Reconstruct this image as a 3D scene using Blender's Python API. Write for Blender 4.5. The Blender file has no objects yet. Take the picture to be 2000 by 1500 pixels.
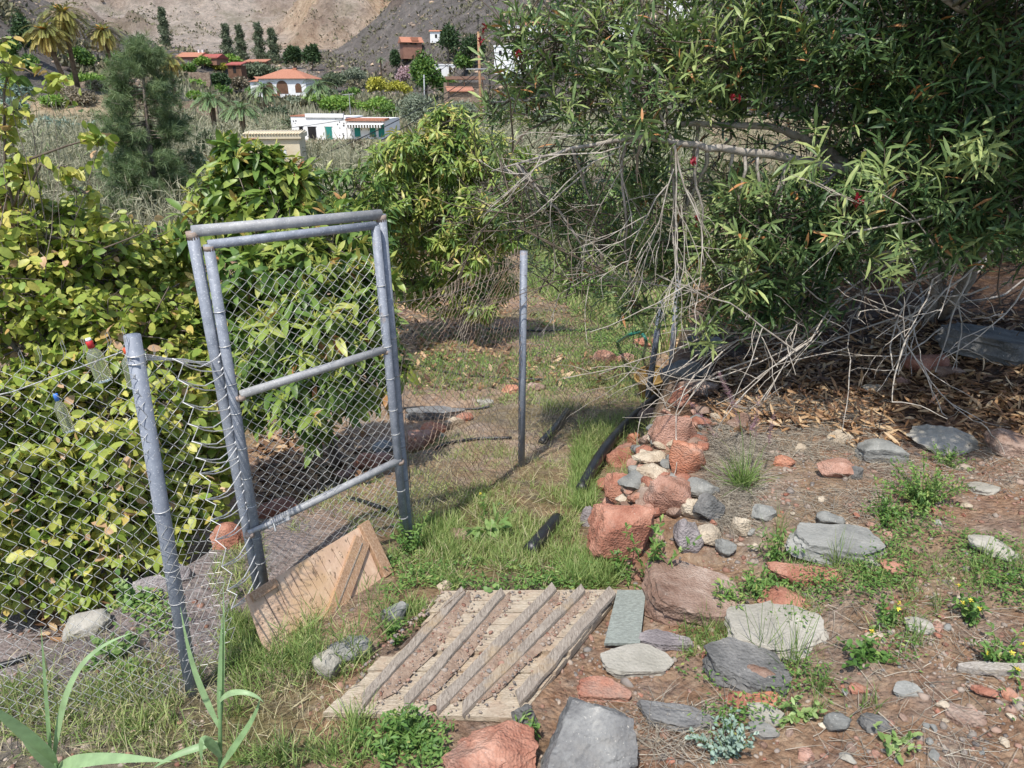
import bpy, math, random
import numpy as np
from mathutils import Vector, Matrix

R = math.radians
random.seed(7)
rng = np.random.default_rng(7)
scn = bpy.context.scene
COL = scn.collection

# ------------------------------------------------------------ camera, light
PITCH = R(22.0)
CAM = np.array([0.0, 0.0, 2.0])
FPX = 1428.0
cd = bpy.data.cameras.new("camera")
cam = bpy.data.objects.new("camera", cd)
COL.objects.link(cam)
cam.location = CAM
cam.rotation_euler = (R(90) - PITCH, 0, 0)
cd.sensor_width = 36.0
cd.lens = 36.0 * FPX / 2000.0
cd.clip_start = 0.05
cd.clip_end = 5000
scn.camera = cam

SUN_EL, SUN_AZ = R(62), R(-158)      # azimuth measured from +Y towards +X
w = bpy.data.worlds.new("World")
scn.world = w
w.use_nodes = True
nt = w.node_tree
sky = nt.nodes.new("ShaderNodeTexSky")
sky.sky_type = 'NISHITA'
sky.sun_disc = False
sky.sun_elevation = SUN_EL
sky.sun_rotation = SUN_AZ
nt.links.new(sky.outputs[0], nt.nodes["Background"].inputs[0])
nt.nodes["Background"].inputs[1].default_value = 0.15
sd = bpy.data.lights.new("sun", 'SUN')
sd.energy = 3.5
sd.angle = R(0.5)
sd.color = (1.0, 0.955, 0.89)
sun = bpy.data.objects.new("sun", sd)
COL.objects.link(sun)
sdir = Vector((math.sin(SUN_AZ) * math.cos(SUN_EL), math.cos(SUN_AZ) * math.cos(SUN_EL), math.sin(SUN_EL)))
sun.rotation_euler = sdir.to_track_quat('Z', 'Y').to_euler()
sun.location = (-20, -20, 60)
scn.view_settings.view_transform = 'Standard'
scn.view_settings.look = 'None'
scn.view_settings.exposure = 0.58
scn.view_settings.gamma = 1.0

# ------------------------------------------------------------ numeric helpers
def smooth(a, b, x):
    t = np.clip((np.asarray(x, float) - a) / (b - a), 0, 1)
    return t * t * (3 - 2 * t)

def _h(ix, iy, s):
    n = (ix.astype(np.int64) * 374761393 + iy.astype(np.int64) * 668265263 + s * 974634777) & 0xffffffff
    n = ((n ^ (n >> 13)) * 1274126177) & 0xffffffff
    return ((n ^ (n >> 16)) & 0xffff) / 65535.0

def vnoise(x, y, s=0):
    x = np.asarray(x, float); y = np.asarray(y, float)
    ix = np.floor(x); iy = np.floor(y)
    fx = x - ix; fy = y - iy
    fx = fx * fx * (3 - 2 * fx); fy = fy * fy * (3 - 2 * fy)
    a = _h(ix, iy, s); b = _h(ix + 1, iy, s); c = _h(ix, iy + 1, s); d = _h(ix + 1, iy + 1, s)
    return (a + (b - a) * fx) * (1 - fy) + (c + (d - c) * fx) * fy - 0.5

def fbm(x, y, s=0, o=4):
    v = 0; a = 1.0
    for k in range(o):
        v = v + a * vnoise(np.asarray(x) * 2 ** k, np.asarray(y) * 2 ** k, s + k)
        a *= 0.5
    return v

# ------------------------------------------------------------ terrain height
def H(x, y):
    x = np.asarray(x, float); y = np.asarray(y, float)
    yy = np.maximum(y, 0.01)
    a = np.clip(x / np.maximum(yy, .5), -1.6, 1.6)
    path = np.interp(y, [-3, 0, 1.2, 1.8, 2.6, 3.2, 4.6, 7, 10, 15, 22], [.35, .22, .09, .02, -.06, -.18, -.5, -.95, -1.4, -2.0, -2.4])
    # right bank
    E = np.where(y > 2.9, .43 + (y - 3.05) * .306, .43)
    far = smooth(2.7, 3.1, y)
    sw = smooth(-.10, .16, x - E) * far + smooth(-.2, 1.0, x - .6) * (1 - far)
    B = .04 + .09 * (x - .4) - .03 * (y - 2.8) + .06 * np.maximum(0, x - 1.5)
    B = B - .12 * np.maximum(0, y - 7)
    near = path * (1 - sw) + np.maximum(B, path) * sw
    # left side falls away
    near = near - .10 * smooth(-.5, -1.1, x) * smooth(3.6, 2.4, y)
    xe = -1.86 + (y - 2.5) * np.where(y > 2.5, .45, .25)
    drop = .38 * smooth(.05, -.35, x - xe) * smooth(7.5, 5.0, y)
    near = near - drop - .25 * smooth(-2.2, -4.5, x) * smooth(9, 6, y)
    near = near + .035 * fbm(x * 1.3, y * 1.3, 3, 4) + .017 * fbm(x * 9, y * 9, 11, 4) * smooth(12, 3, y)
    # valley, centre and left terraces
    ys = [10, 15, 22, 45, 85, 110, 165, 220, 260, 300, 420]
    zc = np.interp(y, ys, [-1.4, -2.0, -2.4, -2.45, -2.7, -1.8, .3, 5, 10, 16, 40])
    zl = np.interp(y, [10, 15, 22, 45, 62, 66, 84, 88, 110, 165, 220, 420], [-1.4, -2.0, -2.4, -2.1, -1.9, -1.2, -.9, .6, 2.2, 6, 10, 30])
    wl = smooth(-.34, -.46, a)
    val = zc * (1 - wl) + zl * wl
    val = val + smooth(15, 60, y) * .5 * fbm(x * .06, y * .06, 21, 3)
    g = smooth(10, 14, y)
    z = near * (1 - g) + val * g
    # hills
    es = np.interp(a, [-1.6, -.70, -.62, -.565, -.49, -.42, -.357, -.30, -.25], [.30, .17, .128, .098, .068, .046, .035, .02, -.02])
    spur = 2 + es * 205 - np.where(y < 205, (205 - y) * .21, (y - 205) * .10)
    er = np.interp(a, [-.30, -.255, -.234, -.20, -.17, -.13, -.05, .1, .5, 1.6], [-.02, .01, .037, .055, .078, .11, .15, .2, .25, .3])
    rid = 2 + er * 290 - np.where(y < 290, (290 - y) * .36, (y - 290) * .06)
    big = fbm(x * .012, y * .012, 31, 4)
    rid2 = 1 - np.abs(2 * fbm(x * .02 + 7, y * .02, 41, 3))
    mtn = 2 + (y - 275) * .30 + 9 * big + 5 * rid2 * smooth(290, 360, y) + np.abs(a + .262) * y * .07
    kn = 22 * np.exp(-((a + .215) / .055) ** 2 - ((y - 345) / 38.) ** 2)       # rocky knoll
    mtn = mtn + kn * (1 + .5 * fbm(x * .06, y * .06, 51, 4))
    crag = np.maximum(0, fbm(x * .055, y * .055, 91, 5) - .12)
    gul = np.abs(fbm(x * .045 + .02 * y, y * .012, 95, 4))
    mtn = mtn + 16 * crag - 5 * np.maximum(0, .25 - gul) * 2 + 2.2 * fbm(x * .15, y * .15, 97, 3)
    spur = spur + 1.6 * fbm(x * .05, y * .05, 61, 4) + 5 * crag
    rid = rid + 3.0 * fbm(x * .03, y * .03, 71, 4) + 1.8 * fbm(x * .12, y * .12, 75, 4) + 9 * crag * smooth(240, 270, y)
    k = smooth(100, 130, y)
    hills = np.maximum(np.maximum(spur, rid), mtn)
    return np.where(y > 100, np.maximum(z, z * (1 - k) + np.maximum(z, hills) * k), z)

def ray(px, py):
    u = (px - 1000) / FPX; v = (750 - py) / FPX
    return np.array([u, math.cos(PITCH) + v * math.sin(PITCH), -math.sin(PITCH) + v * math.cos(PITCH)])

def W(px, py, Y):
    d = ray(px, py)
    return CAM + d * (Y / d[1])

_T = np.exp(np.linspace(math.log(.7), math.log(900), 2600))
def G(px, py):
    d = ray(px, py)
    P = CAM[None] + d[None] * _T[:, None]
    f = P[:, 2] - H(P[:, 0], P[:, 1])
    i = np.argmax(f < 0)
    if f[i] >= 0:
        return P[-1]
    if i == 0:
        return P[0]
    s = f[i - 1] / (f[i - 1] - f[i])
    return P[i - 1] + (P[i] - P[i - 1]) * s

def pxm(P):                      # metres per photo pixel at a point
    dep = P[1] * math.cos(PITCH) - (P[2] - CAM[2]) * math.sin(PITCH)
    return dep / FPX

# ------------------------------------------------------------ object helpers
def tag(o, label=None, cat=None, group=None, kind=None):
    if label: o['label'] = label
    if cat: o['category'] = cat
    if group: o['group'] = group
    if kind: o['kind'] = kind
    return o

def thing(name, loc, label, cat, group=None):
    o = bpy.data.objects.new(name, None)
    COL.objects.link(o)
    o.location = tuple(float(c) for c in loc)
    o.empty_display_size = .05
    return tag(o, label, cat, group)

def link_mesh(name, me, mat, parent=None, loc=None):
    o = bpy.data.objects.new(name, me)
    COL.objects.link(o)
    if mat is not None:
        me.materials.append(mat)
    if parent is not None:
        o.parent = parent
    elif loc is not None:
        o.location = tuple(float(c) for c in loc)
    return o

def root_loc(parent):
    p = Vector((0, 0, 0))
    while parent is not None:
        p += parent.location; parent = parent.parent
    return np.array(p)

class MB:
    def __init__(s):
        s.v = []; s.f = []; s.n = 0
    def add(s, verts, faces):
        b = s.n
        s.v.extend([tuple(map(float, q)) for q in verts]); s.n += len(verts)
        s.f.extend([tuple(i + b for i in q) for q in faces])
    def tube(s, pts, r, n=6, cap=True):
        pts = [np.array(p, float) for p in pts]
        m = len(pts)
        rs = [r] * m if np.isscalar(r) else list(r)
        V = []; prev = None
        for i in range(m):
            t = pts[min(i + 1, m - 1)] - pts[max(i - 1, 0)]
            t = t / (np.linalg.norm(t) + 1e-12)
            if prev is None:
                q = np.array([0, 0, 1.]) if abs(t[2]) < .9 else np.array([1., 0, 0])
            else:
                q = prev
            x = q - t * q.dot(t); x /= np.linalg.norm(x) + 1e-12
            prev = x
            y = np.cross(t, x)
            for k in range(n):
                a = 2 * math.pi * k / n
                V.append(pts[i] + rs[i] * (math.cos(a) * x + math.sin(a) * y))
        F = []
        for i in range(m - 1):
            for k in range(n):
                k2 = (k + 1) % n
                F.append((i * n + k, i * n + k2, (i + 1) * n + k2, (i + 1) * n + k))
        if cap:
            F.append(tuple(range(n - 1, -1, -1)))
            F.append(tuple((m - 1) * n + k for k in range(n)))
        s.add(V, F)
    def beam(s, p0, p1, w, h, up=(0, 0, 1), bev=.12):
        p0 = np.array(p0, float); p1 = np.array(p1, float)
        t = p1 - p0; t /= np.linalg.norm(t)
        up = np.array(up, float); up = up - t * up.dot(t); up /= np.linalg.norm(up)
        sd_ = np.cross(t, up)
        b = bev * min(w, h)
        prof = [(-w / 2, -h / 2), (w / 2, -h / 2), (w / 2, h / 2 - b), (w / 2 - b, h / 2), (-w / 2 + b, h / 2), (-w / 2, h / 2 - b)]
        V = [p + sd_ * a + up * c for p in (p0, p1) for a, c in prof]
        n = 6
        F = [(k, (k + 1) % n, n + (k + 1) % n, n + k) for k in range(n)] + [tuple(range(n - 1, -1, -1)), tuple(range(n, 2 * n))]
        s.add(V, F)
    def box(s, c, sz, rz=0.0):
        c = np.array(c, float); cs, sn = math.cos(rz), math.sin(rz)
        V = []
        for z in (-.5, .5):
            for x, y in ((-.5, -.5), (.5, -.5), (.5, .5), (-.5, .5)):
                X, Y = x * sz[0], y * sz[1]
                V.append(c + np.array([X * cs - Y * sn, X * sn + Y * cs, z * sz[2]]))
        s.add(V, [(3, 2, 1, 0), (4, 5, 6, 7), (0, 1, 5, 4), (1, 2, 6, 5), (2, 3, 7, 6), (3, 0, 4, 7)])
    def quadslab(s, c4, n, th):                # four corners, thickened along -n
        c4 = [np.array(c, float) for c in c4]; n = np.array(n, float)
        V = c4 + [c - n * th for c in c4]
        s.add(V, [(0, 1, 2, 3), (7, 6, 5, 4), (0, 4, 5, 1), (1, 5, 6, 2), (2, 6, 7, 3), (3, 7, 4, 0)])
    def build(s, name, mat, parent=None, sm=False, loc=None):
        o0 = root_loc(parent) if parent is not None else (np.array(loc, float) if loc is not None else np.zeros(3))
        me = bpy.data.meshes.new(name)
        me.from_pydata([tuple(np.array(q) - o0) for q in s.v], [], s.f)
        if sm:
            me.polygons.foreach_set('use_smooth', [True] * len(me.polygons))
        me.update()
        return link_mesh(name, me, mat, parent, loc)

def np_mesh(name, verts, faces_flat, loop_tot, mat, parent=None, loc=None, attrs=None, sm=False):
    o0 = root_loc(parent) if parent is not None else (np.array(loc, float) if loc is not None else np.zeros(3))
    verts = (np.asarray(verts, float) - o0).astype(np.float32)
    me = bpy.data.meshes.new(name)
    me.vertices.add(len(verts))
    me.vertices.foreach_set('co', verts.ravel())
    me.loops.add(len(faces_flat))
    me.loops.foreach_set('vertex_index', np.asarray(faces_flat, np.int32))
    lt = np.asarray(loop_tot, np.int32)
    ls = np.concatenate([[0], np.cumsum(lt)[:-1]]).astype(np.int32)
    me.polygons.add(len(lt))
    me.polygons.foreach_set('loop_start', ls)
    me.polygons.foreach_set('loop_total', lt)
    if sm:
        me.polygons.foreach_set('use_smooth', np.ones(len(lt), bool))
    for k, a in (attrs or {}).items():
        at = me.attributes.new(k, 'FLOAT', 'POINT')
        at.data.foreach_set('value', np.asarray(a, np.float32))
    me.update(calc_edges=True)
    me.validate()
    return link_mesh(name, me, mat, parent, loc)

# ---- leaf templates: list of (t, half width, has centre) rows
TPL = {
    'lance': [(0, 0), (.22, .62), (.55, 1.), (.82, .6), (1, 0)],
    'ovate': [(0, 0), (.15, .68), (.45, 1.), (.8, .66), (1, 0)],
    'blade': [(0, .8), (.35, 1.), (.7, .7), (1, 0)],
    'simple': [(0, 0), (.45, 1.), (1, 0)],
    'needle': [(0, 1.), (1, .3)],
}
NOFOLD = {'blade', 'simple', 'needle'}
class Leaves:
    """collects leaves (vectorised) and builds them as one mesh"""
    def __init__(s):
        s.parts = []
    def add(s, kind, base, d, up, L, Wd, droop=.1, fold=.25, tint=None):
        base = np.atleast_2d(base); n = len(base)
        if n == 0: return
        d = np.broadcast_to(d, (n, 3)); up = np.broadcast_to(up, (n, 3))
        L = np.broadcast_to(L, (n,)); Wd = np.broadcast_to(Wd, (n,)); droop = np.broadcast_to(droop, (n,))
        tint = rng.random(n) if tint is None else np.broadcast_to(tint, (n,))
        d = d / (np.linalg.norm(d, axis=1, keepdims=True) + 1e-9)
        nn = up - d * np.sum(up * d, 1, keepdims=True)
        nn = nn / (np.linalg.norm(nn, axis=1, keepdims=True) + 1e-9)
        sd_ = np.cross(d, nn)
        rows = TPL[kind]; fo = kind not in NOFOLD
        V = []; idx = []; k = 0
        for t, wv in rows:
            c = base + d * (L * (t - .25 * np.minimum(droop, 1.5) ** 2 * t * t))[:, None] - nn * (L * droop * t * t)[:, None]
            if wv == 0:
                V.append(c); idx.append((k,)); k += 1
            else:
                e = sd_ * (wv * Wd * .5)[:, None]; f_ = nn * (fold * wv * Wd * .5)[:, None] if fo else 0
                if fo:
                    V += [c - e + f_, c, c + e + f_]; idx.append((k, k + 1, k + 2)); k += 3
                else:
                    V += [c - e, c + e]; idx.append((k, k + 1)); k += 2
        F = []
        for r0, r1 in zip(idx[:-1], idx[1:]):
            if len(r0) == 1:
                F += [(r0[0], r1[j + 1], r1[j]) for j in range(len(r1) - 1)]
            elif len(r1) == 1:
                F += [(r0[j], r0[j + 1], r1[0]) for j in range(len(r0) - 1)]
            else:
                F += [(r0[j], r0[j + 1], r1[j + 1], r1[j]) for j in range(len(r0) - 1)]
        V = np.stack(V, 1)                       # n,k,3
        ff = np.array([i for q in F for i in q]); lt = np.array([len(q) for q in F])
        s.parts.append((V.reshape(-1, 3), (ff[None] + (np.arange(n) * k)[:, None]).ravel(), np.tile(lt, n), np.repeat(tint, k)))
    def build(s, name, mat, parent=None, loc=None, sm=False):
        off = 0; V = []; F = []; T = []; A = []
        for v, f, t, a in s.parts:
            V.append(v); F.append(f + off); T.append(t); A.append(a); off += len(v)
        return np_mesh(name, np.concatenate(V), np.concatenate(F), np.concatenate(T), mat, parent, loc, {'tint': np.concatenate(A)}, sm)

class Twigs:
    """many thin curved stems as one mesh (vectorised, quadratic curves)"""
    def __init__(s):
        s.parts = []
    def add(s, P0, P1, P2, r0, r1, sides=3, lev=4, tint=None):
        P0, P1, P2 = (np.atleast_2d(p).astype(float) for p in (P0, P1, P2)); n = len(P0)
        r0 = np.broadcast_to(r0, (n,)); r1 = np.broadcast_to(r1, (n,))
        ax = P2 - P0; ax = ax / (np.linalg.norm(ax, axis=1, keepdims=True) + 1e-9)
        q = np.where(np.abs(ax[:, 2:3]) < .9, np.array([[0, 0, 1.]]), np.array([[1., 0, 0]]))
        x = np.cross(ax, q); x /= np.linalg.norm(x, axis=1, keepdims=True) + 1e-9
        y = np.cross(ax, x)
        V = []
        for i in range(lev):
            t = i / (lev - 1)
            c = P0 * (1 - t) ** 2 + P1 * 2 * t * (1 - t) + P2 * t * t
            r = (r0 * (1 - t) + r1 * t)[:, None]
            for k in range(sides):
                a = 2 * math.pi * k / sides
                V.append(c + r * (math.cos(a) * x + math.sin(a) * y))
        V = np.stack(V, 1)
        F = []
        for i in range(lev - 1):
            for k in range(sides):
                k2 = (k + 1) % sides
                F += [i * sides + k, i * sides + k2, (i + 1) * sides + k2, (i + 1) * sides + k]
        F = np.array(F); K = lev * sides
        tt = rng.random(n) if tint is None else np.broadcast_to(tint, (n,))
        s.parts.append((V.reshape(-1, 3), (F[None] + (np.arange(n) * K)[:, None]).ravel(), np.full(n * (lev - 1) * sides, 4), np.repeat(tt, K)))
    build = Leaves.build

def unit(v):
    v = np.asarray(v, float)
    return v / (np.linalg.norm(v, axis=-1, keepdims=True) + 1e-9)
def rdir(n):
    return unit(rng.normal(size=(n, 3)))

# ------------------------------------------------------------ materials
SAT = .92
def lin(h):
    if not isinstance(h, str): return tuple(h) + (1,) if len(h) == 3 else h
    c = [int(h[i:i + 2], 16) / 255 for i in (1, 3, 5)]
    c = [x / 12.92 if x <= .04045 else ((x + .055) / 1.055) ** 2.4 for x in c]
    g = .3 * c[0] + .55 * c[1] + .15 * c[2]
    return tuple(g + (x - g) * SAT for x in c) + (1,)

class NT:
    def __init__(s, name):
        s.m = bpy.data.materials.new(name); s.m.use_nodes = True
        s.t = s.m.node_tree; s.b = s.t.nodes["Principled BSDF"]; s.out = s.t.nodes["Material Output"]
    def n(s, t, **k):
        x = s.t.nodes.new(t)
        for a, b in k.items(): setattr(x, a, b)
        return x
    def l(s, a, b): s.t.links.new(a, b)
    def ramp(s, fac, stops, interp='LINEAR'):
        r = s.n("ShaderNodeValToRGB"); r.color_ramp.interpolation = interp
        e = r.color_ramp.elements
        while len(e) < len(stops): e.new(.5)
        for q, (p, c) in zip(e, stops): q.position = p; q.color = lin(c)
        s.l(fac, r.inputs[0]); return r.outputs[0]
    def noise(s, scale, detail=6, rough=.6, vec=None, dist=0.):
        x = s.n("ShaderNodeTexNoise"); x.inputs['Scale'].default_value = scale
        x.inputs['Detail'].default_value = detail; x.inputs['Roughness'].default_value = rough
        x.inputs['Distortion'].default_value = dist
        if vec is not None: s.l(vec, x.inputs['Vector'])
        return x.outputs['Fac']
    def vor(s, scale, vec=None, out='Color', feat='F1'):
        x = s.n("ShaderNodeTexVoronoi"); x.feature = feat; x.inputs['Scale'].default_value = scale
        if vec is not None: s.l(vec, x.inputs['Vector'])
        return x.outputs[out]
    def pos(s):
        return s.n("ShaderNodeNewGeometry").outputs['Position']
    def mapv(s, vec, scale, rot=(0, 0, 0)):
        m = s.n("ShaderNodeMapping"); m.inputs['Scale'].default_value = scale; m.inputs['Rotation'].default_value = rot
        s.l(vec, m.inputs['Vector']); return m.outputs[0]
    def mix(s, fac, a, b, mode='MIX'):
        m = s.n("ShaderNodeMix", data_type='RGBA', blend_type=mode)
        if isinstance(fac, (int, float)): m.inputs[0].default_value = fac
        else: s.l(fac, m.inputs[0])
        for v, i in ((a, 6), (b, 7)):
            if hasattr(v, 'links'): s.l(v, m.inputs[i])
            else: m.inputs[i].default_value = lin(v)
        return m.outputs[2]
    def math(s, op, a, b=None):
        m = s.n("ShaderNodeMath", operation=op)
        for v, i in ((a, 0), (b, 1)):
            if v is None: continue
            if hasattr(v, 'links'): s.l(v, m.inputs[i])
            else: m.inputs[i].default_value = v
        return m.outputs[0]
    def maprange(s, v, a, b, c=0., d=1.):
        m = s.n("ShaderNodeMapRange"); s.l(v, m.inputs[0])
        for i, q in enumerate((a, b, c, d)): m.inputs[i + 1].default_value = q
        return m.outputs[0]
    def attr(s, name):
        return s.n("ShaderNodeAttribute", attribute_name=name).outputs['Fac']
    def bump(s, h, st=.4, dist=.01):
        b = s.n("ShaderNodeBump"); b.inputs['Strength'].default_value = st; b.inputs['Distance'].default_value = dist
        s.l(h, b.inputs['Height']); s.l(b.outputs[0], s.b.inputs['Normal']); return b
    def fin(s, col=None, rough=.8, spec=.3, metal=0.):
        if col is not None:
            if hasattr(col, 'links'): s.l(col, s.b.inputs['Base Color'])
            else: s.b.inputs['Base Color'].default_value = lin(col)
        s.b.inputs['Roughness'].default_value = rough
        s.b.inputs['Specular IOR Level'].default_value = spec
        s.b.inputs['Metallic'].default_value = metal
        return s.m

def leafmat(name, stops, rough=.5, trans=.3, spec=.35, tgain='#d8e070', spots=None):
    t = NT(name)
    c = t.ramp(t.attr('tint'), stops)
    nz = t.noise(35, 3, .6, t.pos())
    c = t.mix(.35, c, t.mix(1., c, t.ramp(nz, [(.3, (.45, .45, .45)), (.7, (1.35, 1.35, 1.35))]), 'MULTIPLY'))
    if spots:
        c = t.mix(t.maprange(t.noise(90, 2, .5, t.pos()), .62, .7), c, spots)
    t.fin(c, rough, spec)
    tr = t.n("ShaderNodeBsdfTranslucent")
    t.l(t.mix(.5, c, t.mix(1., c, tgain, 'MULTIPLY')), tr.inputs[0])
    ms = t.n("ShaderNodeMixShader"); ms.inputs[0].default_value = trans
    t.l(t.b.outputs[0], ms.inputs[1]); t.l(tr.outputs[0], ms.inputs[2]); t.l(ms.outputs[0], t.out.inputs[0])
    return t.m

def noisemat(name, stops, scale=6, rough=.85, bump=.4, bscale=60, bdist=.01, spec=.25, metal=0., stretch=None):
    t = NT(name)
    v = t.pos()
    if stretch: v = t.mapv(v, stretch)
    f = t.noise(scale, 8, .65, v)
    c = t.ramp(f, stops)
    t.bump(t.noise(bscale, 6, .65, v), bump, bdist)
    return t.fin(c, rough, spec, metal)

def rockmat(name, stops, scale=5, speck='#d8d0c0', pits=.0, speckamt=.66, bdist=.012):
    t = NT(name); p = t.pos()
    f = t.noise(scale, 10, .7, p, .4)
    c = t.ramp(f, stops)
    c = t.mix(t.math('MULTIPLY', t.maprange(t.noise(scale * 22, 4, .6, p), speckamt, speckamt + .06), .7), c, speck)
    c = t.mix(t.math('MULTIPLY', t.maprange(t.noise(scale * .9, 5, .6, t.mapv(p, (1, 1, 1), (1, 2, 3))), .56, .68), .45), c, '#8a8378')   # lichen, dust
    h = t.math('ADD', t.noise(scale * 3, 9, .72, p), t.math('MULTIPLY', t.vor(scale * 16, p, 'Distance'), .5))
    t.bump(h, .9, bdist)
    return t.fin(c, .92, .2)

M = {}
M['bark'] = noisemat('grey_bark', [(.3, '#5d5248'), (.7, '#9a8d80')], 9, .9, .7, 60, .01)
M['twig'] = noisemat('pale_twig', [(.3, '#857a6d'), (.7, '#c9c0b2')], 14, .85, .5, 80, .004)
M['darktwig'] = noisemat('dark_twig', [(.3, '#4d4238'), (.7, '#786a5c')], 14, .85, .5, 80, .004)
M['palmbark'] = noisemat('palm_bark', [(.3, '#4a3a2c'), (.7, '#84705a')], 3, .9, .7, 8, .05)
M['pole'] = noisemat('pole_wood', [(.3, '#8f6d50'), (.7, '#b08a68')], 3, .9, .4, 20, .01, stretch=(4, 4, .6))
M['cable'] = noisemat('black_cable', [(.3, '#181818'), (.7, '#2c2c2c')], 5, .6, .1)
# ------------------------------------------------------------ ground
def ground_material(name, far=False):
    t = NT(name); p = t.pos()
    n1 = t.noise(1.1, 10, .68, p); n2 = t.noise(14, 10, .72, p); n3 = t.noise(70, 5, .7, p)
    dirt = t.ramp(n2, [(.28, '#71533d'), (.45, '#977256'), (.58, '#ad8a6c'), (.72, '#c4a88a')])
    dirt = t.mix(t.maprange(n1, .42, .62), dirt, t.ramp(n2, [(.3, '#766048'), (.5, '#998268'), (.7, '#b8a58a')]))
    grav = t.ramp(n2, [(.3, '#6d625e'), (.5, '#93857f'), (.7, '#b0a29c')])
    dirt = t.mix(t.attr('gravel'), dirt, grav)
    orch = t.ramp(n2, [(.3, '#80664e'), (.5, '#ab8e72'), (.7, '#c7ad90')])
    dirt = t.mix(t.attr('orchard'), dirt, orch)
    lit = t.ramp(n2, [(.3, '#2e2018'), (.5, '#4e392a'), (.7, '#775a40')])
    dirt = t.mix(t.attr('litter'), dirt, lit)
    gr = t.ramp(n2, [(.3, '#4a4428'), (.5, '#716840'), (.7, '#968a5c')])
    dirt = t.mix(t.math('MULTIPLY', t.attr('grassy'), t.maprange(n1, .3, .55)), dirt, gr)
    v = t.vor(45, p, 'Color'); vd = t.vor(45, p, 'Distance')
    peb = t.mix(t.maprange(vd, .15, .4), t.mix(.65, v, '#8f7667'), dirt)
    hs = t.n("ShaderNodeHueSaturation"); hs.inputs['Saturation'].default_value = .28; hs.inputs['Value'].default_value = .8
    t.l(peb, hs.inputs['Color'])
    dirt = t.mix(t.math('MULTIPLY', t.maprange(t.noise(5, 4, .6, p), .45, .62), .35), dirt, hs.outputs[0])
    h = t.math('ADD', t.math('MULTIPLY', n2, 1.2), t.math('ADD', t.math('MULTIPLY', n3, .5), t.math('MULTIPLY', vd, -.6)))
    t.bump(h, 1., .03)
    return t.fin(dirt, .95, .15)

def valley_material(name):
    t = NT(name); p = t.pos()
    n1 = t.noise(.09, 8, .65, p); n2 = t.noise(1.2, 9, .7, p)
    c = t.ramp(n1, [(.35, '#7a7058'), (.47, '#93866c'), (.56, '#9a7b62'), (.68, '#a88a74')])
    c = t.mix(.6, c, t.ramp(n2, [(.3, '#55503c'), (.5, '#8a7d62'), (.7, '#a8977a')]))
    t.bump(n2, .8, .25)
    return t.fin(c, .95, .1)

def hill_material(name, stops, tan=None):
    t = NT(name); p = t.pos()
    n1 = t.noise(.035, 8, .7, p); n2 = t.noise(.22, 14, .82, p); n3 = t.noise(.9, 8, .8, p)
    c = t.ramp(n2, stops)
    c = t.mix(t.math('MULTIPLY', t.maprange(n1, .5, .62), .55), c, t.ramp(n3, [(.35, '#6f6f55'), (.6, '#9a9478')]))
    if tan:
        c = t.mix(t.attr('tan'), c, t.ramp(n2, tan))
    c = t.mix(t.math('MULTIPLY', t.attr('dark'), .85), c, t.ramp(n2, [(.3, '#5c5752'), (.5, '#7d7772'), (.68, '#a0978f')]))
    c = t.mix(t.math('MULTIPLY', t.attr('crag'), .35), c, t.ramp(n3, [(.35, '#5a4438'), (.5, '#8d6c56'), (.65, '#b8937a')]))
    c = t.mix(t.math('MULTIPLY', t.maprange(n3, .55, .62), .65), c, '#6d6b56')
    t.bump(t.math('ADD', n2, t.math('MULTIPLY', n3, .35)), 1., 4.)
    return t.fin(c, .95, .1)

TH = np.radians(np.concatenate([np.linspace(-88, -44, 40)[:-1], np.linspace(-44, 44, 300), np.linspace(44, 88, 40)[1:]]))
def sheet(name, rs, mat, extra):
    rs = np.asarray(rs); nr, nt_ = len(rs), len(TH)
    X = rs[:, None] * np.sin(TH)[None]; Y = rs[:, None] * np.cos(TH)[None]
    Z = H(X, Y)
    V = np.stack([X, Y, Z], -1).reshape(-1, 3)
    i = np.arange(nr - 1)[:, None] * nt_ + np.arange(nt_ - 1)[None]
    F = np.stack([i, i + nt_, i + nt_ + 1, i + 1], -1)[..., ::-1].reshape(-1, 4)
    at = {k: f(X, Y, Z).ravel() for k, f in extra.items()}
    o = np_mesh(name, V, F.ravel(), np.full(len(F), 4), mat, attrs=at, sm=True)
    return tag(o, kind='structure')

def edgeX(y): return np.where(y > 2.9, .43 + (y - 3.05) * .306, .43)
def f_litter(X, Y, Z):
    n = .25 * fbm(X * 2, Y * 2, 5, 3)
    return smooth(3.75, 4.05, Y + n + .12 * (X - 1.5)) * smooth(0.0, .5, X - edgeX(Y)) * smooth(22, 15, Y)  # leaf litter; its tone runs on far back to darken the ground there
def f_gravel(X, Y, Z):
    return smooth(-.7, -1.2, X + .2 * fbm(X * 2, Y * 2, 8, 3)) * smooth(4, 3.3, Y)
def f_orch(X, Y, Z):
    return smooth(3.3, 4.6, Y + .6 * fbm(X, Y, 9, 3)) * smooth(.1, -.2, X - edgeX(Y)) * smooth(-1.4, -.6, X - (-1.86 + (Y - 2.5) * .45))
def f_grassy(X, Y, Z):
    g = smooth(.35, -.1, X - edgeX(Y) + .15) * smooth(2.5, 2.8, Y) * smooth(-.9, -.4, X) * smooth(5.6, 4, Y)
    g2 = smooth(-.55, -.8, X) * smooth(2.4, 1.9, Y)
    g3 = .75 * smooth(4.2, 5.5, Y) * smooth(-.1, .15, fbm(X * .8, Y * .8, 15, 3))
    return np.clip(g + g2 + g3 * (1 - f_litter(X, Y, Z)), 0, 1)
A_ = lambda X, Y: X / np.maximum(Y, 1)
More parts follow.
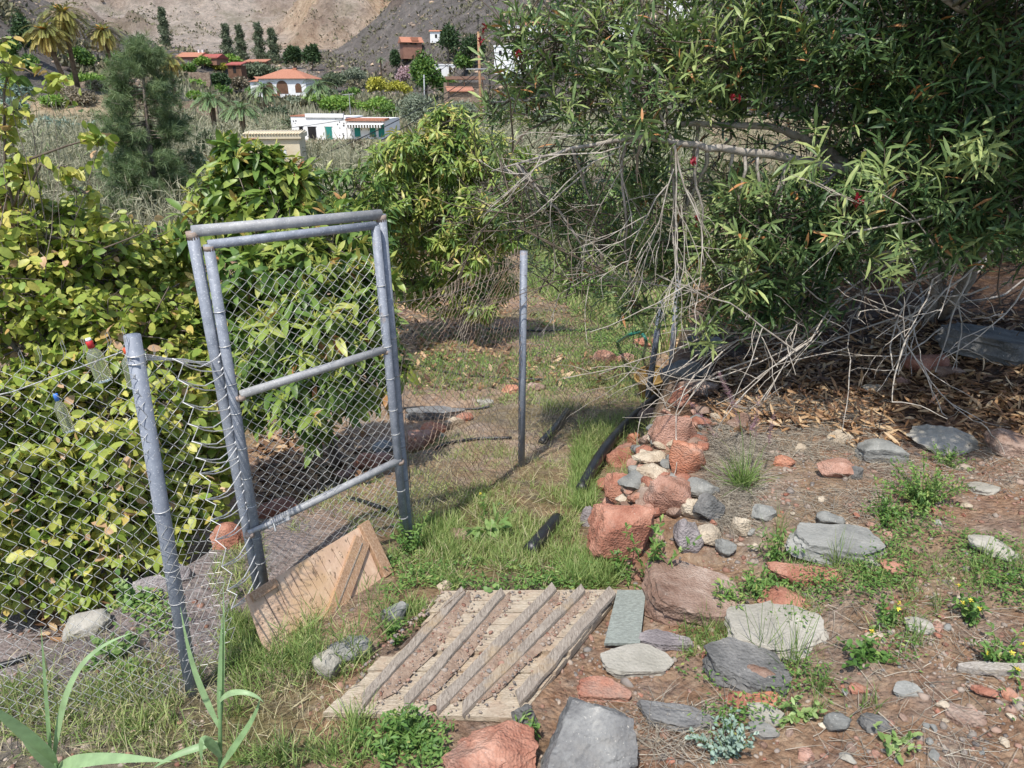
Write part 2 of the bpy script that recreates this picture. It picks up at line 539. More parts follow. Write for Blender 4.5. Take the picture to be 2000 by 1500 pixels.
def f_tan(X, Y, Z):
    a = A_(X, Y)
    return np.clip(smooth(-.33, -.21, a + .12 * fbm(X * .03, Y * .03, 81, 3)) * smooth(295, 330, Y + 45 * fbm(X * .03, Y * .03, 83, 4)), 0, 1) * .9
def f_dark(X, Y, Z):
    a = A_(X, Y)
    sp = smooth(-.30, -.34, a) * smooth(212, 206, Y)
    rd = smooth(-.27, -.235, a) * smooth(300, 292, Y)  # right hill: cloud shade painted in along with its own darker grey
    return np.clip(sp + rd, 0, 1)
def f_crag(X, Y, Z): return np.clip(smooth(.1, .3, fbm(X * .055, Y * .055, 91, 5)), 0, 1) * smooth(200, 250, Y)
near_r = np.concatenate([np.exp(np.linspace(math.log(.35), math.log(1.2), 30))[:-1], np.exp(np.linspace(math.log(1.2), math.log(8), 270))[:-1], np.exp(np.linspace(math.log(8), math.log(24), 70))])
M['ground'] = ground_material('stony_dirt')
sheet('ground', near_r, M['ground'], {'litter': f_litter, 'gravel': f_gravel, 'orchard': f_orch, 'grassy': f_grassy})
M['valley'] = valley_material('dry_valley_soil')
sheet('valley_floor', np.exp(np.linspace(math.log(24), math.log(112), 90)), M['valley'], {})
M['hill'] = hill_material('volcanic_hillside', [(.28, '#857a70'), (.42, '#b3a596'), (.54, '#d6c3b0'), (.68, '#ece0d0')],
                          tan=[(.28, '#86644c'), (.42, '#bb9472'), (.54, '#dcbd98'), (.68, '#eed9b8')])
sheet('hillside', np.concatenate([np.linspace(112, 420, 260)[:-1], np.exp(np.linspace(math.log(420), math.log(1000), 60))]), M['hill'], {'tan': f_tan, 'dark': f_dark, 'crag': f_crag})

# ------------------------------------------------------------ gate and fences
def galv(name, stops, rust=.62):
    t = NT(name); p = t.pos()
    c = t.ramp(t.noise(22, 8, .65, p), stops)
    c = t.mix(t.maprange(t.noise(7, 6, .7, p), rust, rust + .12), c, '#8d7a6c')
    c = t.mix(t.math('MULTIPLY', t.maprange(t.noise(160, 3, .6, p), .6, .66), .5), c, '#d4d6d6')
    t.bump(t.noise(120, 4, .6, p), .2, .002)
    return t.fin(c, .6, .35, .1)
M['galv'] = galv('galvanised_steel', [(.3, '#6f7580'), (.7, '#959aa3')])
M['rail'] = galv('dull_steel', [(.3, '#838487'), (.7, '#a9a8a5')], .62)
M['post'] = galv('grey_painted_pipe', [(.3, '#747a86'), (.7, '#8f959f')], .62)
M['weld'] = noisemat('rusty_weld', [(.3, '#85705f'), (.7, '#a8978a')], 40, .8, .6, 160, .003)
M['wire'] = noisemat('zinc_wire', [(.3, '#8f8f8b'), (.7, '#c9c7c1')], 30, .45, .1, spec=.5, metal=.2)
M['rustwire'] = noisemat('weathered_wire', [(.35, '#8d6b50'), (.6, '#b2a08c')], 3, .6, .1, spec=.4, metal=.1)
M['darkwire'] = noisemat('dull_wire', [(.35, '#55504a'), (.6, '#7d766c')], 3, .6, .1, spec=.4, metal=.1)
M['cord'] = noisemat('white_wire', [(.3, '#cfcdc9'), (.7, '#eceae6')], 30, .5, .1, spec=.4)

def lerp(a, b, t): return np.array(a) * (1 - t) + np.array(b) * t
def chain_link(mb, surf, nu, nv, r=.00095, top=.035, amp=.0022, miss=None):
    """zig-zag pickets; surf(u,v) in 0..1; nu pickets, nv half rows"""
    for i in range(nu):
        run = []
        for j in range(nv + 1):
            u = (i + ((i + j) % 2)) / nu
            q = surf(min(u, 1), j / nv)
            nrm = surf(min(u, 1) - .004, j / nv, True)
            s_ = 1 if (i + j) % 2 else -1
            run.append(q + nrm * amp * s_)
        pts = []
        for j in range(len(run) - 1):      # soften the knuckles
            pts += [lerp(run[j], run[j + 1], .07), lerp(run[j], run[j + 1], .93)]
        mb.tube(pts, r, 4)
        if top and (nv + i) % 2:
            a = run[-1]; up = np.array([0, 0, 1.]); d = run[-1] - run[-2]; d[2] = 0
            k = 1 if random.random() < .5 else -1
            mb.tube([a, a + d * .25 + up * top * .5, a + d * .1 + up * top * (1.3 + .3 * random.random()), a - d * .12 + up * top * 1.2, a + up * top * .4, a - d * .15], r, 4)

# gate frame (fixed)
gl, gr_ = 2.75, 3.20
FL0, FL1 = W(375, 452, gl), W(509, 1165, gl); FR0, FR1 = W(744, 419, gr_), W(803, 1085, gr_)
FL1[2] -= .10; FR1[2] -= .10
frame = thing('gate_frame', FL1, 'grey pipe gate frame of two posts and a top bar standing around the mesh gate', 'gate frame')
rp = .0225
for a, b in ((FL0, FL1), (FR0, FR1)):
    m = MB(); m.tube([a, lerp(a, b, .33), lerp(a, b, .66), b], rp, 16); m.build('post', M['galv'], frame, True)
m = MB(); m.tube([FL0, lerp(FL0, FR0, .5), FR0], rp, 16); m.build('top_bar', M['rail'], frame, True)
for c in (FL0, FR0):
    m = MB(); m.tube([c + np.array([0, 0, -.03]), c + np.array([0, 0, .0])], [rp * 1.02, rp * 1.05], 14); m.build('weld_joint', M['weld'], frame, True)

# gate leaf
off = np.array([.0, -.03, 0])
LL0, LL1 = W(407, 478, 2.74), W(516, 1140, 2.74)
LR0, LR1 = W(733, 440, 3.15), W(791, 1040, 3.15)
leaf = thing('wire_mesh_gate', LL1, 'narrow gate of grey pipe filled with chain link mesh and two cross rails', 'gate')
for a, b in ((LL0, LL1), (LR0, LR1)):
    m = MB(); m.tube([a, lerp(a, b, .5), b], .020, 16); m.build('stile', M['galv'], leaf, True)
rails = [(LL0, LR0, M['galv']), (W(469, 771, 2.74), W(756, 681, 3.15), M['rail']), (W(497, 1036, 2.74), W(781, 898, 3.15), M['rail'])]
for a, b, mm in rails:
    m = MB(); m.tube([a, lerp(a, b, .5), b], .018, 16); m.build('rail', mm, leaf, True)
def surf_quad(bl, br, tl, tr, wob=.006, seed=0, sag=0.):
    n = np.cross(np.array(br) - np.array(bl), np.array(tl) - np.array(bl)); n = n / np.linalg.norm(n)
    def f(u, v, nrm=False):
        if nrm: return n
        p = lerp(lerp(bl, br, u), lerp(tl, tr, u), v)
        p = p + n * wob * 3 * float(fbm(u * 4 + seed, v * 5, seed, 2)) + np.array([0, 0, -sag * math.sin(math.pi * u) * v])
        p = p + np.array([wob * float(vnoise(u * 23 + seed, v * 31, seed)), 0, wob * float(vnoise(u * 27, v * 29 + seed, seed + 3))])
        return p
    return f
def down(p, dz): return np.array(p) + np.array([0, 0, dz])
m = MB()
chain_link(m, surf_quad(down(LL1, .02) + (.015, 0, 0), down(LR1, .02), down(LL0, -.14), down(LR0, -.12), .012, 5), 29, 60, top=.0)
m.build('wire_mesh', M['wire'], leaf)
for a, b, side in ((LL0, LL1, 0), (LR0, LR1, 1)):
    for k in range(9):
        c = lerp(a, b, .16 + .095 * k + .02 * random.random()); ax = unit(b - a)
        x = unit(np.cross(ax, [0, 1, 0])); y = np.cross(ax, x)
        m = MB(); m.tube([c + .0215 * (math.cos(t) * x + math.sin(t) * y) + ax * .004 * t / 3 for t in np.linspace(0, 6.6, 14)], .0016, 4)
        m.build('wire_tie', M['wire'], leaf)
# latch at the lower left corner
lt = W(500, 1034, 2.71); ld = unit(W(545, 1015, 2.76) - lt)
m = MB(); m.tube([lt - ld * .035, lt + ld * .12], .011, 10); m.beam(lt + ld * .05 + (0, 0, -.012), lt + ld * .15 + (0, 0, -.012), .03, .006)
latch = m.build('latch', M['rail'], leaf, False)
m = MB(); m.tube([lt + ld * .08 + (0, -.005, .0), lt + ld * .08 + (.012, -.03, -.03)], .005, 8); m.build('bolt_handle', M['wire'], latch)
for c in (LL0, rails[1][0], rails[1][1], rails[2][1], lt - ld * .03):
    m = MB(); m.tube([c + (0, 0, -.022), c + (0, 0, -.004)], .0206, 12); m.build('weld_joint', M['weld'], leaf, True)

# left fence
PL0, PL1 = W(258, 655, 2.1), W(374, 1350, 2.1); PL1[2] -= .12
fl = thing('chain_link_fence', PL1, 'silvery chain link fence with one leaning pipe post left of the gate', 'fence')
m = MB(); m.tube([PL0, lerp(PL0, PL1, .5), PL1], .0245, 18); m.build('post', M['post'], fl, True)
fdir = np.array([-.86, -.22, 0]); fdir /= np.linalg.norm(fdir)
off_ = np.array([.0, -.031, 0])
g0 = W(452, 672, 2.58) ; g1 = W(520, 1215, 2.45)
TL_, BL_ = PL0 + off_ + fdir * 1.3 + (0, 0, -.17), PL1 + off_ + fdir * 1.3 + (0, 0, .0)
m = MB()
BLb = down(PL1 + off_, .13)
chain_link(m, surf_quad(down(BL_, .10), BLb, TL_, down(PL0 + off_, -.015), .014, 9), 46, 52, top=.034)
# stretch between the post and the laced end
e_top, e_bot = W(336, 700, 2.2), W(462, 1235, 2.17)
chain_link(m, surf_quad(BLb, e_bot, down(PL0 + off_, -.015), e_top, .010, 9), 7, 52, top=.02)
m.build('wire_mesh', M['wire'], fl)
m = MB()
pts = [TL_ + (0, 0, -.04), lerp(TL_, PL0, .45) + (0, -.03, -.10), lerp(TL_, PL0, .75) + (0, -.035, -.09), PL0 + (-.02, -.035, -.04)]
m.tube(pts, .002, 5); m.build('tension_wire', M['wire'], fl)
for z in (-.06, -.085, -.62, -.86, -1.0, -1.1):
    c = lerp(PL0, PL1, -z / 1.55)
    m = MB(); m.tube([c + .0275 * np.array([math.cos(t), math.sin(t), 0.08 * math.sin(t)]) for t in np.linspace(0, 6.4, 16)], .0016, 4)
    m.build('tie_wire', M['wire'], fl)
# lacing wire from mesh end to the gate frame
m = MB()
post_pt = lambda t: lerp(FL0, FL1, t)
lace = [(700, .30), (735, .40), (775, .46), (813, .52), (845, .58), (875, .63), (905, .68), (955, .735), (995, .785), (1035, .83), (1090, .90), (1140, .945), (1180, .97)]
prev = None
for k, (py_, tt) in enumerate(lace):
    f_ = (py_ - 700) / (1235 - 700)
    e = lerp(e_top, e_bot, f_) + (.004, -.004, 0)
    pp = post_pt(tt) + (0, -.026, 0)
    tt = (py_ - 458 - (22 if py_ > 890 else 0)) / 790.
    pp = post_pt(tt) + (0, -.026, 0)
    for dz, bow in ((.055, -.012), (-.005, .004)):
        q = pp + np.array([.024, 0.0, dz])
        mid = lerp(e, q, .55) + np.array([0, -.012, -.02 + bow])
        m.tube([e, lerp(e, mid, .6) + (0, 0, -.006), mid, lerp(mid, q, .6) + (0, 0, -.004), q, q + (.006, .022, .012), q + (-.02, .045, .02)], .0023, 5)
    if prev is not None:
        m.tube([prev, lerp(prev, e, .5) + (.03, 0, .02), e], .0016, 4)
    prev = e
a = lerp(PL0, PL1, .04) + (.03, 0, 0); b = post_pt(.29) + (-.01, -.02, 0)
for k in range(4):
    m.tube([a + (0, 0, -.006 * k), lerp(a, b, .5) + (0, .01 * k, -.006 * (k % 2) - .01), b + (0, 0, -.008 * k), b + (.03, .005, .0)], .002, 5)
m.build('lacing_wire', M['cord'], fl)

# right fence
PR0, PR1 = W(1023, 490, 4.6), W(1018, 905, 4.6); PR1[2] -= .12
fr = thing('chain_link_fence', PR1, 'rusty chain link fence running from the gate back to round grey posts', 'fence')
def post(a, b, r, mm):
    m = MB(); m.tube([a, lerp(a, b, .5), b], r, 14); return m.build('post', mm, fr, True)
post(PR0, PR1, .0245, M['post'])
Q0, Q1 = W(1292, 590, 6.2), W(1268, 745, 6.2); S0, S1 = W(1326, 540, 6.6), W(1312, 700, 6.6)
Q1[2] -= .15; S1[2] -= .25
post(Q0, Q1, .028, M['post']); post(S0, S1, .028, M['post'])
a0, a1 = W(772, 592, 3.22), W(800, 1060, 3.22)
m = MB()
o2 = np.array([0, .03, 0])
chain_link(m, surf_quad(a1, PR1 + o2 + (0, 0, .12), a0, down(PR0 + o2, -.02), .02, 13, .05), 56, 56, .0014, top=.03)
m.build('wire_mesh', M['rustwire'], fr)
m = MB()
chain_link(m, surf_quad(PR1 + o2 + (0, 0, .12), down(Q1, .12), down(PR0 + o2, -.02), down(Q0, -.03), .03, 17, .05), 72, 56, .0014, top=.03)
m.build('wire_mesh', M['darkwire'], fr)
for k in range(7):
    m = MB(); c = lerp(FR0, FR1, .3 + .1 * k)
    m.tube([c + .026 * np.array([math.cos(t), math.sin(t), .1 * math.sin(t)]) for t in np.linspace(0, 6.4, 14)] + [lerp(a0, a1, .1 + .1 * k) + (.02, .0, 0)], .0016, 4); m.build('tie_wire', M['darkwire'], fr)
m = MB(); m.tube([a0, lerp(a0, PR0, .35) + (0, 0, -.07), lerp(a0, PR0, .7) + (0, 0, -.09), PR0 + (0, .03, -.06)], .0022, 5)
m.build('tension_wire', M['darkwire'], fr)

# plastic bottles hung on the fence
def clearmat(name, col):
    t = NT(name); t.fin(col, .12, .5)
    t.b.inputs['Transmission Weight'].default_value = .88; t.b.inputs['IOR'].default_value = 1.25
    return t.m
M['pet'] = clearmat('clear_plastic', '#e6ead8')
def plastic(name, c): 
    t = NT(name); return t.fin(t.ramp(t.noise(40, 3, .5, t.pos()), [(.3, c), (.8, c)]), .4, .5)
M['pl_red'] = plastic('red_plastic', '#d02a2c'); M['pl_blue'] = plastic('blue_plastic', '#3f7fd8'); M['pl_orange'] = plastic('orange_plastic', '#e0562a')
M['pl_white'] = plastic('white_plastic', '#e8e8e4')
def bottle(top, ax, L, r, capmat, label, ring):
    t = thing('plastic_bottle', top + ax * L, label, 'bottle', 'plastic bottles hanging on the wire fence')
    prof = [(.0, .28), (.08, .28), (.12, .36), (.22, .75), (.3, .95), (.36, 1.)] + [(.4 + .05 * k, 1. if k % 2 else .93) for k in range(11)] + [(.96, 1.), (1., .85)]
    m = MB(); m.tube([top + ax * L * a for a, b in prof], [r * b for a, b in prof], 16, True); m.build('body', M['pet'], t, True)
    m = MB(); m.tube([top - ax * .012, top - ax * .01, top + ax * .012], [r * .34, r * .4, r * .4], 14); c = m.build('cap', capmat, t, True)
    if ring:
        m = MB(); m.tube([top - ax * .02, top - ax * .0125], [r * .3, r * .36], 14); m.build('cap_ring', M['pl_white'], c, True)
bottle(W(176, 672, 2.22), unit([.13, .05, -1]), .13, .027, M['pl_red'], 'crumpled clear plastic bottle with a red cap hanging near the left fence post', True)
bottle(W(110, 776, 2.2), unit([.10, .02, -1]), .125, .019, M['pl_blue'], 'slim clear plastic bottle with a blue cap hanging low on the left fence', False)
bottle(W(248, 686, 2.3), unit([.05, .02, -1]), .13, .028, M['pl_orange'], 'clear bottle with an orange cap half hidden behind the left fence post', False)

# ------------------------------------------------------------ wood
def woodmat(name, stops, grain=(1, 1, 1), rot=(0, 0, 0), dirt=.0, dcol='#a8836c', sc=9):
    t = NT(name)
    p = t.n("ShaderNodeTexCoord").outputs['Object']
    v = t.mapv(p, grain, rot)
    f = t.noise(sc, 9, .7, v, .3)
    c = t.ramp(f, stops)
    lines = t.maprange(t.noise(sc * 3, 3, .6, v), .60, .68)
    c = t.mix(t.math('MULTIPLY', lines, .6), c, '#5b4a3c')
    c = t.mix(t.math('MULTIPLY', t.maprange(t.noise(3.5, 6, .65, p), .54, .68), .5), c, '#bd9a62')
    if dirt:
        c = t.mix(t.math('MULTIPLY', t.maprange(t.noise(6, 9, .75, p), .47, .6), dirt), c, dcol)
    t.bump(t.math('ADD', f, t.math('MULTIPLY', lines, -.8)), .7, .006)
    return t.fin(c, .88, .2)
GREYW = [(.3, '#8f7f6c'), (.5, '#b5a68f'), (.7, '#cfc2ac')]
M['plank'] = woodmat('bleached_planks', GREYW, (3, 26, 10), dirt=.5, dcol='#a88c74')
M['slat'] = woodmat('grey_slat', [(.3, '#6e6459'), (.5, '#968a7c'), (.7, '#b3a899')], (22, 3, 22), (0, 0, R(22)))
M['stick'] = woodmat('grey_driftwood', [(.3, '#7d756b'), (.5, '#a29a8f'), (.7, '#c6beb3')], (3, 30, 30))
M['loosedirt'] = noisemat('fine_red_dirt', [(.3, '#7d6656'), (.5, '#9b8470'), (.7, '#b49e8a')], 25, .95, 1., 90, .01)

# slatted wooden panel lying on the path
def onG(px, py, dz=0.0):
    p = G(px, py); p[2] += dz; return p
cFL, cFR, cBL, cBR = W(628, 1397, 1.0), W(1005, 1412, 1.0), None, None
def atz(px, py, z):
    d = ray(px, py); return CAM + d * ((z - CAM[2]) / d[2])
zp0, zp1 = .045, .0
cFL, cFR, cBL, cBR = atz(628, 1392, zp0), atz(1012, 1402, zp0), atz(868, 1152, zp1), atz(1213, 1150, zp1)
def Qp(s, t, dz=0.):
    p = lerp(lerp(cFL, cFR, s), lerp(cBL, cBR, s), t); p[2] += dz; return p
pal = thing('slatted_panel', lerp(cFL, cBR, .5), 'weathered panel of pale planks with five diagonal grey slats lying on the path', 'wooden panel')
tt = [0, .10, .205, .31, .42, .455, .565, .67, .78, .89, 1.]
for i in range(len(tt) - 1):
    if i == 4: continue
    a, b = tt[i] + .004, tt[i + 1] - .004
    s0 = [-.0, .0, .02, .0, 0, .14, .1, .06, .03, .0][i] + random.uniform(-.01, .01); s1 = 1 + [.0, -.035, -.02, -.01, 0, .0, .0, .0, .0, .0][i] + random.uniform(-.01, .01)
    dz = random.uniform(-.003, .003) - (.012 if i < 4 and i else 0)
    m = MB(); N = 14; V = []
    for k in range(N + 1):
        s = s0 + (s1 - s0) * k / N
        j0, j1 = random.uniform(-.003, .003), random.uniform(-.003, .003)
        V += [Qp(s, a + j0, dz - .02), Qp(s, b + j1, dz - .02), Qp(s, b + j1, dz), Qp(s, a + j0, dz)]
    F = []
    for k in range(N):
        for e in range(4):
            F.append((k * 4 + e, k * 4 + (e + 1) % 4, k * 4 + 4 + (e + 1) % 4, k * 4 + 4 + e))
    F += [(3, 2, 1, 0), (N * 4, N * 4 + 1, N * 4 + 2, N * 4 + 3)]
    m.add(V, F)
    m.build('plank', M['plank'], pal)
m = MB(); m.quadslab([Qp(.01, .012, -.024), Qp(.985, .012, -.024), Qp(1.0, .97, -.024), Qp(.10, .97, -.024)], (0, 0, 1), .02); m.build('backing_board', M['plank'], pal)
for s0, s1, t0, t1, wd in ((.155, .115, .04, 1.0, .044), (.385, .345, .025, .985, .042), (.555, .615, .015, 1.03, .048), (.69, .79, .005, 1.01, .045), (.925, .965, .08, .985, .052)):
    m = MB(); a = Qp(s0, t0, .0015); b = Qp(s1, t1, .0015); N = 10; V = []; F = []
    ax = unit(b - a); sd_ = unit(np.cross(ax, [0, 0, 1]))
    for k in range(N + 1):
        f_ = k / N; c = lerp(a, b, f_) + sd_ * random.uniform(-.002, .002)
        ww = wd * (.5 + random.uniform(-.04, .04)); h_ = .012 + random.uniform(-.002, .002)
        if k == 0: ofs = (-.05, .0)
        elif k == N: ofs = (0, .03)
        else: ofs = (0, 0)
        c0 = c - sd_ * ww + ax * ofs[0] * -1; c1 = c + sd_ * ww + ax * ofs[1] * -1
        V += [c0, c1, c1 + (0, 0, h_) - sd_ * .004, c0 + (0, 0, h_) + sd_ * .004]
    for k in range(N):
        for e in range(4):
            F.append((k * 4 + e, k * 4 + (e + 1) % 4, k * 4 + 4 + (e + 1) % 4, k * 4 + 4 + e))
    F += [(3, 2, 1, 0), (N * 4, N * 4 + 1, N * 4 + 2, N * 4 + 3)]
    m.add(V, F); m.build('slat', M['slat'], pal)
# dirt caught along the slats
m = MB()
def mound(p0, p1, wd, hgt, seed):
    N, K = 26, 6; V = []; F = []
    ax = unit(p1 - p0); sd_ = unit(np.cross(ax, [0, 0, 1]))
    for i in range(N + 1):
        f_ = i / N; c = lerp(p0, p1, f_); w_ = wd * (.8 + .7 * float(fbm(f_ * 4 + seed, seed, 3, 2)) ) * min(1, 8 * f_ + .15, 8 * (1 - f_) + .15)
        w_ = max(w_, .004)
        for k in range(K + 1):
            g_ = k / K
            V.append(c + sd_ * w_ * g_ + (0, 0, hgt * (1 - g_ ** 1.5) * (.7 + .7 * float(vnoise(f_ * 40 + seed, g_ * 5, 4))) - .004 * g_))
    for i in range(N):
        for k in range(K):
            q = i * (K + 1) + k; F.append((q, q + 1, q + K + 2, q + K + 1))
    m.add(V, F)
for i, (s0, s1, wd) in enumerate(((.192, .152, .065), (.42, .385, .05), (.597, .662, .05), (.735, .833, .05))):
    mound(Qp(s0, .08, .002), Qp(s1, .97, .002), wd, .009, i * 9.3)
mound(Qp(.08, .45, .002), Qp(.13, .98, .002) , -.10, .02, 77)
m.build('loose_dirt', M['loosedirt'])
tag(bpy.data.objects['loose_dirt'], kind='stuff')

# roofing felt patch beside the panel
t = NT('grey_felt'); t.bump(t.noise(220, 3, .6, t.pos()), .8, .004)
M['felt'] = t.fin(t.ramp(t.noise(60, 6, .7, t.mapv(t.pos(), (1, 3, 1))), [(.3, '#6a6d66'), (.7, '#9aa096')]), .95, .15)
m = MB(); c4 = [atz(1180, 1256, .01), atz(1250, 1256, .015), atz(1262, 1152, .015), atz(1206, 1152, .01)]
m.quadslab(c4, (0, 0, 1), .012); o = m.build('felt_sheet', M['felt'], loc=c4[0])
tag(o, 'rectangular patch of rough grey green felt beside the right end of the slatted panel', 'felt sheet')

# plywood hatch leaning on the gate
M['ply'] = woodmat('plywood', [(.3, '#b8977b'), (.5, '#cba98c'), (.7, '#dcc0a2')], (3, 3, 1), sc=5)
M['plyedge'] = woodmat('old_batten', [(.3, '#8a6a4e'), (.5, '#b08c6c'), (.7, '#cbb096')], (18, 18, 3))
TL, TR, BR_, BL2 = np.array([-1.067, 2.40, .125]), np.array([-.688, 2.955, .115]), np.array([-.575, 2.87, -.20]), np.array([-.95, 2.285, -.16])
TL, TR = W(481, 1163, 2.40), W(716, 1021, 2.955)
BL2, BR_ = W(532, 1306, 2.275), W(762, 1128, 2.86)
hx = unit(TR - TL); hn = unit(np.cross(TR - TL, BL2 - TL)); hn = -hn if hn[1] > 0 else hn
hat = thing('plywood_hatch', BL2, 'small plywood hatch with wooden battens leaning against the foot of the gate', 'hatch')
def hp(s, t, dn=0.): return lerp(lerp(TL, TR, s), lerp(BL2, BR_, s), t) + hn * dn
m = MB(); NB = 9
edges = [0, .10, .2, .32, .42, .55, .66, .8, .92]
m.quadslab([hp(0, 1), hp(.93, 1), hp(.93, 0), hp(0, 0)], hn, .016)
m.build('panel', M['ply'], hat)
M['crack'] = noisemat('dark_crack', [(.3, '#4a3220'), (.7, '#6d4d34')], 20)
m = MB()
for s in edges[1:-1] + [.27, .48, .36]:
    d_ = random.uniform(-.02, .02)
    m.beam(hp(s, .06, .0006), hp(s + .05 + d_, random.uniform(.75, .97), .0006), .0016, .0012, hn)
m.build('crack', M['crack'], hat)
m = MB()
m.beam(hp(.02, .06, .010), hp(.20, .055, .010), .035, .018, hn); m.build('batten', M['plyedge'], hat)
m = MB(); m.beam(hp(.905, .20, .008), hp(.42, 1.05, .008), .085, .014, hn); m.build('brace', M['plyedge'], hat)
m = MB(); m.beam(hp(.885, .24, .0165), hp(.43, 1.0, .0165), .006, .004, hn); m.build('brace_ridge', M['slat'], hat)
m = MB(); m.beam(hp(.965, -.03, .008), hp(.985, .93, .008), .058, .03, hn); m.build('edge_board', M['plyedge'], hat)
m = MB(); m.beam(hp(.01, 1.0, .01), hp(.60, .93, .01), .03, .02, hn); m.build('bottom_batten', M['plyedge'], hat)

# driftwood board at the right edge
p0, p1 = onG(1868, 1312, .018), onG(2060, 1322, .02)
m = MB(); V = []; F = []; N = 12
ax = unit(p1 - p0); sd_ = unit(np.cross(ax, [0, 0, 1]))
for k in range(N + 1):
    f_ = k / N; c = lerp(p0, p1, f_); ww = .019 * min(1, .35 + f_ * 3) + random.uniform(-.002, .002)
    V += [c - sd_ * ww + (0, 0, -.012), c + sd_ * ww * .8 + (0, 0, -.012), c + sd_ * ww * .8 + (0, 0, .01), c - sd_ * ww + (0, 0, .014)]
for k in range(N):
    for e in range(4): F.append((k * 4 + e, k * 4 + (e + 1) % 4, k * 4 + 4 + (e + 1) % 4, k * 4 + 4 + e))
F += [(3, 2, 1, 0), (N * 4, N * 4 + 1, N * 4 + 2, N * 4 + 3)]
m.add(V, F); o = m.build('wood_plank', M['stick'], loc=p0); tag(o, 'bleached grey length of wood lying at the right edge of the path', 'plank')

# black pipes and irrigation hoses
M['hdpe'] = noisemat('black_plastic_pipe', [(.3, '#17181b'), (.7, '#2b2d31')], 6, .42, .15, 60, .003, .45)
def pipe(name, pts, r, label, cat, group=None, n=14, mat=None, smoothn=4):
    P = [np.array(p) for p in pts]; Q = []
    for i in range(len(P) - 1):
        a, b, c, d = P[max(i - 1, 0)], P[i], P[i + 1], P[min(i + 2, len(P) - 1)]
        for k in range(smoothn):
            t = k / smoothn
            Q.append(.5 * ((2 * b) + (c - a) * t + (2 * a - 5 * b + 4 * c - d) * t * t + (3 * b - a - 3 * c + d) * t ** 3))
    Q.append(P[-1])
    m = MB(); m.tube(Q, r, n); o = m.build(name, mat or M['hdpe'], None, True, loc=P[0]); return tag(o, label, cat, group)
pipe('water_pipe', [onG(1134, 970, .05), onG(1178, 896, .07), onG(1228, 836, .07), onG(1281, 785, .06)], .037, 'thick black water pipe running along the left side of the rock pile', 'pipe')
pipe('water_pipe', [onG(1035, 1085, .03), onG(1062, 1055, .035), onG(1088, 1020, .02)], .036, 'short length of black pipe half buried in the grass in front of the panel', 'pipe')
pipe('water_pipe', [onG(1058, 868, .02), onG(1085, 842, .04), onG(1108, 808, .03)], .03, 'short black pipe stub poking from dark weeds right of the fence post', 'pipe')
HO = 'irrigation hoses in the orchard'
def hose(pts, r, label): pipe('irrigation_hose', [onG(x, y, r * 1.2) for x, y in pts], r, label, 'hose', HO, 8)
hose([(800, 712), (850, 725), (905, 735), (980, 741), (1060, 744)], .014, 'black hose curving across the pale soil in front of the mango trunk')
hose([(780, 800), (830, 797), (880, 800), (925, 801), (960, 795)], .011, 'black hose lying just above the grey slab at the terrace edge')
hose([(850, 880), (880, 868), (930, 860), (1000, 858)], .012, 'dark blue hose crossing the dry grass left of the back fence post')
hose([(680, 975), (715, 985), (755, 1000), (790, 1020)], .012, 'blue black hose seen through the lower part of the gate mesh')
hose([(950, 645), (1040, 648), (1130, 647), (1220, 643)], .016, 'long straight black hose far back in the orchard behind the mango tree')
hose([(1100, 742), (1150, 743), (1200, 746), (1250, 748)], .013, 'black hose running right towards the two dark fence posts')
hose([(-60, 1320), (20, 1300), (60, 1288)], .014, 'blue hose end lying on the bank at the left edge under the tree')
# yellow tub, green hose behind the dark posts
M['yellow'] = noisemat('dirty_yellow_plastic', [(.3, '#7d6434'), (.7, '#a98a4e')], 8, .6, .3)
p = W(1282, 690, 6.9); p[2] = H(p[0], p[1])
t_ = thing('yellow_tub', p, 'dirty yellow plastic tub tipped beside the two dark fence posts', 'tub')
m = MB(); ax = unit([-.2, -.25, 1.]); m.tube([p, p + ax * .02, p + ax * .26, p + ax * .28], [.10, .12, .15, .16], 18, False); m.build('body', M['yellow'], t_, True)
m = MB(); m.tube([p + ax * .28 + .16 * (math.cos(t) * unit(np.cross(ax, [0, 1, 0])) + math.sin(t) * np.cross(ax, unit(np.cross(ax, [0, 1, 0])))) for t in np.linspace(0, 6.3, 22)], .012, 6, False); m.build('rim', M['yellow'], t_, True)
M['green'] = plastic('green_plastic', '#1f7a66')
pipe('garden_hose', [onG(1205, 672, .02), W(1228, 655, 7.1), W(1250, 650, 7.0), W(1262, 668, 6.9), onG(1255, 700, .02)], .018, 'green garden hose looped over the grass beside the yellow tub', 'hose', None, 8, M['green'])
# ------------------------------------------------------------ rocks
M['r_red'] = rockmat('red_volcanic_rock', [(.25, '#6c4234'), (.45, '#9a6550'), (.6, '#b28069'), (.75, '#c9a08a')], 6)
M['r_orange'] = rockmat('orange_volcanic_rock', [(.25, '#84503d'), (.45, '#b07356'), (.6, '#c38c70'), (.75, '#d6ad95')], 6)
M['r_pink'] = rockmat('pinkish_rock', [(.25, '#75503f'), (.45, '#9f7561'), (.6, '#b58d7a'), (.75, '#ccae9c')], 7)
M['r_grey'] = rockmat('grey_basalt', [(.25, '#4a4a49'), (.45, '#706f6d'), (.6, '#878682'), (.75, '#aba79e')], 5)
M['r_dark'] = rockmat('dark_basalt', [(.25, '#40403e'), (.45, '#63625f'), (.6, '#7a7874'), (.75, '#96938d')], 5)
M['r_tan'] = rockmat('tan_rock', [(.25, '#85735e'), (.45, '#b1a088'), (.6, '#c6b79f'), (.75, '#ddd2bd')], 6)
M['r_pale'] = rockmat('pale_grey_slab', [(.25, '#7d796d'), (.45, '#9a9588'), (.6, '#aaa497'), (.75, '#c2bcae')], 5, bdist=.006)
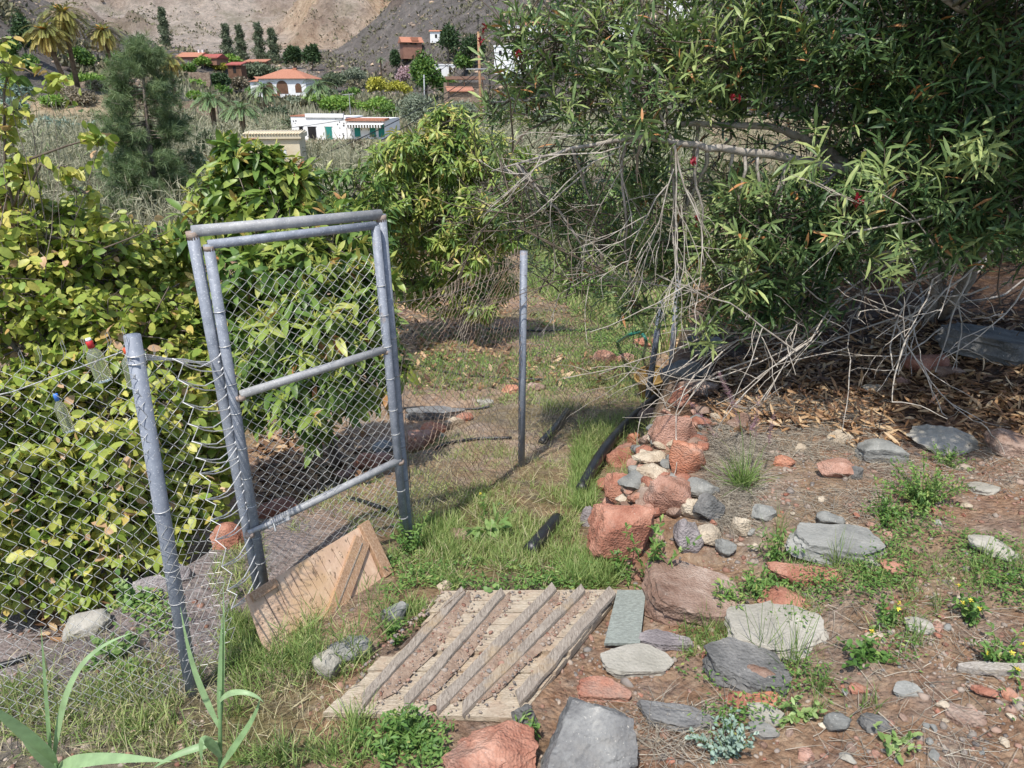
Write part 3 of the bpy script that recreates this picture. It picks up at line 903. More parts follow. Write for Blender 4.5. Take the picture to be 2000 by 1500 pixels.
M['r_brown'] = rockmat('mottled_brown_rock', [(.25, '#4f3a30'), (.42, '#7f6454'), (.58, '#9c8474'), (.75, '#c2b0a0')], 6)
M['r_purple'] = rockmat('purple_grey_rock', [(.25, '#56504f'), (.45, '#807877'), (.6, '#9a918f'), (.75, '#b8b0aa')], 6)
M['r_slate'] = rockmat('slate_rock', [(.25, '#565653'), (.45, '#7c7c77'), (.6, '#92918a'), (.75, '#b0aea6')], 5, bdist=.006)

def ico(sub):
    import bmesh
    bm = bmesh.new(); bmesh.ops.create_icosphere(bm, subdivisions=sub, radius=1)
    V = np.array([v.co[:] for v in bm.verts]); F = [tuple(v.index for v in f.verts) for f in bm.faces]; bm.free()
    return V, F
ICO = {k: ico(k) for k in (1, 2, 3, 4, 5)}
def n3(V, s, seed):
    return (vnoise(V[:, 0] * s + seed, V[:, 1] * s + 3.1, seed) + vnoise(V[:, 1] * s - seed, V[:, 2] * s + 7.7, seed + 5) + vnoise(V[:, 2] * s + 1.3 * seed, V[:, 0] * s, seed + 9)) / 1.5
def rock_shape(dims, seed, sub=3, cuts=9, rough=.10, flat=False):
    V, F = ICO[sub]; V = V.copy(); r = np.random.default_rng(seed)
    for k in range(cuts):
        n = r.normal(size=3)
        if flat: n[2] *= .12
        n = unit(n); d = r.uniform(.5, .86) if not flat else r.uniform(.55, .82)
        s = V @ n - d
        V = V - np.maximum(s, 0)[:, None] * n[None] * .93
    if flat:
        V[:, 2] = np.clip(V[:, 2], -.42, .34) / .4
        V[:, 2] += .12 * n3(V * np.array([1, 1, 0]), 1.6, seed % 71)
    V = V + unit(V) * (rough * n3(V, 1.8, seed % 97) + rough * .6 * n3(V, 5, seed % 89) + rough * .4 * n3(V, 11, seed % 83) + rough * .3 * n3(V, 23, seed % 79))[:, None]
    lo, hi = V.min(0), V.max(0)
    V = (V - (lo + hi) / 2) / (hi - lo)
    return V * np.array(dims), F
RC = [0]
def rock(name, box, mat, label, slab=False, sub=None, yaw=None, depth=None, up=.0, tilt=.12, hk=None, group=None, cat='rock', cuts=12, rough=.13, grow=1.):
    x0, y0, x1, y1 = box; gx, gy = (x1 - x0) * (grow - 1) / 2, (y1 - y0) * (grow - 1) / 2; x0 -= gx; x1 += gx; y0 -= gy; y1 += gy; RC[0] += 1; seed = 100 + RC[0] * 7
    r = np.random.default_rng(seed)
    cx = (x0 + x1) / 2
    P = G(cx, y0 * .35 + y1 * .65) if not slab else G(cx, (y0 + y1) / 2)
    k = pxm(P); wpx, hpx = (x1 - x0) * k, (y1 - y0) * k
    dv = P - CAM; ang = math.atan2(-dv[2], math.hypot(dv[0], dv[1]))
    if slab:
        hgt = .05 if hk is None else hk; dep = max(.05, (hpx - hgt * math.cos(ang) * .6) / max(math.sin(ang), .25))
    else:
        dep = (depth or .75) * wpx
        hgt = np.clip((hpx - dep * math.sin(ang) * .6) / math.cos(ang) * 1.15, .35 * wpx, 1.5 * wpx)
    V, F = rock_shape((wpx * 1.04, dep, hgt), seed, sub or (5 if (x1 - x0) > 95 else 4 if (x1 - x0) > 30 else 3), cuts, rough, slab)
    a = (r.uniform(-.2, .2) if yaw is None else yaw) + math.atan2(-P[0], P[1]) * .7
    Mt = np.array(Matrix.Rotation(a, 3, 'Z') @ Matrix.Rotation(r.uniform(-tilt, tilt), 3, 'X') @ Matrix.Rotation(r.uniform(-tilt, tilt), 3, 'Y'))
    V = V @ Mt.T
    base = P.copy()
    if slab: base[2] += hgt * .22 + up
    else:
        # put the centre on the ray through the box centre
        c = ray(cx, (y0 + y1) / 2); base = CAM + c * (P[1] / c[1]); base[2] += up
    me = bpy.data.meshes.new(name); me.from_pydata([tuple(v) for v in V], [], F)
    me.polygons.foreach_set('use_smooth', [True] * len(me.polygons)) if hasattr(me.polygons, 'foreach_set') else None
    me.update()
    if hasattr(me, 'set_sharp_from_angle'): me.set_sharp_from_angle(angle=R(32))
    o = link_mesh(name, me, M[mat], None, base)
    return tag(o, label, cat, group)

PILE = 'stones of the loose rock pile by the path'
for bx, mt, lb in [
    ((1153, 985, 1268, 1112), 'r_red', 'largest red brown block at the front foot of the rock pile'),
    ((1262, 935, 1344, 1026), 'r_pink', 'round pinkish brown boulder resting on the large red block of the pile'),
    ((1273, 808, 1354, 892), 'r_pink', 'pale pink slab tilted on top of the rock pile'),
    ((1309, 864, 1374, 943), 'r_orange', 'bright orange rounded stone on the right shoulder of the rock pile'),
    ((1236, 878, 1306, 917), 'r_tan', 'cream stone with grey right half in the middle of the rock pile'),
    ((1246, 908, 1308, 952), 'r_tan', 'pale tan grey stone just above the pinkish boulder in the pile'),
    ((1209, 920, 1267, 970), 'r_slate', 'thin blue grey splinter of stone wedged in the rock pile'),
    ((1182, 928, 1238, 990), 'r_red', 'rusty red stone resting on the left of the large block'),
    ((1186, 872, 1242, 928), 'r_red', 'red stone on the left edge of the pile next to the black pipe'),
    ((1244, 799, 1292, 840), 'r_brown', 'brown round stone at the back end of the pile by the black pipe'),
    ((1226, 962, 1262, 990), 'r_orange', 'small bright rust coloured stone under the blue grey splinter'),
    ((1342, 937, 1402, 976), 'r_slate', 'flat greenish grey stone between the orange stone and the grass tuft'),
    ((1326, 977, 1364, 1021), 'r_tan', 'cream coloured stone right of the pinkish boulder'),
    ((1354, 968, 1412, 1028), 'r_dark', 'dark grey angular stone with dry roots on the right of the pile'),
    ((1317, 1018, 1372, 1084), 'r_purple', 'upright purple grey stone at the right foot of the pile'),
    ((1365, 1031, 1408, 1071), 'r_tan', 'small cream stone on the dirt at the right foot of the pile'),
    ((1397, 1057, 1434, 1093), 'r_slate', 'small grey green chunk below the small cream stone'),
    ((1429, 1014, 1463, 1056), 'r_tan', 'small tan block standing on the dirt right of the pile'),
    ((1164, 938, 1204, 966), 'r_red', 'dusty red stone at the left side of the pile above the grass'),
    ((1134, 990, 1164, 1042), 'r_purple', 'grey brown stone half hidden by grass left of the large red block'),
    ((1225, 848, 1250, 872), 'r_orange', 'little orange stone beside the black pipe near the pile top'),
    ((1248, 846, 1278, 882), 'r_brown', 'brown stone tucked left of the pink slab'),
    ((1262, 832, 1284, 850), 'r_slate', 'small grey stone under the brown round stone of the pile'),
    ((1233, 870, 1262, 892), 'r_dark', 'small dark stone above the cream stone of the pile'),
    ((1306, 758, 1346, 802), 'r_red', 'red broken stone above the pile at the edge of the dry leaves'),
    ((1344, 815, 1388, 842), 'r_red', 'dark red flat stone behind the pink slab'),
    ((1386, 1020, 1400, 1034), 'r_red', 'tiny red stone above the small cream stone'),
]:
    rock('rock', bx, mt, lb, group=PILE, depth=.82, cuts=14, grow=1.07, up=.015)
for bx, mt, lb, kw in [
    ((1290, 700, 1384, 752), 'r_dark', 'large dark boulder under the oleander beside the two dark posts', {}),
    ((1318, 738, 1402, 778), 'r_brown', 'dark brown boulder in shade just above the red broken stone', {}),
    ((1340, 655, 1410, 704), 'r_dark', 'dark boulder behind the bare twigs at the top of the bank', {}),
    ((1420, 803, 1474, 848), 'r_brown', 'half buried brown stone among dry grass behind the plumed grass', {}),
    ((1618, 838, 1668, 876), 'r_tan', 'tan lumpy stone at the edge of the leaf litter', {}),
    ((1676, 856, 1768, 914), 'r_slate', 'flat topped blue grey stone in front of the leaf litter', {}),
    ((1780, 838, 1904, 890), 'r_pale', 'long pale tan stone at the front of the leaf litter', {}),
    ((1930, 840, 2030, 898), 'r_brown', 'reddish brown stone cut by the right edge of the photo', {}),
    ((1598, 893, 1678, 940), 'r_pink', 'salmon pink stone next to the small black stone', {}),
    ((1656, 910, 1684, 944), 'r_dark', 'small black stone touching the salmon pink stone', {}),
    ((1513, 888, 1552, 917), 'r_orange', 'small orange brown stone on the dirt left of the salmon pink stone', {}),
    ((1550, 866, 1578, 892), 'r_tan', 'little tan stone behind the orange brown stone', {}),
    ((1838, 640, 2040, 722), 'r_dark', 'big dark slab lying in the shade under the oleander at right', dict(slab=True, hk=.16)),
    ((1768, 690, 1852, 738), 'r_red', 'dull red stone in the shade left of the big dark slab', {}),
    ((1826, 712, 1880, 742), 'r_brown', 'brown stone in the shade below the big dark slab', {}),
    ((1686, 750, 1724, 772), 'r_tan', 'small tan stone lying on the brown leaf litter', {}),
    ((1740, 735, 1776, 758), 'r_pink', 'small mauve stone on the leaf litter under the oleander', {}),
    ((1470, 986, 1518, 1022), 'r_slate', 'grey angular stone beside rush stems above the tan block', {}),
    ((1542, 1033, 1720, 1108), 'r_slate', 'wide grey slab stepping stone in the middle of the right slope', dict(slab=True, hk=.09)),
    ((1596, 1000, 1648, 1036), 'r_slate', 'small grey stone set behind the wide grey slab', {}),
    ((1418, 1178, 1612, 1295), 'r_pale', 'largest pale flat slab beside the green weeds', dict(slab=True, hk=.07)),
    ((1372, 1268, 1535, 1372), 'r_dark', 'dark grey slab just below the largest pale slab', dict(slab=True, hk=.10)),
    ((1485, 1149, 1588, 1188), 'r_red', 'red oblong stone touching the top of the pale slab', {}),
    ((1500, 1110, 1640, 1150), 'r_red', 'low dusty red stone sunk in weeds below the wide grey slab', dict(slab=True, hk=.05)),
    ((1256, 1112, 1445, 1240), 'r_brown', 'mottled brown stone with white patches right of the slatted panel', dict(slab=True, hk=.13)),
    ((1289, 1232, 1322, 1248), 'r_orange', 'tiny orange stone under the mottled brown stone', {}),
    ((1242, 1238, 1350, 1284), 'r_purple', 'purple grey stone below the mottled brown stone', dict(slab=True, hk=.06)),
    ((1174, 1262, 1315, 1334), 'r_pale', 'dusty tan grey flat stone right of the slats', dict(slab=True, hk=.05)),
    ((1128, 1330, 1230, 1380), 'r_red', 'flat red stone right of the front end of the panel', dict(slab=True, hk=.05)),
    ((1040, 1372, 1232, 1530), 'r_grey', 'large smooth grey boulder at the bottom edge in front of the panel', dict(cuts=17, rough=.09, depth=.9)),
    ((868, 1424, 1048, 1540), 'r_red', 'large rust orange boulder under the front edge of the panel', dict(cuts=14)),
    ((1243, 1378, 1395, 1436), 'r_grey', 'long flat grey stone right of the large grey boulder', dict(slab=True, hk=.05)),
    ((1000, 1378, 1054, 1442), 'r_dark', 'dark grey stone wedged between the panel and the large grey boulder', {}),
    ((1446, 1298, 1520, 1348), 'r_brown', 'small brown grey stone lying on the dark slab', {}),
    ((1413, 1352, 1470, 1388), 'r_red', 'brick red stone at the foot of the dark slab', {}),
    ((1466, 1348, 1522, 1378), 'r_orange', 'reddish stone right of the brick red stone', {}),
    ((1896, 1048, 1986, 1092), 'r_pale', 'grey stone among weeds near the right edge', {}),
    ((1893, 943, 1948, 970), 'r_pale', 'small white grey flat stone near the right edge above the weeds', dict(slab=True, hk=.03)),
    ((1770, 1205, 1822, 1242), 'r_pale', 'rounded pale stone among yellow flowers', {}),
    ((1690, 1232, 1730, 1256), 'r_tan', 'pale tan stone among low green leaves', {}),
    ((1720, 1095, 1770, 1130), 'r_red', 'dusty red stone right of the wide grey slab', {}),
    ((1690, 1090, 1724, 1112), 'r_pale', 'pale stone at the lower right corner of the wide grey slab', {}),
    ((1680, 1400, 1745, 1428), 'r_dark', 'dark grey wedge of stone on the lower right path', {}),
    ((1610, 1390, 1660, 1440), 'r_slate', 'grey triangular stone with a leaf on the lower right path', {}),
    ((1900, 1338, 1946, 1366), 'r_red', 'red stone just below the bleached length of wood', {}),
    ((1958, 1345, 1992, 1372), 'r_orange', 'orange stone at right edge below the length of wood', {}),
    ((1460, 1415, 1520, 1450), 'r_slate', 'blue grey stone near the bottom centre right', dict(slab=True, hk=.03)),
    ((1460, 1380, 1530, 1420), 'r_pale', 'flat beige stone below the reddish stone', dict(slab=True, hk=.03)),
    ((1660, 1335, 1695, 1356), 'r_red', 'small red stone in the middle of the lower right path', {}),
    ((1745, 1335, 1800, 1365), 'r_slate', 'flat grey stone on the path left of the length of wood', dict(slab=True, hk=.02)),
    ((1640, 1470, 1672, 1492), 'r_pale', 'white chip of stone at the bottom of the right path', {}),
    ((1850, 1385, 1920, 1425), 'r_brown', 'broken brown stone on the lower right path', dict(slab=True, hk=.03)),
    ((744, 1179, 798, 1230), 'r_slate', 'grey stone standing between the hatch and the slatted panel', {}),
    ((608, 1272, 668, 1345), 'r_pale', 'pale stone in grass below the hatch', {}),
    ((640, 1238, 724, 1304), 'r_slate', 'grey stone under the lower corner of the hatch', {}),
    ((853, 1131, 884, 1158), 'r_tan', 'tan dry clod at the back left corner of the slatted panel', {}),
    ((870, 1028, 920, 1062), 'r_brown', 'brown dirt clod in the grass behind the hatch', {}),
    ((264, 1118, 334, 1182), 'r_purple', 'grey boulder at the bank edge left of the leaning post', {}),
    ((322, 1100, 372, 1150), 'r_purple', 'grey brown boulder right behind the leaning fence post', {}),
    ((126, 1193, 210, 1250), 'r_pale', 'pale boulder at the lower edge of the gravel bank at left', {}),
    ((415, 1018, 494, 1088), 'r_red', 'rounded salmon boulder behind the left gate post', {}),
    ((498, 973, 596, 1020), 'r_red', 'long red boulder behind the lower gate rail', {}),
    ((684, 878, 748, 924), 'r_orange', 'orange red stone beside the avocado trunk', {}),
    ((656, 915, 706, 936), 'r_pink', 'small pink stone in front of the avocado trunk', {}),
    ((728, 862, 776, 886), 'r_slate', 'grey green stone touching the right gate post', {}),
    ((722, 883, 770, 905), 'r_pink', 'pale pink stone between the avocado trunk and gate post', {}),
    ((786, 836, 862, 892), 'r_pink', 'large pinkish red stone just right of the gate behind the mesh', {}),
    ((792, 796, 906, 826), 'r_grey', 'long grey slab at the terrace edge right of the gate', dict(slab=True, hk=.10)),
    ((822, 824, 872, 848), 'r_orange', 'orange stone under the long grey slab', {}),
    ((868, 812, 906, 842), 'r_tan', 'tan stone at the right end of the long grey slab', {}),
    ((830, 842, 872, 866), 'r_slate', 'grey green stone beside the large pinkish red stone', {}),
    ((886, 806, 924, 826), 'r_red', 'small red stone at the terrace edge behind the mesh', {}),
    ((978, 750, 1018, 774), 'r_orange', 'orange stone on the orchard soil left of the back fence post', {}),
    ((1030, 748, 1066, 768), 'r_brown', 'small stone capped with white at the right of the back fence post', {}),
    ((932, 780, 964, 794), 'r_pale', 'flat whitish stone on the orchard soil', dict(slab=True, hk=.04)),
    ((1158, 680, 1210, 722), 'r_pink', 'pink boulder on the orchard grass near the two dark posts', {}),
    ((1205, 690, 1240, 712), 'r_pink', 'small pink stone right of the pink boulder in the orchard', {}),
    ((1240, 660, 1292, 684), 'r_orange', 'reddish stone beside the yellow tub', {}),
]:
    rock('rock', bx, mt, lb, **kw)
# small loose stones: three kinds, copied shapes
SM = {}
for kind_ in ('r_red', 'r_tan', 'r_slate', 'r_pink', 'r_brown'):
    for v in range(4):
        V, F = rock_shape((1, .8, .6), 900 + v * 13 + len(SM), 2, 8, .10)
        me = bpy.data.meshes.new('small_stone'); me.from_pydata([tuple(q) for q in V], [], F); me.materials.append(M[kind_])
        me.polygons.foreach_set('use_smooth', [True] * len(me.polygons)); me.update()
        if hasattr(me, 'set_sharp_from_angle'): me.set_sharp_from_angle(angle=R(35))
        SM[kind_, v] = me
LBL = {'r_red': 'small dull red stone loose on the dirt slope right of the panel', 'r_tan': 'small tan stone loose on the dirt slope right of the panel',
       'r_slate': 'small blue grey stone loose on the dirt slope right of the panel', 'r_pink': 'small pinkish stone loose on the dirt slope right of the panel', 'r_brown': 'small brown stone loose on the dirt slope right of the panel'}
rs_ = random.Random(4)
n_ = 0
while n_ < 150:
    px, py = rs_.uniform(1190, 2060), rs_.uniform(870, 1495)
    if px < 1440 and py < 1100: continue
    P = G(px, py); k = rs_.choice(['r_red', 'r_red', 'r_tan', 'r_slate', 'r_pink', 'r_brown'])
    o = bpy.data.objects.new('small_stone', SM[k, rs_.randrange(4)]); COL.objects.link(o)
    s = rs_.choice([.018, .022, .026, .03, .036, .045]) * rs_.uniform(.8, 1.25)
    o.scale = (s, s, s); o.rotation_euler = (rs_.uniform(-.3, .3), rs_.uniform(-.3, .3), rs_.uniform(0, 6.3))
    o.location = (P[0], P[1], H(P[0], P[1]) + s * .12)
    tag(o, LBL[k], 'stone', LBL[k].replace('stone loose', 'stones loose')); n_ += 1

PL = 'small broken stone filling a gap of the rock pile by the path'
while n_ < 292:
    f_ = rs_.random(); px = 1175 + 150 * f_ + rs_.uniform(-30, 90); py = 1080 - 270 * f_ + rs_.uniform(-30, 30)
    P = G(px, py); k = rs_.choice(['r_red', 'r_tan', 'r_slate', 'r_pink', 'r_brown'])
    o = bpy.data.objects.new('small_stone', SM[k, rs_.randrange(4)]); COL.objects.link(o)
    s = rs_.uniform(.05, .115); o.scale = (s, s, s); o.rotation_euler = (rs_.uniform(-.5, .5), rs_.uniform(-.5, .5), rs_.uniform(0, 6.3))
    o.location = (P[0], P[1], P[2] + s * .28); tag(o, PL, 'stone', PL.replace('stone filling', 'stones filling')); n_ += 1

# gravel (stuff): many tiny pebbles in one mesh
def pebbles(name, pts, sizes, mat, sub=1):
    V0, F0 = ICO[sub]; n = len(pts); K = len(V0)
    sc = sizes[:, None] * rng.uniform(.55, 1.2, (n, 3)) * np.array([1, 1, .65])
    V = V0[None] * sc[:, None, :] * (1 + .7 * (rng.random((n, K, 1)) - .5))
    a = rng.random(n) * 6.28; c, s_ = np.cos(a)[:, None], np.sin(a)[:, None]
    V = np.stack([V[..., 0] * c - V[..., 1] * s_, V[..., 0] * s_ + V[..., 1] * c, V[..., 2]], -1) + pts[:, None]
    F = np.array(F0)
    o = np_mesh(name, V.reshape(-1, 3), (F[None] + (np.arange(n) * K)[:, None, None]).ravel(), np.full(n * len(F), 3), mat, attrs={'tint': np.repeat(rng.random(n), K)})
    return tag(o, kind='stuff')
t = NT('gravel'); c = t.ramp(t.attr('tint'), [(0, '#7a5545'), (.2, '#9c7866'), (.4, '#a28d7c'), (.6, '#807a74'), (.8, '#ab9a88'), (1., '#655f5b')])
t.bump(t.noise(150, 5, .6, t.pos()), .6, .004); M['gravel'] = t.fin(c, .95, .2)
def scatter(n, boxes, dens=None):
    """ground points whose picture positions fall in boxes [(x0,y0,x1,y1,weight)]; spread evenly over the ground"""
    out = []
    tot = sum(b[4] for b in boxes)
    for x0, y0, x1, y1, wt in boxes:
        k = int(n * wt / tot)
        c = [G(x, y) for x, y in ((x0, y0), (x1, y0), (x1, y1), (x0, y1))]
        # bilinear with correction for depth
        u = rng.random(k); v = rng.random(k)
        q = (np.array(c[0])[None] * (1 - u)[:, None] + np.array(c[1])[None] * u[:, None]) * (1 - v)[:, None] + (np.array(c[3])[None] * (1 - u)[:, None] + np.array(c[2])[None] * u[:, None]) * v[:, None]
        out.append(q)
    P = np.concatenate(out)
    if dens is not None:
        P = P[rng.random(len(P)) < dens(P[:, 0], P[:, 1])]
    P[:, 2] = H(P[:, 0], P[:, 1])
    return P
gp = scatter(11000, [(1240, 1000, 2000, 1500, 5), (2000, 850, 2700, 1500, 2.5), (1450, 880, 2000, 1000, 2), (1010, 1200, 1250, 1500, 1.2), (0, 1150, 420, 1500, 2), (560, 1180, 720, 1400, .6), (800, 620, 1180, 820, 1.2), (1420, 870, 1560, 1100, .8)],
             lambda x, y: .25 + .75 * smooth(-.15, .2, fbm(x * 2.5, y * 2.5, 91, 3)))
pebbles('gravel', gp + np.array([0, 0, .001]), rng.gamma(1.3, .0036, len(gp)) + .0016, M['gravel'])
# dirt crumbs on the panel
u, v = rng.random(140), rng.random(140)
pp = np.array([Qp(a, b, .004) for a, b in zip(u * .9 + .08, v)])
q_ = []
for s0, s1, wd in ((.2, .16, .1), (.43, .395, .08), (.607, .672, .07), (.745, .843, .07)):
    for k in range(170):
        b = rng.random(); q_.append(Qp(s0 + (s1 - s0) * b + wd * rng.random() ** 1.5, .06 + .92 * b, .006))
for k in range(140):
    b = rng.random(); q_.append(Qp(-.02 + .1 * rng.random() * b, .3 + .7 * b, .004))
pp = np.concatenate([pp, np.array(q_)])
pebbles('panel_grit', pp, rng.gamma(2., .0016, len(pp)) + .0012, M['gravel'])
# ------------------------------------------------------------ near trees
M['cherimoya'] = leafmat('yellowing_broad_leaf', [(0, '#5c7a28'), (.25, '#839e36'), (.5, '#a2b048'), (.75, '#c2c256'), (.92, '#d8cc62'), (.975, '#cfa85c'), (1, '#d8b088')], .42, .34, spots='#a09a4a')
M['avocado'] = leafmat('avocado_leaf', [(0, '#4a6a2c'), (.3, '#6d8c3a'), (.6, '#94a748'), (.82, '#b4b858'), (.92, '#b39350'), (1, '#b4764c')], .38, .28)
M['avoflower'] = leafmat('avocado_blossom', [(0, '#a3a83e'), (1, '#c9c766')], .6, .35)
M['mango'] = leafmat('mango_leaf', [(0, '#46642c'), (.3, '#6a8a3a'), (.6, '#92a748'), (.85, '#b8b85c'), (1, '#cbb265')], .38, .28)
M['mangodark'] = leafmat('deep_mango_leaf', [(0, '#3c5a2a'), (.35, '#587a36'), (.7, '#7c9544'), (.92, '#9daa56'), (1, '#b5a25c')], .38, .26)
M['oleander'] = leafmat('oleander_leaf', [(0, '#35502e'), (.25, '#4f6c3e'), (.55, '#7b9356'), (.85, '#b0bd72'), (.965, '#b8c075'), (.985, '#bb8a50'), (1, '#c98e58')], .4, .3)
M['mangofruit'] = noisemat('young_mango', [(.3, '#8d9a54'), (.7, '#b3a468')], 10, .5, .1)

def perp(d):
    q = np.where(np.abs(d[:, 2:3]) < .85, np.array([[0, 0, 1.]]), np.array([[1., 0, 0]]))
    x = unit(np.cross(d, q)); return x, np.cross(d, x)

def tips_in(c, r, n, inner=.45, squash=.85, outward=.7, upb=.35):
    d = rdir(n); rad = r * (inner + (1 - inner) * rng.random(n) ** .6)
    p = np.array(c)[None] + d * rad[:, None] * np.array([1, 1, squash])
    return p, unit(d * outward + np.array([0, 0, upb]) + .35 * rng.normal(size=(n, 3)))

def whorls(LV, tips, dirs, nl, span, spread, L, Wd, kind='lance', droop=.3, grav=.2, tint=None, tvar=.18, upmix=.6, dead=0):
    n = len(tips); x, y = perp(dirs)
    i = np.arange(nl)
    ph = (i * 2.39996)[None] + rng.random((n, 1)) * 6.28
    th = spread * (.75 + .5 * rng.random((n, nl)))
    th = th * (1.15 - .5 * i[None] / nl)
    ld = dirs[:, None] * np.cos(th)[..., None] + (x[:, None] * np.cos(ph)[..., None] + y[:, None] * np.sin(ph)[..., None]) * np.sin(th)[..., None]
    ld[..., 2] -= grav * (.5 + rng.random((n, nl)))
    base = tips[:, None] - dirs[:, None] * (span * (1 - i / max(nl - 1, 1)))[None, :, None]
    up = np.array([0, 0, upmix])[None, None] + dirs[:, None] * (1 - upmix) + .35 * rng.normal(size=(n, nl, 3))
    base_t = (rng.random(n) if tint is None else np.asarray(tint))[:, None]
    tt = np.clip(base_t + tvar * rng.normal(size=(n, nl)), 0, 1).ravel()
    if dead: tt = np.where(rng.random(len(tt)) < dead, 1., np.minimum(tt, .95))
    sz = (.45 + .75 * rng.random((n, nl)) ** .7).ravel()
    LV.add(kind, base.reshape(-1, 3), ld.reshape(-1, 3), up.reshape(-1, 3), L * sz, Wd * sz, droop * (.5 + rng.random(n * nl)), .25, tt)

def branch_curve(mb, a, b, r0, r1, bow=.15, n=8, sides=7, lift=.2, wob=.02):
    a = np.array(a, float); b = np.array(b, float); L = np.linalg.norm(b - a)
    o = rdir(1)[0] * bow * L; o[2] = abs(o[2]) * .3 + lift * L
    pts = []
    for k in range(n + 1):
        t = k / n
        p = a * (1 - t) ** 2 + (lerp(a, b, .5) + o) * 2 * t * (1 - t) + b * t * t
        if 0 < k < n: p = p + rdir(1)[0] * wob * L
        pts.append(p)
    mb.tube(pts, [r0 + (r1 - r0) * (k / n) ** .7 for k in range(n + 1)], sides)
    return pts

def tree(name, label, cat, base, clumps, leafm, barkm, style, trunk_top, r0=.06, group=None, dens=1.):
    base = np.array(base, float); base[2] = H(base[0], base[1]) - .03
    root = thing(name, base, label, cat, group)
    mb = MB(); tt = np.array(trunk_top, float)
    tr = branch_curve(mb, base, tt, r0, r0 * .62, .06, 8, 10, 0, .015)
    TW = Twigs(); LV = Leaves(); FL = Leaves()
    for c, r, n in clumps:
        c = np.array(c, float); n = int(n * dens)
        k = int(np.argmin([np.linalg.norm(np.array(p) - c) + (0 if i > 2 else 1) for i, p in enumerate(tr)]))
        st = tr[max(2, min(k, len(tr) - 1))] if np.linalg.norm(c - tt) > .05 else tt
        branch_curve(mb, st, c, min(r0 * .38, r * .055), min(r0 * .12, r * .02), .12, 7, 6, .05, .02)
        P, D = tips_in(c, r, n)
        m_ = rng.random(len(P)) < .6
        mid = (P[m_] + c) / 2 + rng.normal(size=(m_.sum(), 3)) * r * .12
        TW.add(np.repeat(c[None], m_.sum(), 0) + rng.normal(size=(m_.sum(), 3)) * r * .15, mid, P[m_], r0 * .07 + .002, .0018)
        style(LV, FL, P, D)
    mb.build('trunk', barkm, root, True)
    TW.build('twigs', barkm, root)
    LV.build('crown', leafm[0], root)
    if FL.parts: FL.build('blossom', leafm[1], root)
    return root

def st_cheri(LV, FL, P, D):
    n = len(P); k = 9
    D = unit(D + np.array([0, 0, -.15])); x, y = perp(D)
    ln = .20 * (.7 + .6 * rng.random(n))
    i = np.arange(k); t = i / (k - 1)
    base = P[:, None] - D[:, None] * (ln[:, None] * (1 - t)[None])[..., None]
    s = np.where(i % 2, 1, -1)[None, :, None]
    ld = x[:, None] * s * .8 + D[:, None] * .45 + np.array([0, 0, -.55]) + .3 * rng.normal(size=(n, k, 3))
    up = np.array([0, -.25, .8]) + .5 * rng.normal(size=(n, k, 3))
    tt = np.clip(.52 + .16 * rng.normal(size=(n, 1)) + .16 * rng.normal(size=(n, k)) + (rng.random((n, k)) > .965) * .5, 0, 1).ravel()
    sz = (.65 + .6 * rng.random((n, k))).ravel()
    LV.add('ovate', base.reshape(-1, 3), ld.reshape(-1, 3), up.reshape(-1, 3), .066 * sz, .039 * sz, .25 * rng.random(n * k), .2, tt)
    FL_t = Twigs
def st_avo(LV, FL, P, D):
    D = unit(D + np.array([0, 0, .35]))
    whorls(LV, P, D, 11, .10, 1.05, .125, .044, 'ovate', .45, .45, np.clip(.4 + .16 * rng.normal(size=len(P)), 0, .8), .13)
    m = rng.random(len(P)) < .22
    whorls(LV, P[m] + D[m] * .03, D[m], 4, .02, .6, .085, .03, 'lance', .2, .0, np.full(m.sum(), .88), .06)
    m = rng.random(len(P)) < .45
    whorls(FL, P[m] + D[m] * .05, D[m], 16, .08, .9, .05, .010, 'simple', .1, 0)
def st_mango(LV, FL, P, D):
    D = unit(D + np.array([0, 0, .3]))
    whorls(LV, P, D, 13, .08, 1.05, .15, .033, 'lance', .55, .38, np.clip(.56 + .2 * rng.normal(size=len(P)), 0, 1), .14)
def st_mangodark(LV, FL, P, D):
    D = unit(D + np.array([0, 0, .3]))
    whorls(LV, P, D, 10, .08, 1.05, .16, .036, 'lance', .6, .4, np.clip(.45 + .2 * rng.normal(size=len(P)), 0, 1), .14)

cl = [(60, 480, 4.1, .45, 85), (170, 520, 4.2, .42, 80), (60, 640, 3.9, .5, 95), (205, 660, 3.9, .42, 85), (320, 590, 4.4, .3, 45), (75, 830, 3.5, .45, 85), (215, 850, 3.5, .42, 80),
      (330, 790, 3.8, .32, 55), (400, 900, 3.9, .25, 35), (90, 1030, 3.3, .35, 55), (240, 1000, 3.4, .3, 50), (335, 950, 3.6, .28, 45), (0, 370, 4.1, .22, 14), (-60, 560, 3.7, .5, 60),
      (-60, 800, 3.3, .5, 60), (20, 1130, 3.2, .25, 30), (130, 410, 4.3, .2, 16), (-80, 1000, 3.1, .4, 40), (380, 820, 3.9, .22, 30), (350, 660, 4.3, .22, 34), (270, 480, 4.6, .26, 40), (250, 580, 4.4, .3, 50), (330, 520, 4.7, .2, 24), (400, 720, 4.3, .2, 26), (150, 1120, 3.2, .22, 30), (300, 1060, 3.4, .22, 30), (120, 740, 3.7, .4, 80), (280, 880, 3.6, .3, 50), (30, 930, 3.3, .35, 50), (380, 980, 3.7, .18, 20)]
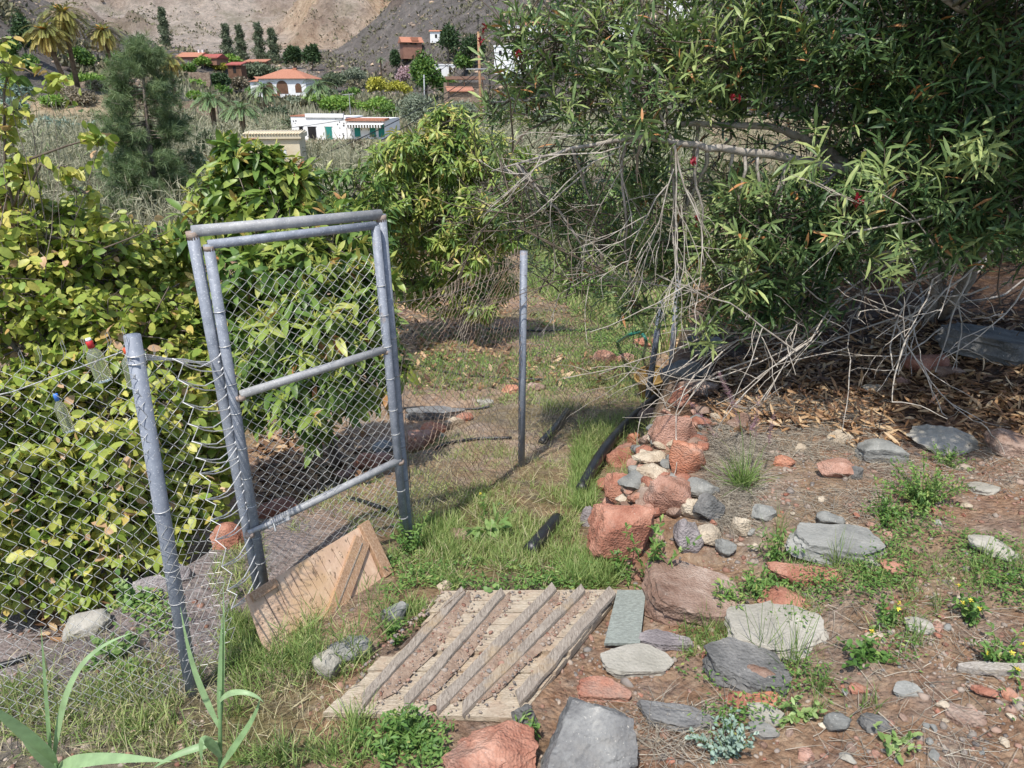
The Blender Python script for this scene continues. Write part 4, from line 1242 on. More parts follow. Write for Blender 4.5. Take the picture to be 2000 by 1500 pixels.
sp = [(5, 75, 4.0, .10, 3), (12, 130, 4.0, .10, 4), (80, 128, 4.0, .05, 2), (100, 158, 4.0, .05, 3), (195, 275, 4.0, .09, 5), (120, 325, 4.0, .08, 4), (40, 335, 4.0, .12, 5), (150, 370, 4.1, .08, 4), (10, 210, 4.0, .1, 5), (35, 300, 4., .1, 4), (5, 250, 4, .08, 4), (190, 420, 4.1, .09, 5)]
CL = [(W(x, y, Y), r, n * 1.6) for x, y, Y, r, n in cl] + [(W(x, y, Y), r, n) for x, y, Y, r, n in sp]
bs = np.array([-2.5, 3.75, 0])
ch = tree('custard_apple_tree', 'broad yellow green leaved fruit tree filling the left behind the wire fence', 'tree', bs, CL, [M['cherimoya']], M['bark'], st_cheri, W(90, 760, 3.8), .06)
mb = MB()
for pts in ([(60, 560), (10, 330), (8, 180), (18, 130), (50, 135), (75, 150)], [(20, 420), (60, 310), (130, 285), (190, 268)], [(40, 400), (80, 320), (120, 345), (150, 375)], [(120, 600), (150, 530), (190, 490), (280, 455)], [(60, 880), (110, 760), (70, 640), (50, 560)], [(100, 900), (200, 800), (330, 560)]):
    m_ = [W(x, y, 4.0) for x, y in pts]
    mb.tube(m_, [.009 - .006 * k / (len(m_) - 1) for k in range(len(m_))], 6)
mb.build('limb', M['darktwig'], ch, True)

av = [(455, 300, 5, .13, 16), (425, 370, 5, .18, 24), (490, 370, 5.1, .16, 22), (590, 425, 5.2, .15, 20), (670, 425, 5.3, .16, 20), (395, 450, 4.8, .22, 26), (540, 440, 4.9, .3, 40), (650, 480, 4.8, .3, 42), (480, 550, 4.6, .32, 46), (600, 580, 4.5, .36, 55),
      (555, 345, 5.0, .1, 9), (575, 385, 5.05, .12, 12), (520, 300, 5., .08, 6), (545, 330, 5.0, .12, 13), (585, 352, 5.05, .1, 9), (505, 330, 5., .12, 10), (690, 620, 4.6, .28, 40), (520, 670, 4.4, .34, 50), (620, 690, 4.3, .34, 50), (590, 780, 4.2, .24, 32), (690, 740, 4.4, .26, 40), (600, 640, 4.2, .3, 40), (720, 560, 4.8, .2, 26), (560, 520, 4.5, .3, 40), (450, 620, 4.5, .3, 36), (740, 650, 4.6, .15, 16), (500, 750, 4.4, .24, 30), (390, 650, 4.6, .28, 34), (350, 710, 4.6, .22, 26), (780, 710, 4.6, .12, 10), (610, 830, 4.2, .12, 10), (725, 520, 4.9, .16, 16)]
CL = [(W(x, y, Y), r, n) for x, y, Y, r, n in av]
tree('avocado_tree', 'avocado tree with large drooping leaves and bronze shoot tips behind the gate', 'tree', G(660, 905), CL, [M['avocado'], M['avoflower']], M['bark'], st_avo, W(560, 640, 4.6), .055)

mg = [(880, 250, .4, 34), (860, 300, .45, 36), (780, 300, .4, 34), (930, 300, .45, 38), (830, 350, .55, 50), (960, 370, .5, 42), (780, 400, .45, 38), (870, 430, .55, 50), (985, 440, .42, 34), (800, 480, .42, 36), (900, 500, .5, 44), (965, 540, .38, 32), (800, 555, .4, 32), (870, 565, .4, 34), (945, 590, .28, 20), (755, 450, .35, 26), (1010, 330, .35, 24), (735, 360, .25, 14)]
CL = [(W(x, y, 10. + .5 * random.uniform(-1, 1)), r, n * 1.8) for x, y, r, n in mg]
mt = tree('mango_tree', 'round mango tree with drooping yellow green leaves right of the gate', 'tree', G(917, 668), CL, [M['mango']], M['bark'], st_mango, W(900, 480, 10), .11, 'mango trees in the orchard')
mb = MB(); b_ = G(917, 668)
branch_curve(mb, b_ + (0, 0, .35), W(870, 600, 9.9), .04, .02, .05, 5, 6, 0); mb.build('limb', M['bark'], mt, True)
for x, y in ((838, 375), (857, 372), (898, 378), (928, 465)):
    p = W(x, y, 9.5); mb = MB(); mb.tube([p + (0, 0, .2), p + (0, 0, .05), p + (0, 0, .045), p + (0, 0, .02), p, p + (0, 0, -.03), p + (0, 0, -.05)], [.003, .003, .012, .022, .026, .02, .006], 10); mb.build('fruit', M['mangofruit'], mt, True)
for cls, base, lab in (
    ([(250, 500, 7, .36, 40), (330, 490, 7.2, .36, 40), (290, 570, 6.8, .42, 50), (370, 550, 6.9, .34, 36), (240, 590, 6.6, .3, 30), (350, 620, 6.6, .25, 20)], (-3.0, 6.9, 0), 'low dark mango tree between the yellow leaved tree and the gate'),
    ([(620, 370, 9, .35, 28), (700, 360, 9.2, .35, 28), (660, 420, 9, .4, 32), (580, 440, 8.8, .35, 24), (730, 420, 9, .3, 30), (660, 470, 8.8, .4, 40), (720, 480, 8.8, .35, 36), (600, 390, 9, .3, 30)], (-2.2, 9., 0), 'mango tree seen above the gate behind the avocado'),
):
    CL = [(W(x, y, Y), r, n) for x, y, Y, r, n in cls]
    tree('mango_tree', lab, 'tree', base, CL, [M['mangodark']], M['bark'], st_mangodark, np.mean([c[0] for c in CL], 0) + (0, 0, -.2), .06, 'mango trees in the orchard')
# far right orchard tree whose shade lies on the soil
CL = [(W(x, y, 15), r, n) for x, y, r, n in ((1130, 420, .8, 60), (1200, 400, .8, 60), (1170, 350, .8, 60), (1240, 450, .7, 50), (1270, 380, .8, 50))]
tree('mango_tree', 'mango tree behind the oleander shading the far orchard soil', 'tree', G(1160, 575), CL, [M['mangodark']], M['bark'], st_mangodark, W(1180, 420, 15), .1, 'mango trees in the orchard')

# ------------------------------------------------------------ oleander
root_p = np.array([3.0, 5.5, 0]); root_p[2] = H(root_p[0], root_p[1]) - .05
ole = thing('oleander_shrub', root_p, 'huge oleander with narrow dark leaves, red buds and bare grey twigs filling the upper right', 'shrub')
oc = [(1000, 60, 4.8, .24, 26), (1075, 90, 4.6, .28, 36), (1170, 60, 4.5, .34, 48), (1280, 60, 4.4, .35, 52), (1150, 180, 4.5, .28, 40), (1270, 180, 4.3, .33, 48), (1390, 100, 4.3, .38, 52), (1050, 190, 4.8, .2, 16), (1000, 140, 4.9, .15, 10),
      (1320, 200, 4.6, .2, 14), (1430, 150, 4.5, .25, 26), (1215, 260, 4.6, .22, 16), (1500, 70, 4.4, .42, 56), (1640, 90, 4.4, .48, 70), (1800, 80, 4.2, .5, 80), (1960, 80, 4., .5, 80), (1580, 140, 4.9, .28, 24), (1740, 210, 4.4, .36, 52), (1880, 230, 4., .42, 76),
      (2010, 250, 3.8, .4, 60), (1750, 365, 4.0, .32, 56), (1880, 380, 3.9, .36, 60), (2010, 380, 3.7, .34, 44), (1640, 420, 4.2, .28, 46), (1520, 430, 4.2, .28, 46), (1430, 410, 4.3, .28, 46), (1390, 490, 4.3, .24, 34), (1500, 520, 4.25, .22, 30), (1600, 490, 4.2, .16, 18),
      (1250, 400, 4.7, .3, 22), (1120, 390, 5.0, .3, 14), (1050, 470, 5., .22, 9), (1190, 560, 4.9, .22, 9), (1340, 590, 4.6, .16, 9), (1450, 555, 4.2, .12, 6), (1370, 650, 4.3, .10, 4), (1700, 300, 5.3, .7, 90), (1900, 300, 5.2, .7, 100), (1520, 130, 5.6, .7, 60), (1960, 400, 4.8, .36, 36), (1370, 360, 5.5, .5, 30), (2050, 150, 4.5, .6, 60), (1700, 100, 5.4, .8, 100), (1900, 100, 5.3, .8, 100), (1560, 370, 5.0, .3, 20), (1850, 120, 4.8, .5, 60),
      (1480, 590, 4.35, .2, 26), (1580, 580, 4.4, .2, 24), (1400, 560, 4.4, .2, 24), (1430, 340, 4.6, .2, 20), (1000, 390, 5.0, .22, 22), (1100, 310, 4.8, .22, 26), (1180, 470, 4.9, .25, 30), (1280, 510, 4.8, .2, 26), (1330, 470, 4.7, .2, 26), (1250, 340, 4.7, .22, 26), (1080, 400, 5.0, .2, 22), (1240, 590, 4.8, .16, 16), (960, 200, 5.0, .15, 14), (970, 300, 5.0, .14, 12), (1110, 520, 5.0, .16, 12), (1560, 520, 7, .4, 50), (1680, 500, 7, .5, 70), (1820, 490, 7, .55, 80), (1960, 480, 7, .6, 80), (1760, 430, 7.5, .6, 60), (2050, 520, 6.6, .4, 40), (2150, 300, 4.2, .5, 60), (2150, 60, 4.2, .55, 60), (2320, 200, 4.3, .6, 60), (2200, 450, 4.6, .5, 50), (2450, 350, 4.6, .6, 60), (2400, 30, 4.4, .6, 50), (2250, 500, 6.5, .6, 60), (2600, 200, 5, .7, 60), (1300, -60, 4.4, .35, 30), (1500, -80, 4.3, .45, 40), (1700, -80, 4.2, .5, 50), (1900, -90, 4.0, .5, 50), (1120, -50, 4.6, .3, 24), (1700, -200, 4.6, .7, 60), (1950, -220, 4.4, .7, 60), (1450, -180, 4.6, .6, 40)]
LV = Leaves(); TW = Twigs(); TP = Twigs(); mb = MB()
thick = [[(1985, 600, 5.3), (1900, 520, 5.1), (1790, 430, 4.9), (1640, 310, 4.6), (1560, 265, 4.5), (1480, 246, 4.45), (1330, 240, 4.4), (1200, 225, 4.5), (1080, 190, 4.7)],
         [(1930, 610, 5.2), (1820, 460, 4.8), (1700, 350, 4.5), (1620, 325, 4.4), (1480, 298, 4.3), (1360, 284, 4.25), (1250, 270, 4.3), (1120, 290, 4.5), (960, 335, 4.9)],
         [(1960, 590, 5.3), (1850, 400, 5.0), (1720, 280, 4.8), (1560, 215, 4.7), (1430, 200, 4.6), (1300, 130, 4.5)],
         [(2000, 580, 5.0), (1950, 400, 4.8), (1850, 200, 4.6), (1800, 40, 4.4), (1780, -120, 4.4)],
         [(1990, 590, 5.1), (1800, 300, 5.0), (1690, 120, 4.9), (1640, -60, 4.7)],
         [(2030, 560, 4.8), (2010, 300, 4.4), (1930, 60, 4.1), (1860, 10, 3.9), (1780, -60, 3.9)]]
cpts = []
for b in thick:
    P = [W(*q) for q in b]; P[0] = lerp(P[0], root_p, .6)
    Q = []
    for i in range(len(P) - 1):
        a, b2, c, d = P[max(i - 1, 0)], P[i], P[i + 1], P[min(i + 2, len(P) - 1)]
        for k in range(5):
            t = k / 5; Q.append(.5 * ((2 * b2) + (c - a) * t + (2 * a - 5 * b2 + 4 * c - d) * t * t + (3 * b2 - a - 3 * c + d) * t ** 3) + rng.normal(size=3) * .004)
    Q.append(P[-1])
    r0 = .036 if len(b) > 6 else .03
    mb.tube(Q, [r0 * (1 - .86 * (k / (len(Q) - 1)) ** 1.3) for k in range(len(Q))], 9)
    cpts += Q
cpts = np.array(cpts)
oc2 = [(np.array([x, y, z]), r, n) for x, y, z, r, n in ((1.9, 2.5, 2.85, .4, 60), (2.2, 3.2, 2.9, .45, 70), (2.2, 3.7, 3.1, .5, 60), (2.5, 2.7, 2.85, .5, 80), (3.1, 2.9, 2.9, .5, 80), (3.0, 3.4, 3.0, .5, 80), (3.6, 3.2, 3.0, .5, 80), (2.8, 3.1, 3.3, .6, 90), (3.3, 2.5, 2.9, .5, 80), (2.6, 3.9, 3.3, .5, 70))]  # unseen oleander overhang above the view, placed to shade litter and right half
for x, c, r, n in [(x, W(x, y, Y), r, n) for x, y, Y, r, n in oc] + [(1800, c, r, n) for c, r, n in oc2]:
    n = int(n * (.62 if x < 1330 else .72 if x < 1450 else .85))
    j = int(np.argmin(np.linalg.norm(cpts - c, axis=1) + .4 * np.abs(rng.normal(size=len(cpts)))))
    branch_curve(mb, cpts[j], c, .012, .005, .12, 8, 5, .0, .025)
    d = rdir(n); P = c + d * (r * (.25 + .75 * rng.random(n) ** .7))[:, None]
    out = unit(c - root_p - np.array([0, 0, .6]))
    D = unit(out[None] * .55 + np.array([0, 0, .55]) + d * .5 + .4 * rng.normal(size=(n, 3)))
    tint = np.clip((.55 if x < 1480 else .3) + .15 * rng.normal(size=n), 0, .9)  # right part tinted darker: shade of that side put into the leaf colour
    whorls(LV, P, D, 18, .24, .8, .112, .0175, 'lance', .3, .08, tint, .13, .4, dead=.022)
    TW.add(np.repeat(c[None], n, 0) + rng.normal(size=(n, 3)) * r * .2, (P - D * .2 + c) / 2 + rng.normal(size=(n, 3)) * .04, P - D * .02, .0042, .0022, 4, 5)
M['olebark'] = noisemat('pale_grey_bark', [(.3, '#756c62'), (.7, '#b9b0a4')], 16, .9, .8, 90, .008)
mb.build('branches', M['olebark'], ole, True)
# bare twigs, grown outward with forks
def grow(p, d, L, r, depth, sag, out, wob=.22, pr=.5):
    n = 6; pts = [np.array(p, float)]; d = unit(np.array(d, float))
    for k in range(n):
        d = unit(d + rng.normal(size=3) * wob * .6 + np.array([0, 0, -sag]))
        q = pts[-1] + d * L / n
        zz = H(q[0], q[1]) + .015
        if q[2] < zz: q[2] = zz; d[2] = abs(d[2]) * .3
        pts.append(q)
        if depth > 0 and k >= 1 and rng.random() < pr:
            grow(q, unit(d + rng.normal(size=3) * .5), L * rng.uniform(.4, .7), r * .62, depth - 1, sag, out, wob, pr)
    out.append((pts, r))
def twig_obj(starts, name, mat):
    mb = MB()
    for p, d, L, r, dep, sag in starts:
        out = []; grow(p, d, L, r, dep, sag, out, .22, .72 if sag > .03 else .5)
        for pts, rr in out:
            mb.tube(pts, [rr * (1 - .6 * k / (len(pts) - 1)) for k in range(len(pts))], 5, False)
    return mb.build(name, mat, ole, True)
def dirto(a, b): return unit(W(*b) - W(*a))
st = []
for a, b, L, r in [((1318, 284, 4.2), (1300, 560, 4.15), .62, .006), ((1318, 284, 4.2), (1330, 560, 4.1), .7, .007), ((1316, 330, 4.2), (1240, 560, 4.2), .6, .005), ((1305, 360, 4.2), (1180, 600, 4.3), .6, .005), ((1210, 280, 4.35), (1205, 480, 4.3), .5, .005), ((1215, 330, 4.35), (1130, 520, 4.5), .5, .004), ((1330, 400, 4.2), (1340, 640, 4.15), .55, .005)]:
    st.append((W(*a), dirto(a, b), L, r, 2, .05))
for a, b, L in [((1120, 290, 4.5), (950, 345, 4.8), .55), ((1250, 270, 4.3), (1000, 350, 4.6), .7), ((1200, 300, 4.4), (960, 420, 4.8), .75), ((1350, 285, 4.3), (1050, 300, 4.6), .8), ((1150, 330, 4.6), (1000, 470, 4.9), .6), ((1300, 480, 4.7), (1050, 520, 5.), .8), ((1320, 560, 4.6), (1120, 540, 4.9), .7)]:
    st.append((W(*a), dirto(a, b), L, .006, 2, .02))
# fan of twigs reaching down to the bank
for a, b, L, r in [((1800, 470, 4.7), (1420, 620, 4.3), 1.3, .009), ((1760, 500, 4.7), (1380, 690, 4.35), 1.4, .009), ((1820, 540, 4.8), (1300, 700, 4.5), 1.5, .009), ((1700, 560, 4.6), (1250, 745, 4.5), 1.35, .008), ((1680, 600, 4.6), (1480, 740, 4.25), .8, .008), ((1850, 460, 4.6), (1560, 700, 4.2), 1.1, .009), ((1640, 560, 4.5), (1180, 700, 4.6), 1.2, .008),
                   ((1650, 400, 4.5), (1430, 600, 4.2), .9, .008), ((1950, 480, 4.4), (1700, 640, 4.0), 1.0, .009), ((1970, 420, 4.2), (1840, 620, 3.8), .8, .008), ((1990, 360, 4.), (1640, 480, 3.8), 1.0, .008), ((1900, 520, 4.6), (1800, 680, 4.1), .8, .008), ((1560, 640, 4.4), (1300, 720, 4.4), .8, .007), ((1600, 560, 4.4), (1340, 640, 4.4), .9, .007), ((1930, 560, 4.8), (1620, 640, 4.4), 1.0, .008), ((1750, 620, 4.7), (1500, 660, 4.3), .9, .007), ((1480, 700, 4.35), (1220, 745, 4.5), .8, .007), ((1860, 400, 4.2), (1560, 540, 3.9), 1.0, .008),
                   ((1420, 640, 4.4), (1130, 760, 4.6), .9, .006), ((1840, 640, 4.3), (1700, 760, 3.9), .6, .006), ((2000, 560, 4.2), (1850, 800, 3.7), .7, .006)]:
    st.append((W(*a), dirto(a, b), L, r, 2, .015))
twig_obj(st, 'bare_twigs', M['twig'])
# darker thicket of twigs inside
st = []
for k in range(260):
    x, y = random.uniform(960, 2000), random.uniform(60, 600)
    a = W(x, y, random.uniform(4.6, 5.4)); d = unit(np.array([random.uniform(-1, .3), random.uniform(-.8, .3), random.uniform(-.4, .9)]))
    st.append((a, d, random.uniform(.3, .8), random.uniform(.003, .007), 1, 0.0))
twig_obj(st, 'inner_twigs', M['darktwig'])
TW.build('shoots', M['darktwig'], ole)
# bright single sprays near the camera
for x, y, Y, n in ((1740, 530, 3.5, 2), (1650, 430, 3.6, 3), (1745, 545, 3.45, 2), (1580, 300, 4.0, 3), (1730, 330, 3.6, 4), (1560, 360, 3.9, 3), (1380, 640, 4.2, 3), (1440, 580, 4.15, 4), (1860, 320, 3.5, 4), (1950, 300, 3.4, 4)):
    c = W(x, y, Y); P = c + rng.normal(size=(n, 3)) * .05; D = unit(rng.normal(size=(n, 3)) * .6 + np.array([-.3, -.4, .3]))
    whorls(LV, P, D, 11, .10, .9, .12, .018, 'lance', .25, .1, np.full(n, .66), .14, .5)
LV.build('foliage', M['oleander'], ole)
FLW = None
M['bud'] = leafmat('crimson_oleander_bud', [(0, '#7d1024'), (1, '#b0203a')], .5, .2, tgain='#ff8090')
for x, y, Y in ((945, 55, 4.75), (938, 80, 4.8), (1015, 105, 4.6), (1195, 115, 4.4), (1670, 385, 3.95), (1683, 392, 3.95), (1355, 312, 4.2), (1362, 435, 4.2), (1430, 195, 4.0)):
    c = W(x, y, Y); P = c + rng.normal(size=(3, 3)) * .012
    FLW = Leaves(); whorls(FLW, P, unit(np.array([[0, -.2, 1.]]) + .3 * rng.normal(size=(3, 3))), 7, .02, .6, .024, .010, 'ovate', .2, 0)
    FLW.build('bud_cluster', M['bud'], ole)
# ------------------------------------------------------------ middle distance plants
M['citrus'] = leafmat('orchard_green_leaf', [(0, '#2f5022'), (.5, '#5a7f33'), (1, '#8fa648')], .5, .25)
M['bright'] = leafmat('fresh_green_leaf', [(0, '#4a7026'), (.5, '#79a03a'), (1, '#a9bf52')], .5, .3)
M['darkleaf'] = leafmat('dark_green_leaf', [(0, '#22361f'), (.5, '#3c5530'), (1, '#5f7842')], .55, .2)
M['olive'] = leafmat('grey_olive_leaf', [(0, '#55614c'), (.5, '#808b72'), (1, '#a9b196')], .6, .2)
M['casua'] = leafmat('grey_green_needle', [(0, '#3d4a35'), (.5, '#5d6b4d'), (1, '#859070')], .6, .2)
M['pine'] = leafmat('pine_needle', [(0, '#465c3a'), (.4, '#6b8154'), (.8, '#93a56e'), (.95, '#9a9060'), (1, '#a5805c')], .55, .25)
M['cactus'] = leafmat('blue_green_pad', [(0, '#5f7668'), (.5, '#88a08e'), (1, '#b2c4b0')], .6, .12)
M['yellowleaf'] = leafmat('yellow_blossom', [(0, '#7d8430'), (.5, '#b9b53c'), (1, '#e0d84e')], .6, .3)
M['pinkleaf'] = leafmat('pink_blossom', [(0, '#8f7c78'), (.5, '#c0a0a4'), (1, '#e0c0c6')], .6, .3)
M['drybush'] = leafmat('dry_bush_leaf', [(0, '#5f5644'), (.5, '#8a7e68'), (1, '#b0a48c')], .7, .2)
M['palm'] = leafmat('palm_leaflet', [(0, '#5f7040'), (.35, '#8c9048'), (.65, '#b3a24e'), (.9, '#c49a42'), (1, '#c8953c')], .5, .2)
M['palmgreen'] = leafmat('green_palm_leaflet', [(0, '#566f48'), (.5, '#7c9862'), (1, '#adbb84')], .5, .2)
M['dates'] = noisemat('orange_date_stalk', [(.3, '#b27c2a'), (.7, '#d6a044')], 4, .7, .2)

def lumpy(c, rx, ry, rz, nl, n, lumpr, rg):
    """leaf points over irregular clumps on an ellipsoid"""
    d = unit(rg.normal(size=(nl, 3))); d[:, 2] = np.abs(d[:, 2]) * 1.1 - .35
    lc = d * (.35 + .5 * rg.random((nl, 1))) * np.array([rx, ry, rz])
    lr = lumpr * (.6 + .7 * rg.random(nl))
    k = rg.integers(0, nl, n)
    e = unit(rg.normal(size=(n, 3)))
    sc = np.array([rx, ry, rz]) / max(rx, rz)
    p = lc[k] + e * (lr[k] * (.55 + .45 * rg.random(n)))[:, None] * max(rx, rz) * np.maximum(sc, .6)
    return np.array(c)[None] + p, e

def plant(name, label, cat, px, py0, py1, wpx, Y, mat, n=700, leaf=4.5, asp=.45, nl=16, lumpr=.42, trunkfrac=.15, kind='simple', group=None, taper=0., drop=None, col=False):
    if Y > 50:
        Y = float(np.clip(G(px, py0)[1], Y * .75, 300))
    n = int(n * 2.3); leaf *= 1.3
    x = W(px, py0, Y)[0]; zt = W(px, py1, Y)[2]; zb = float(H(x, Y)) - .05
    if zt - zb < .25: zt = zb + .25
    k = pxm(np.array([x, Y, zb])); rg = np.random.default_rng(int(px * 13 + py1 * 7 + Y))
    root = thing(name, (x, Y, zb), label, cat, group)
    hgt = zt - zb; cr = hgt * (1 - trunkfrac) / 2; rx = wpx * k / 2
    c = (x, Y, zb + hgt - cr)
    P, E = lumpy(c, rx * .85, rx * .8, cr * .92, nl, n, lumpr, rg)
    if col:
        zc_ = rg.uniform(-1, 1, n); aa = rg.random(n) * 6.28; rr = rx * (.35 + .65 * rg.random(n) ** .5) * (.75 + .35 * np.sin(zc_ * 9 + px + aa)) * np.clip(1.15 - .75 * (zc_ * .5 + .5), .2, 1)
        E = np.stack([np.cos(aa), np.sin(aa), zc_ * .3], 1); P = np.array(c) + np.stack([rr * E[:, 0], rr * E[:, 1], zc_ * cr], 1)
    if taper:
        f = np.clip((P[:, 2] - zb) / hgt, 0, 1); s = (1 - taper * f)[:, None]
        P[:, :2] = np.array([x, Y]) + (P[:, :2] - np.array([x, Y])) * s
    P[:, 2] = np.maximum(P[:, 2], zb + .1)
    LV = Leaves(); L = leaf * k
    d = unit(E * .5 + rg.normal(size=(n, 3)) * .7 + np.array([0, 0, drop if drop is not None else .2]))
    LV.add(kind, P, d, E + rg.normal(size=(n, 3)) * .5 + np.array([0, 0, .4]), L * (.6 + .8 * rg.random(n)), L * asp * (.7 + .6 * rg.random(n)), .2, .2, np.clip(.5 + .22 * rg.normal(size=n), 0, 1))
    mb = MB(); ztop = zb + hgt * .8
    r = max(.02, .03 * hgt)
    mb.tube([(x, Y, zb - .1), (x + rg.normal() * .02 * hgt, Y, zb + hgt * .3), (x + rg.normal() * .04 * hgt, Y, ztop)], [r, r * .7, r * .2], 6)
    for q in range(5):
        a = np.array([x, Y, zb + hgt * rg.uniform(.15, .5)]); b = P[rg.integers(0, n)]
        mb.tube([a, lerp(a, b, .5) + (0, 0, .05 * hgt), b], [r * .5, r * .3, r * .1], 5)
    mb.build('trunk', M['bark'], root, True)
    LV.build('crown', mat, root)
    return root

def palm(name, label, px, py0, pyc, rpx, Y, mat=None, n=46, lean=0., group=None, dates=False, low=-.9, tr=.22):
    mat = mat or M['palm']
    c = W(px, pyc, Y); bx = c[0] + lean; zb = float(H(bx, Y)) - .1
    if py0 is None: zb = c[2] - .3
    k = pxm(c); Lf = rpx * k; rg = np.random.default_rng(int(px * 3 + pyc))
    base = np.array([bx, Y, min(zb, c[2] - .2)])
    root = thing(name, base, label, 'palm', group)
    mb = MB(); mb.tube([base, lerp(base, c, .5) + (lean * -.1, 0, 0), c], [tr * 1.15, tr * .9, tr * 1.1], 10); mb.build('trunk', M['palmbark'], root, True)
    LV = Leaves(); TW = Twigs()
    for i in range(n):
        az = i * 2.4 + rg.random() * .5; el = math.asin(np.clip(1 - (1 - math.sin(low)) * ((i + .5) / n) ** .9, -1, 1)); L = Lf * rg.uniform(.85, 1.1)
        h = np.array([math.cos(az), math.sin(az), 0])
        pts = [c.copy()]; a = el
        for s in range(10):
            a -= (.10 + .06 * (a > 0)) * (1.2 if el > .4 else .8)
            pts.append(pts[-1] + (h * math.cos(a) + np.array([0, 0, math.sin(a)])) * L / 10)
        pts = np.array(pts)
        TW.add(pts[0], pts[5] * 2 - (pts[0] + pts[10]) / 2, pts[10], .03 * Lf / 3, .008 * Lf / 3, 3, 6)
        t = np.linspace(.1, 1, 46); q = np.stack([np.interp(t, np.linspace(0, 1, 11), pts[:, j]) for j in range(3)], 1)
        tg = unit(np.gradient(q, axis=0)); sd_ = unit(np.cross(tg, [0, 0, 1.])); upv = np.cross(sd_, tg)
        w_ = np.sin(np.pi * np.clip(t * .9 + .1, 0, 1)) ** .6
        tint = np.clip((.25 + .5 * (i / n) + .1 * rg.normal()) + .05 * rg.normal(size=46), 0, .9)
        for s in (-1, 1):
            d = sd_ * s * .75 + tg * .75 + upv * .3 + np.array([0, 0, -.04])
            LV.add('simple', q, d, upv, Lf * .20 * (.35 + .65 * w_), Lf * .017, .08, .2, tint)
    TW.build('frond_ribs', M['palmbark'], root)
    LV.build('fronds', mat, root)
    if dates:
        for q in range(6):
            d = unit(np.array([rg.normal() * .6, -abs(rg.normal()) * .6, .5])); m = MB()
            m.tube([c, c + d * Lf * .25, c + d * Lf * .4 + (0, 0, -Lf * .05)], [.05, .10, .04], 6); m.build('date_stalk', M['dates'], root, True)
    return root

PG = 'date palms on the left terrace'
palm('date_palm', 'date palm with golden fronds, left of the pair by the terrace hedge', 88, 168, 60, 50, 98, n=60, lean=1.6, group=PG, dates=True, tr=.3)
palm('date_palm', 'tallest date palm of the pair, crown cut by the top of the photo', 122, 172, 26, 52, 101, n=60, group=PG, dates=True, tr=.3)
palm('date_palm', 'slim date palm with hanging grey green fronds right of the palm pair', 201, 150, 60, 42, 103, n=56, lean=.8, group=PG, dates=True, tr=.22)
palm('date_palm', 'short date palm half hidden behind the pine', 330, 162, 114, 36, 100, n=40, group=PG, tr=.25)
PS = 'low green palms in the valley'
palm('low_palm', 'stemless palm leftmost in the dry reeds', 412, 210, 196, 48, 62, M['palmgreen'], 40, group=PS, low=-.1)
palm('low_palm', 'stemless palm in the reeds right of another stemless palm', 470, 225, 214, 46, 58, M['palmgreen'], 40, group=PS, low=-.1)
palm('low_palm', 'leaning palm in front of the villa at its left corner', 514, 205, 172, 38, 120, M['palmgreen'], 40, group=PS, low=-.5)
palm('low_palm', 'bushy palm at the right corner of the villa', 622, 188, 168, 40, 125, M['palmgreen'], 44, group=PS, low=-.4)
palm('low_palm', 'small reddish palm beside the brown tower house', 743, 130, 115, 12, 200, M['palmgreen'], 24, group=PS, low=-.4)

# pine with needle tufts
def pine():
    Y = 26.; b = W(300, 440, Y); b[2] = float(H(b[0], Y)) - .1; top = W(275, 78, Y)
    root = thing('pine_tree', b, 'soft needled pine standing alone in the dry reeds at left', 'pine tree')
    k = pxm(b); mb = MB(); mb.tube([b, lerp(b, top, .3) + (.1, 0, 0), lerp(b, top, .7), top], [.14, .10, .05, .02], 9)
    LV = Leaves(); rg = np.random.default_rng(5)
    prof = [(.04, 78), (.14, 95), (.28, 105), (.42, 100), (.55, 88), (.68, 75), (.8, 70), (.88, 62), (.95, 36), (1., 8)]
    for i in range(150):
        f = rg.uniform(.05, 1.) ; R_ = np.interp(f, [p[0] for p in prof], [p[1] for p in prof]) * k * rg.uniform(.55, 1.05)
        az = rg.random() * 6.28; a = lerp(b, top, f)
        h = np.array([math.cos(az), math.sin(az), 0]); e = a + h * R_ + np.array([0, 0, rg.uniform(-.15, .3)])
        mb.tube([a, lerp(a, e, .5) + (0, 0, -.06), e], [.03 * (1.2 - f), .02 * (1.2 - f), .006], 5)
        m = 6 + int(12 * R_)
        t = rg.uniform(.42, 1.0, m)
        P = a[None] * (1 - t)[:, None] + e[None] * t[:, None] + rg.normal(size=(m, 3)) * .12
        D = unit(h[None] * .6 + np.array([0, 0, .3]) + rg.normal(size=(m, 3)) * .6)
        whorls(LV, P, D, 26, .16, .8, .26, .015, 'needle', .1, .12, np.clip(.42 + .14 * rg.normal(size=m), 0, 1), .12)
    mb.build('trunk', M['bark'], root, True); LV.build('crown', M['pine'], root)
pine()

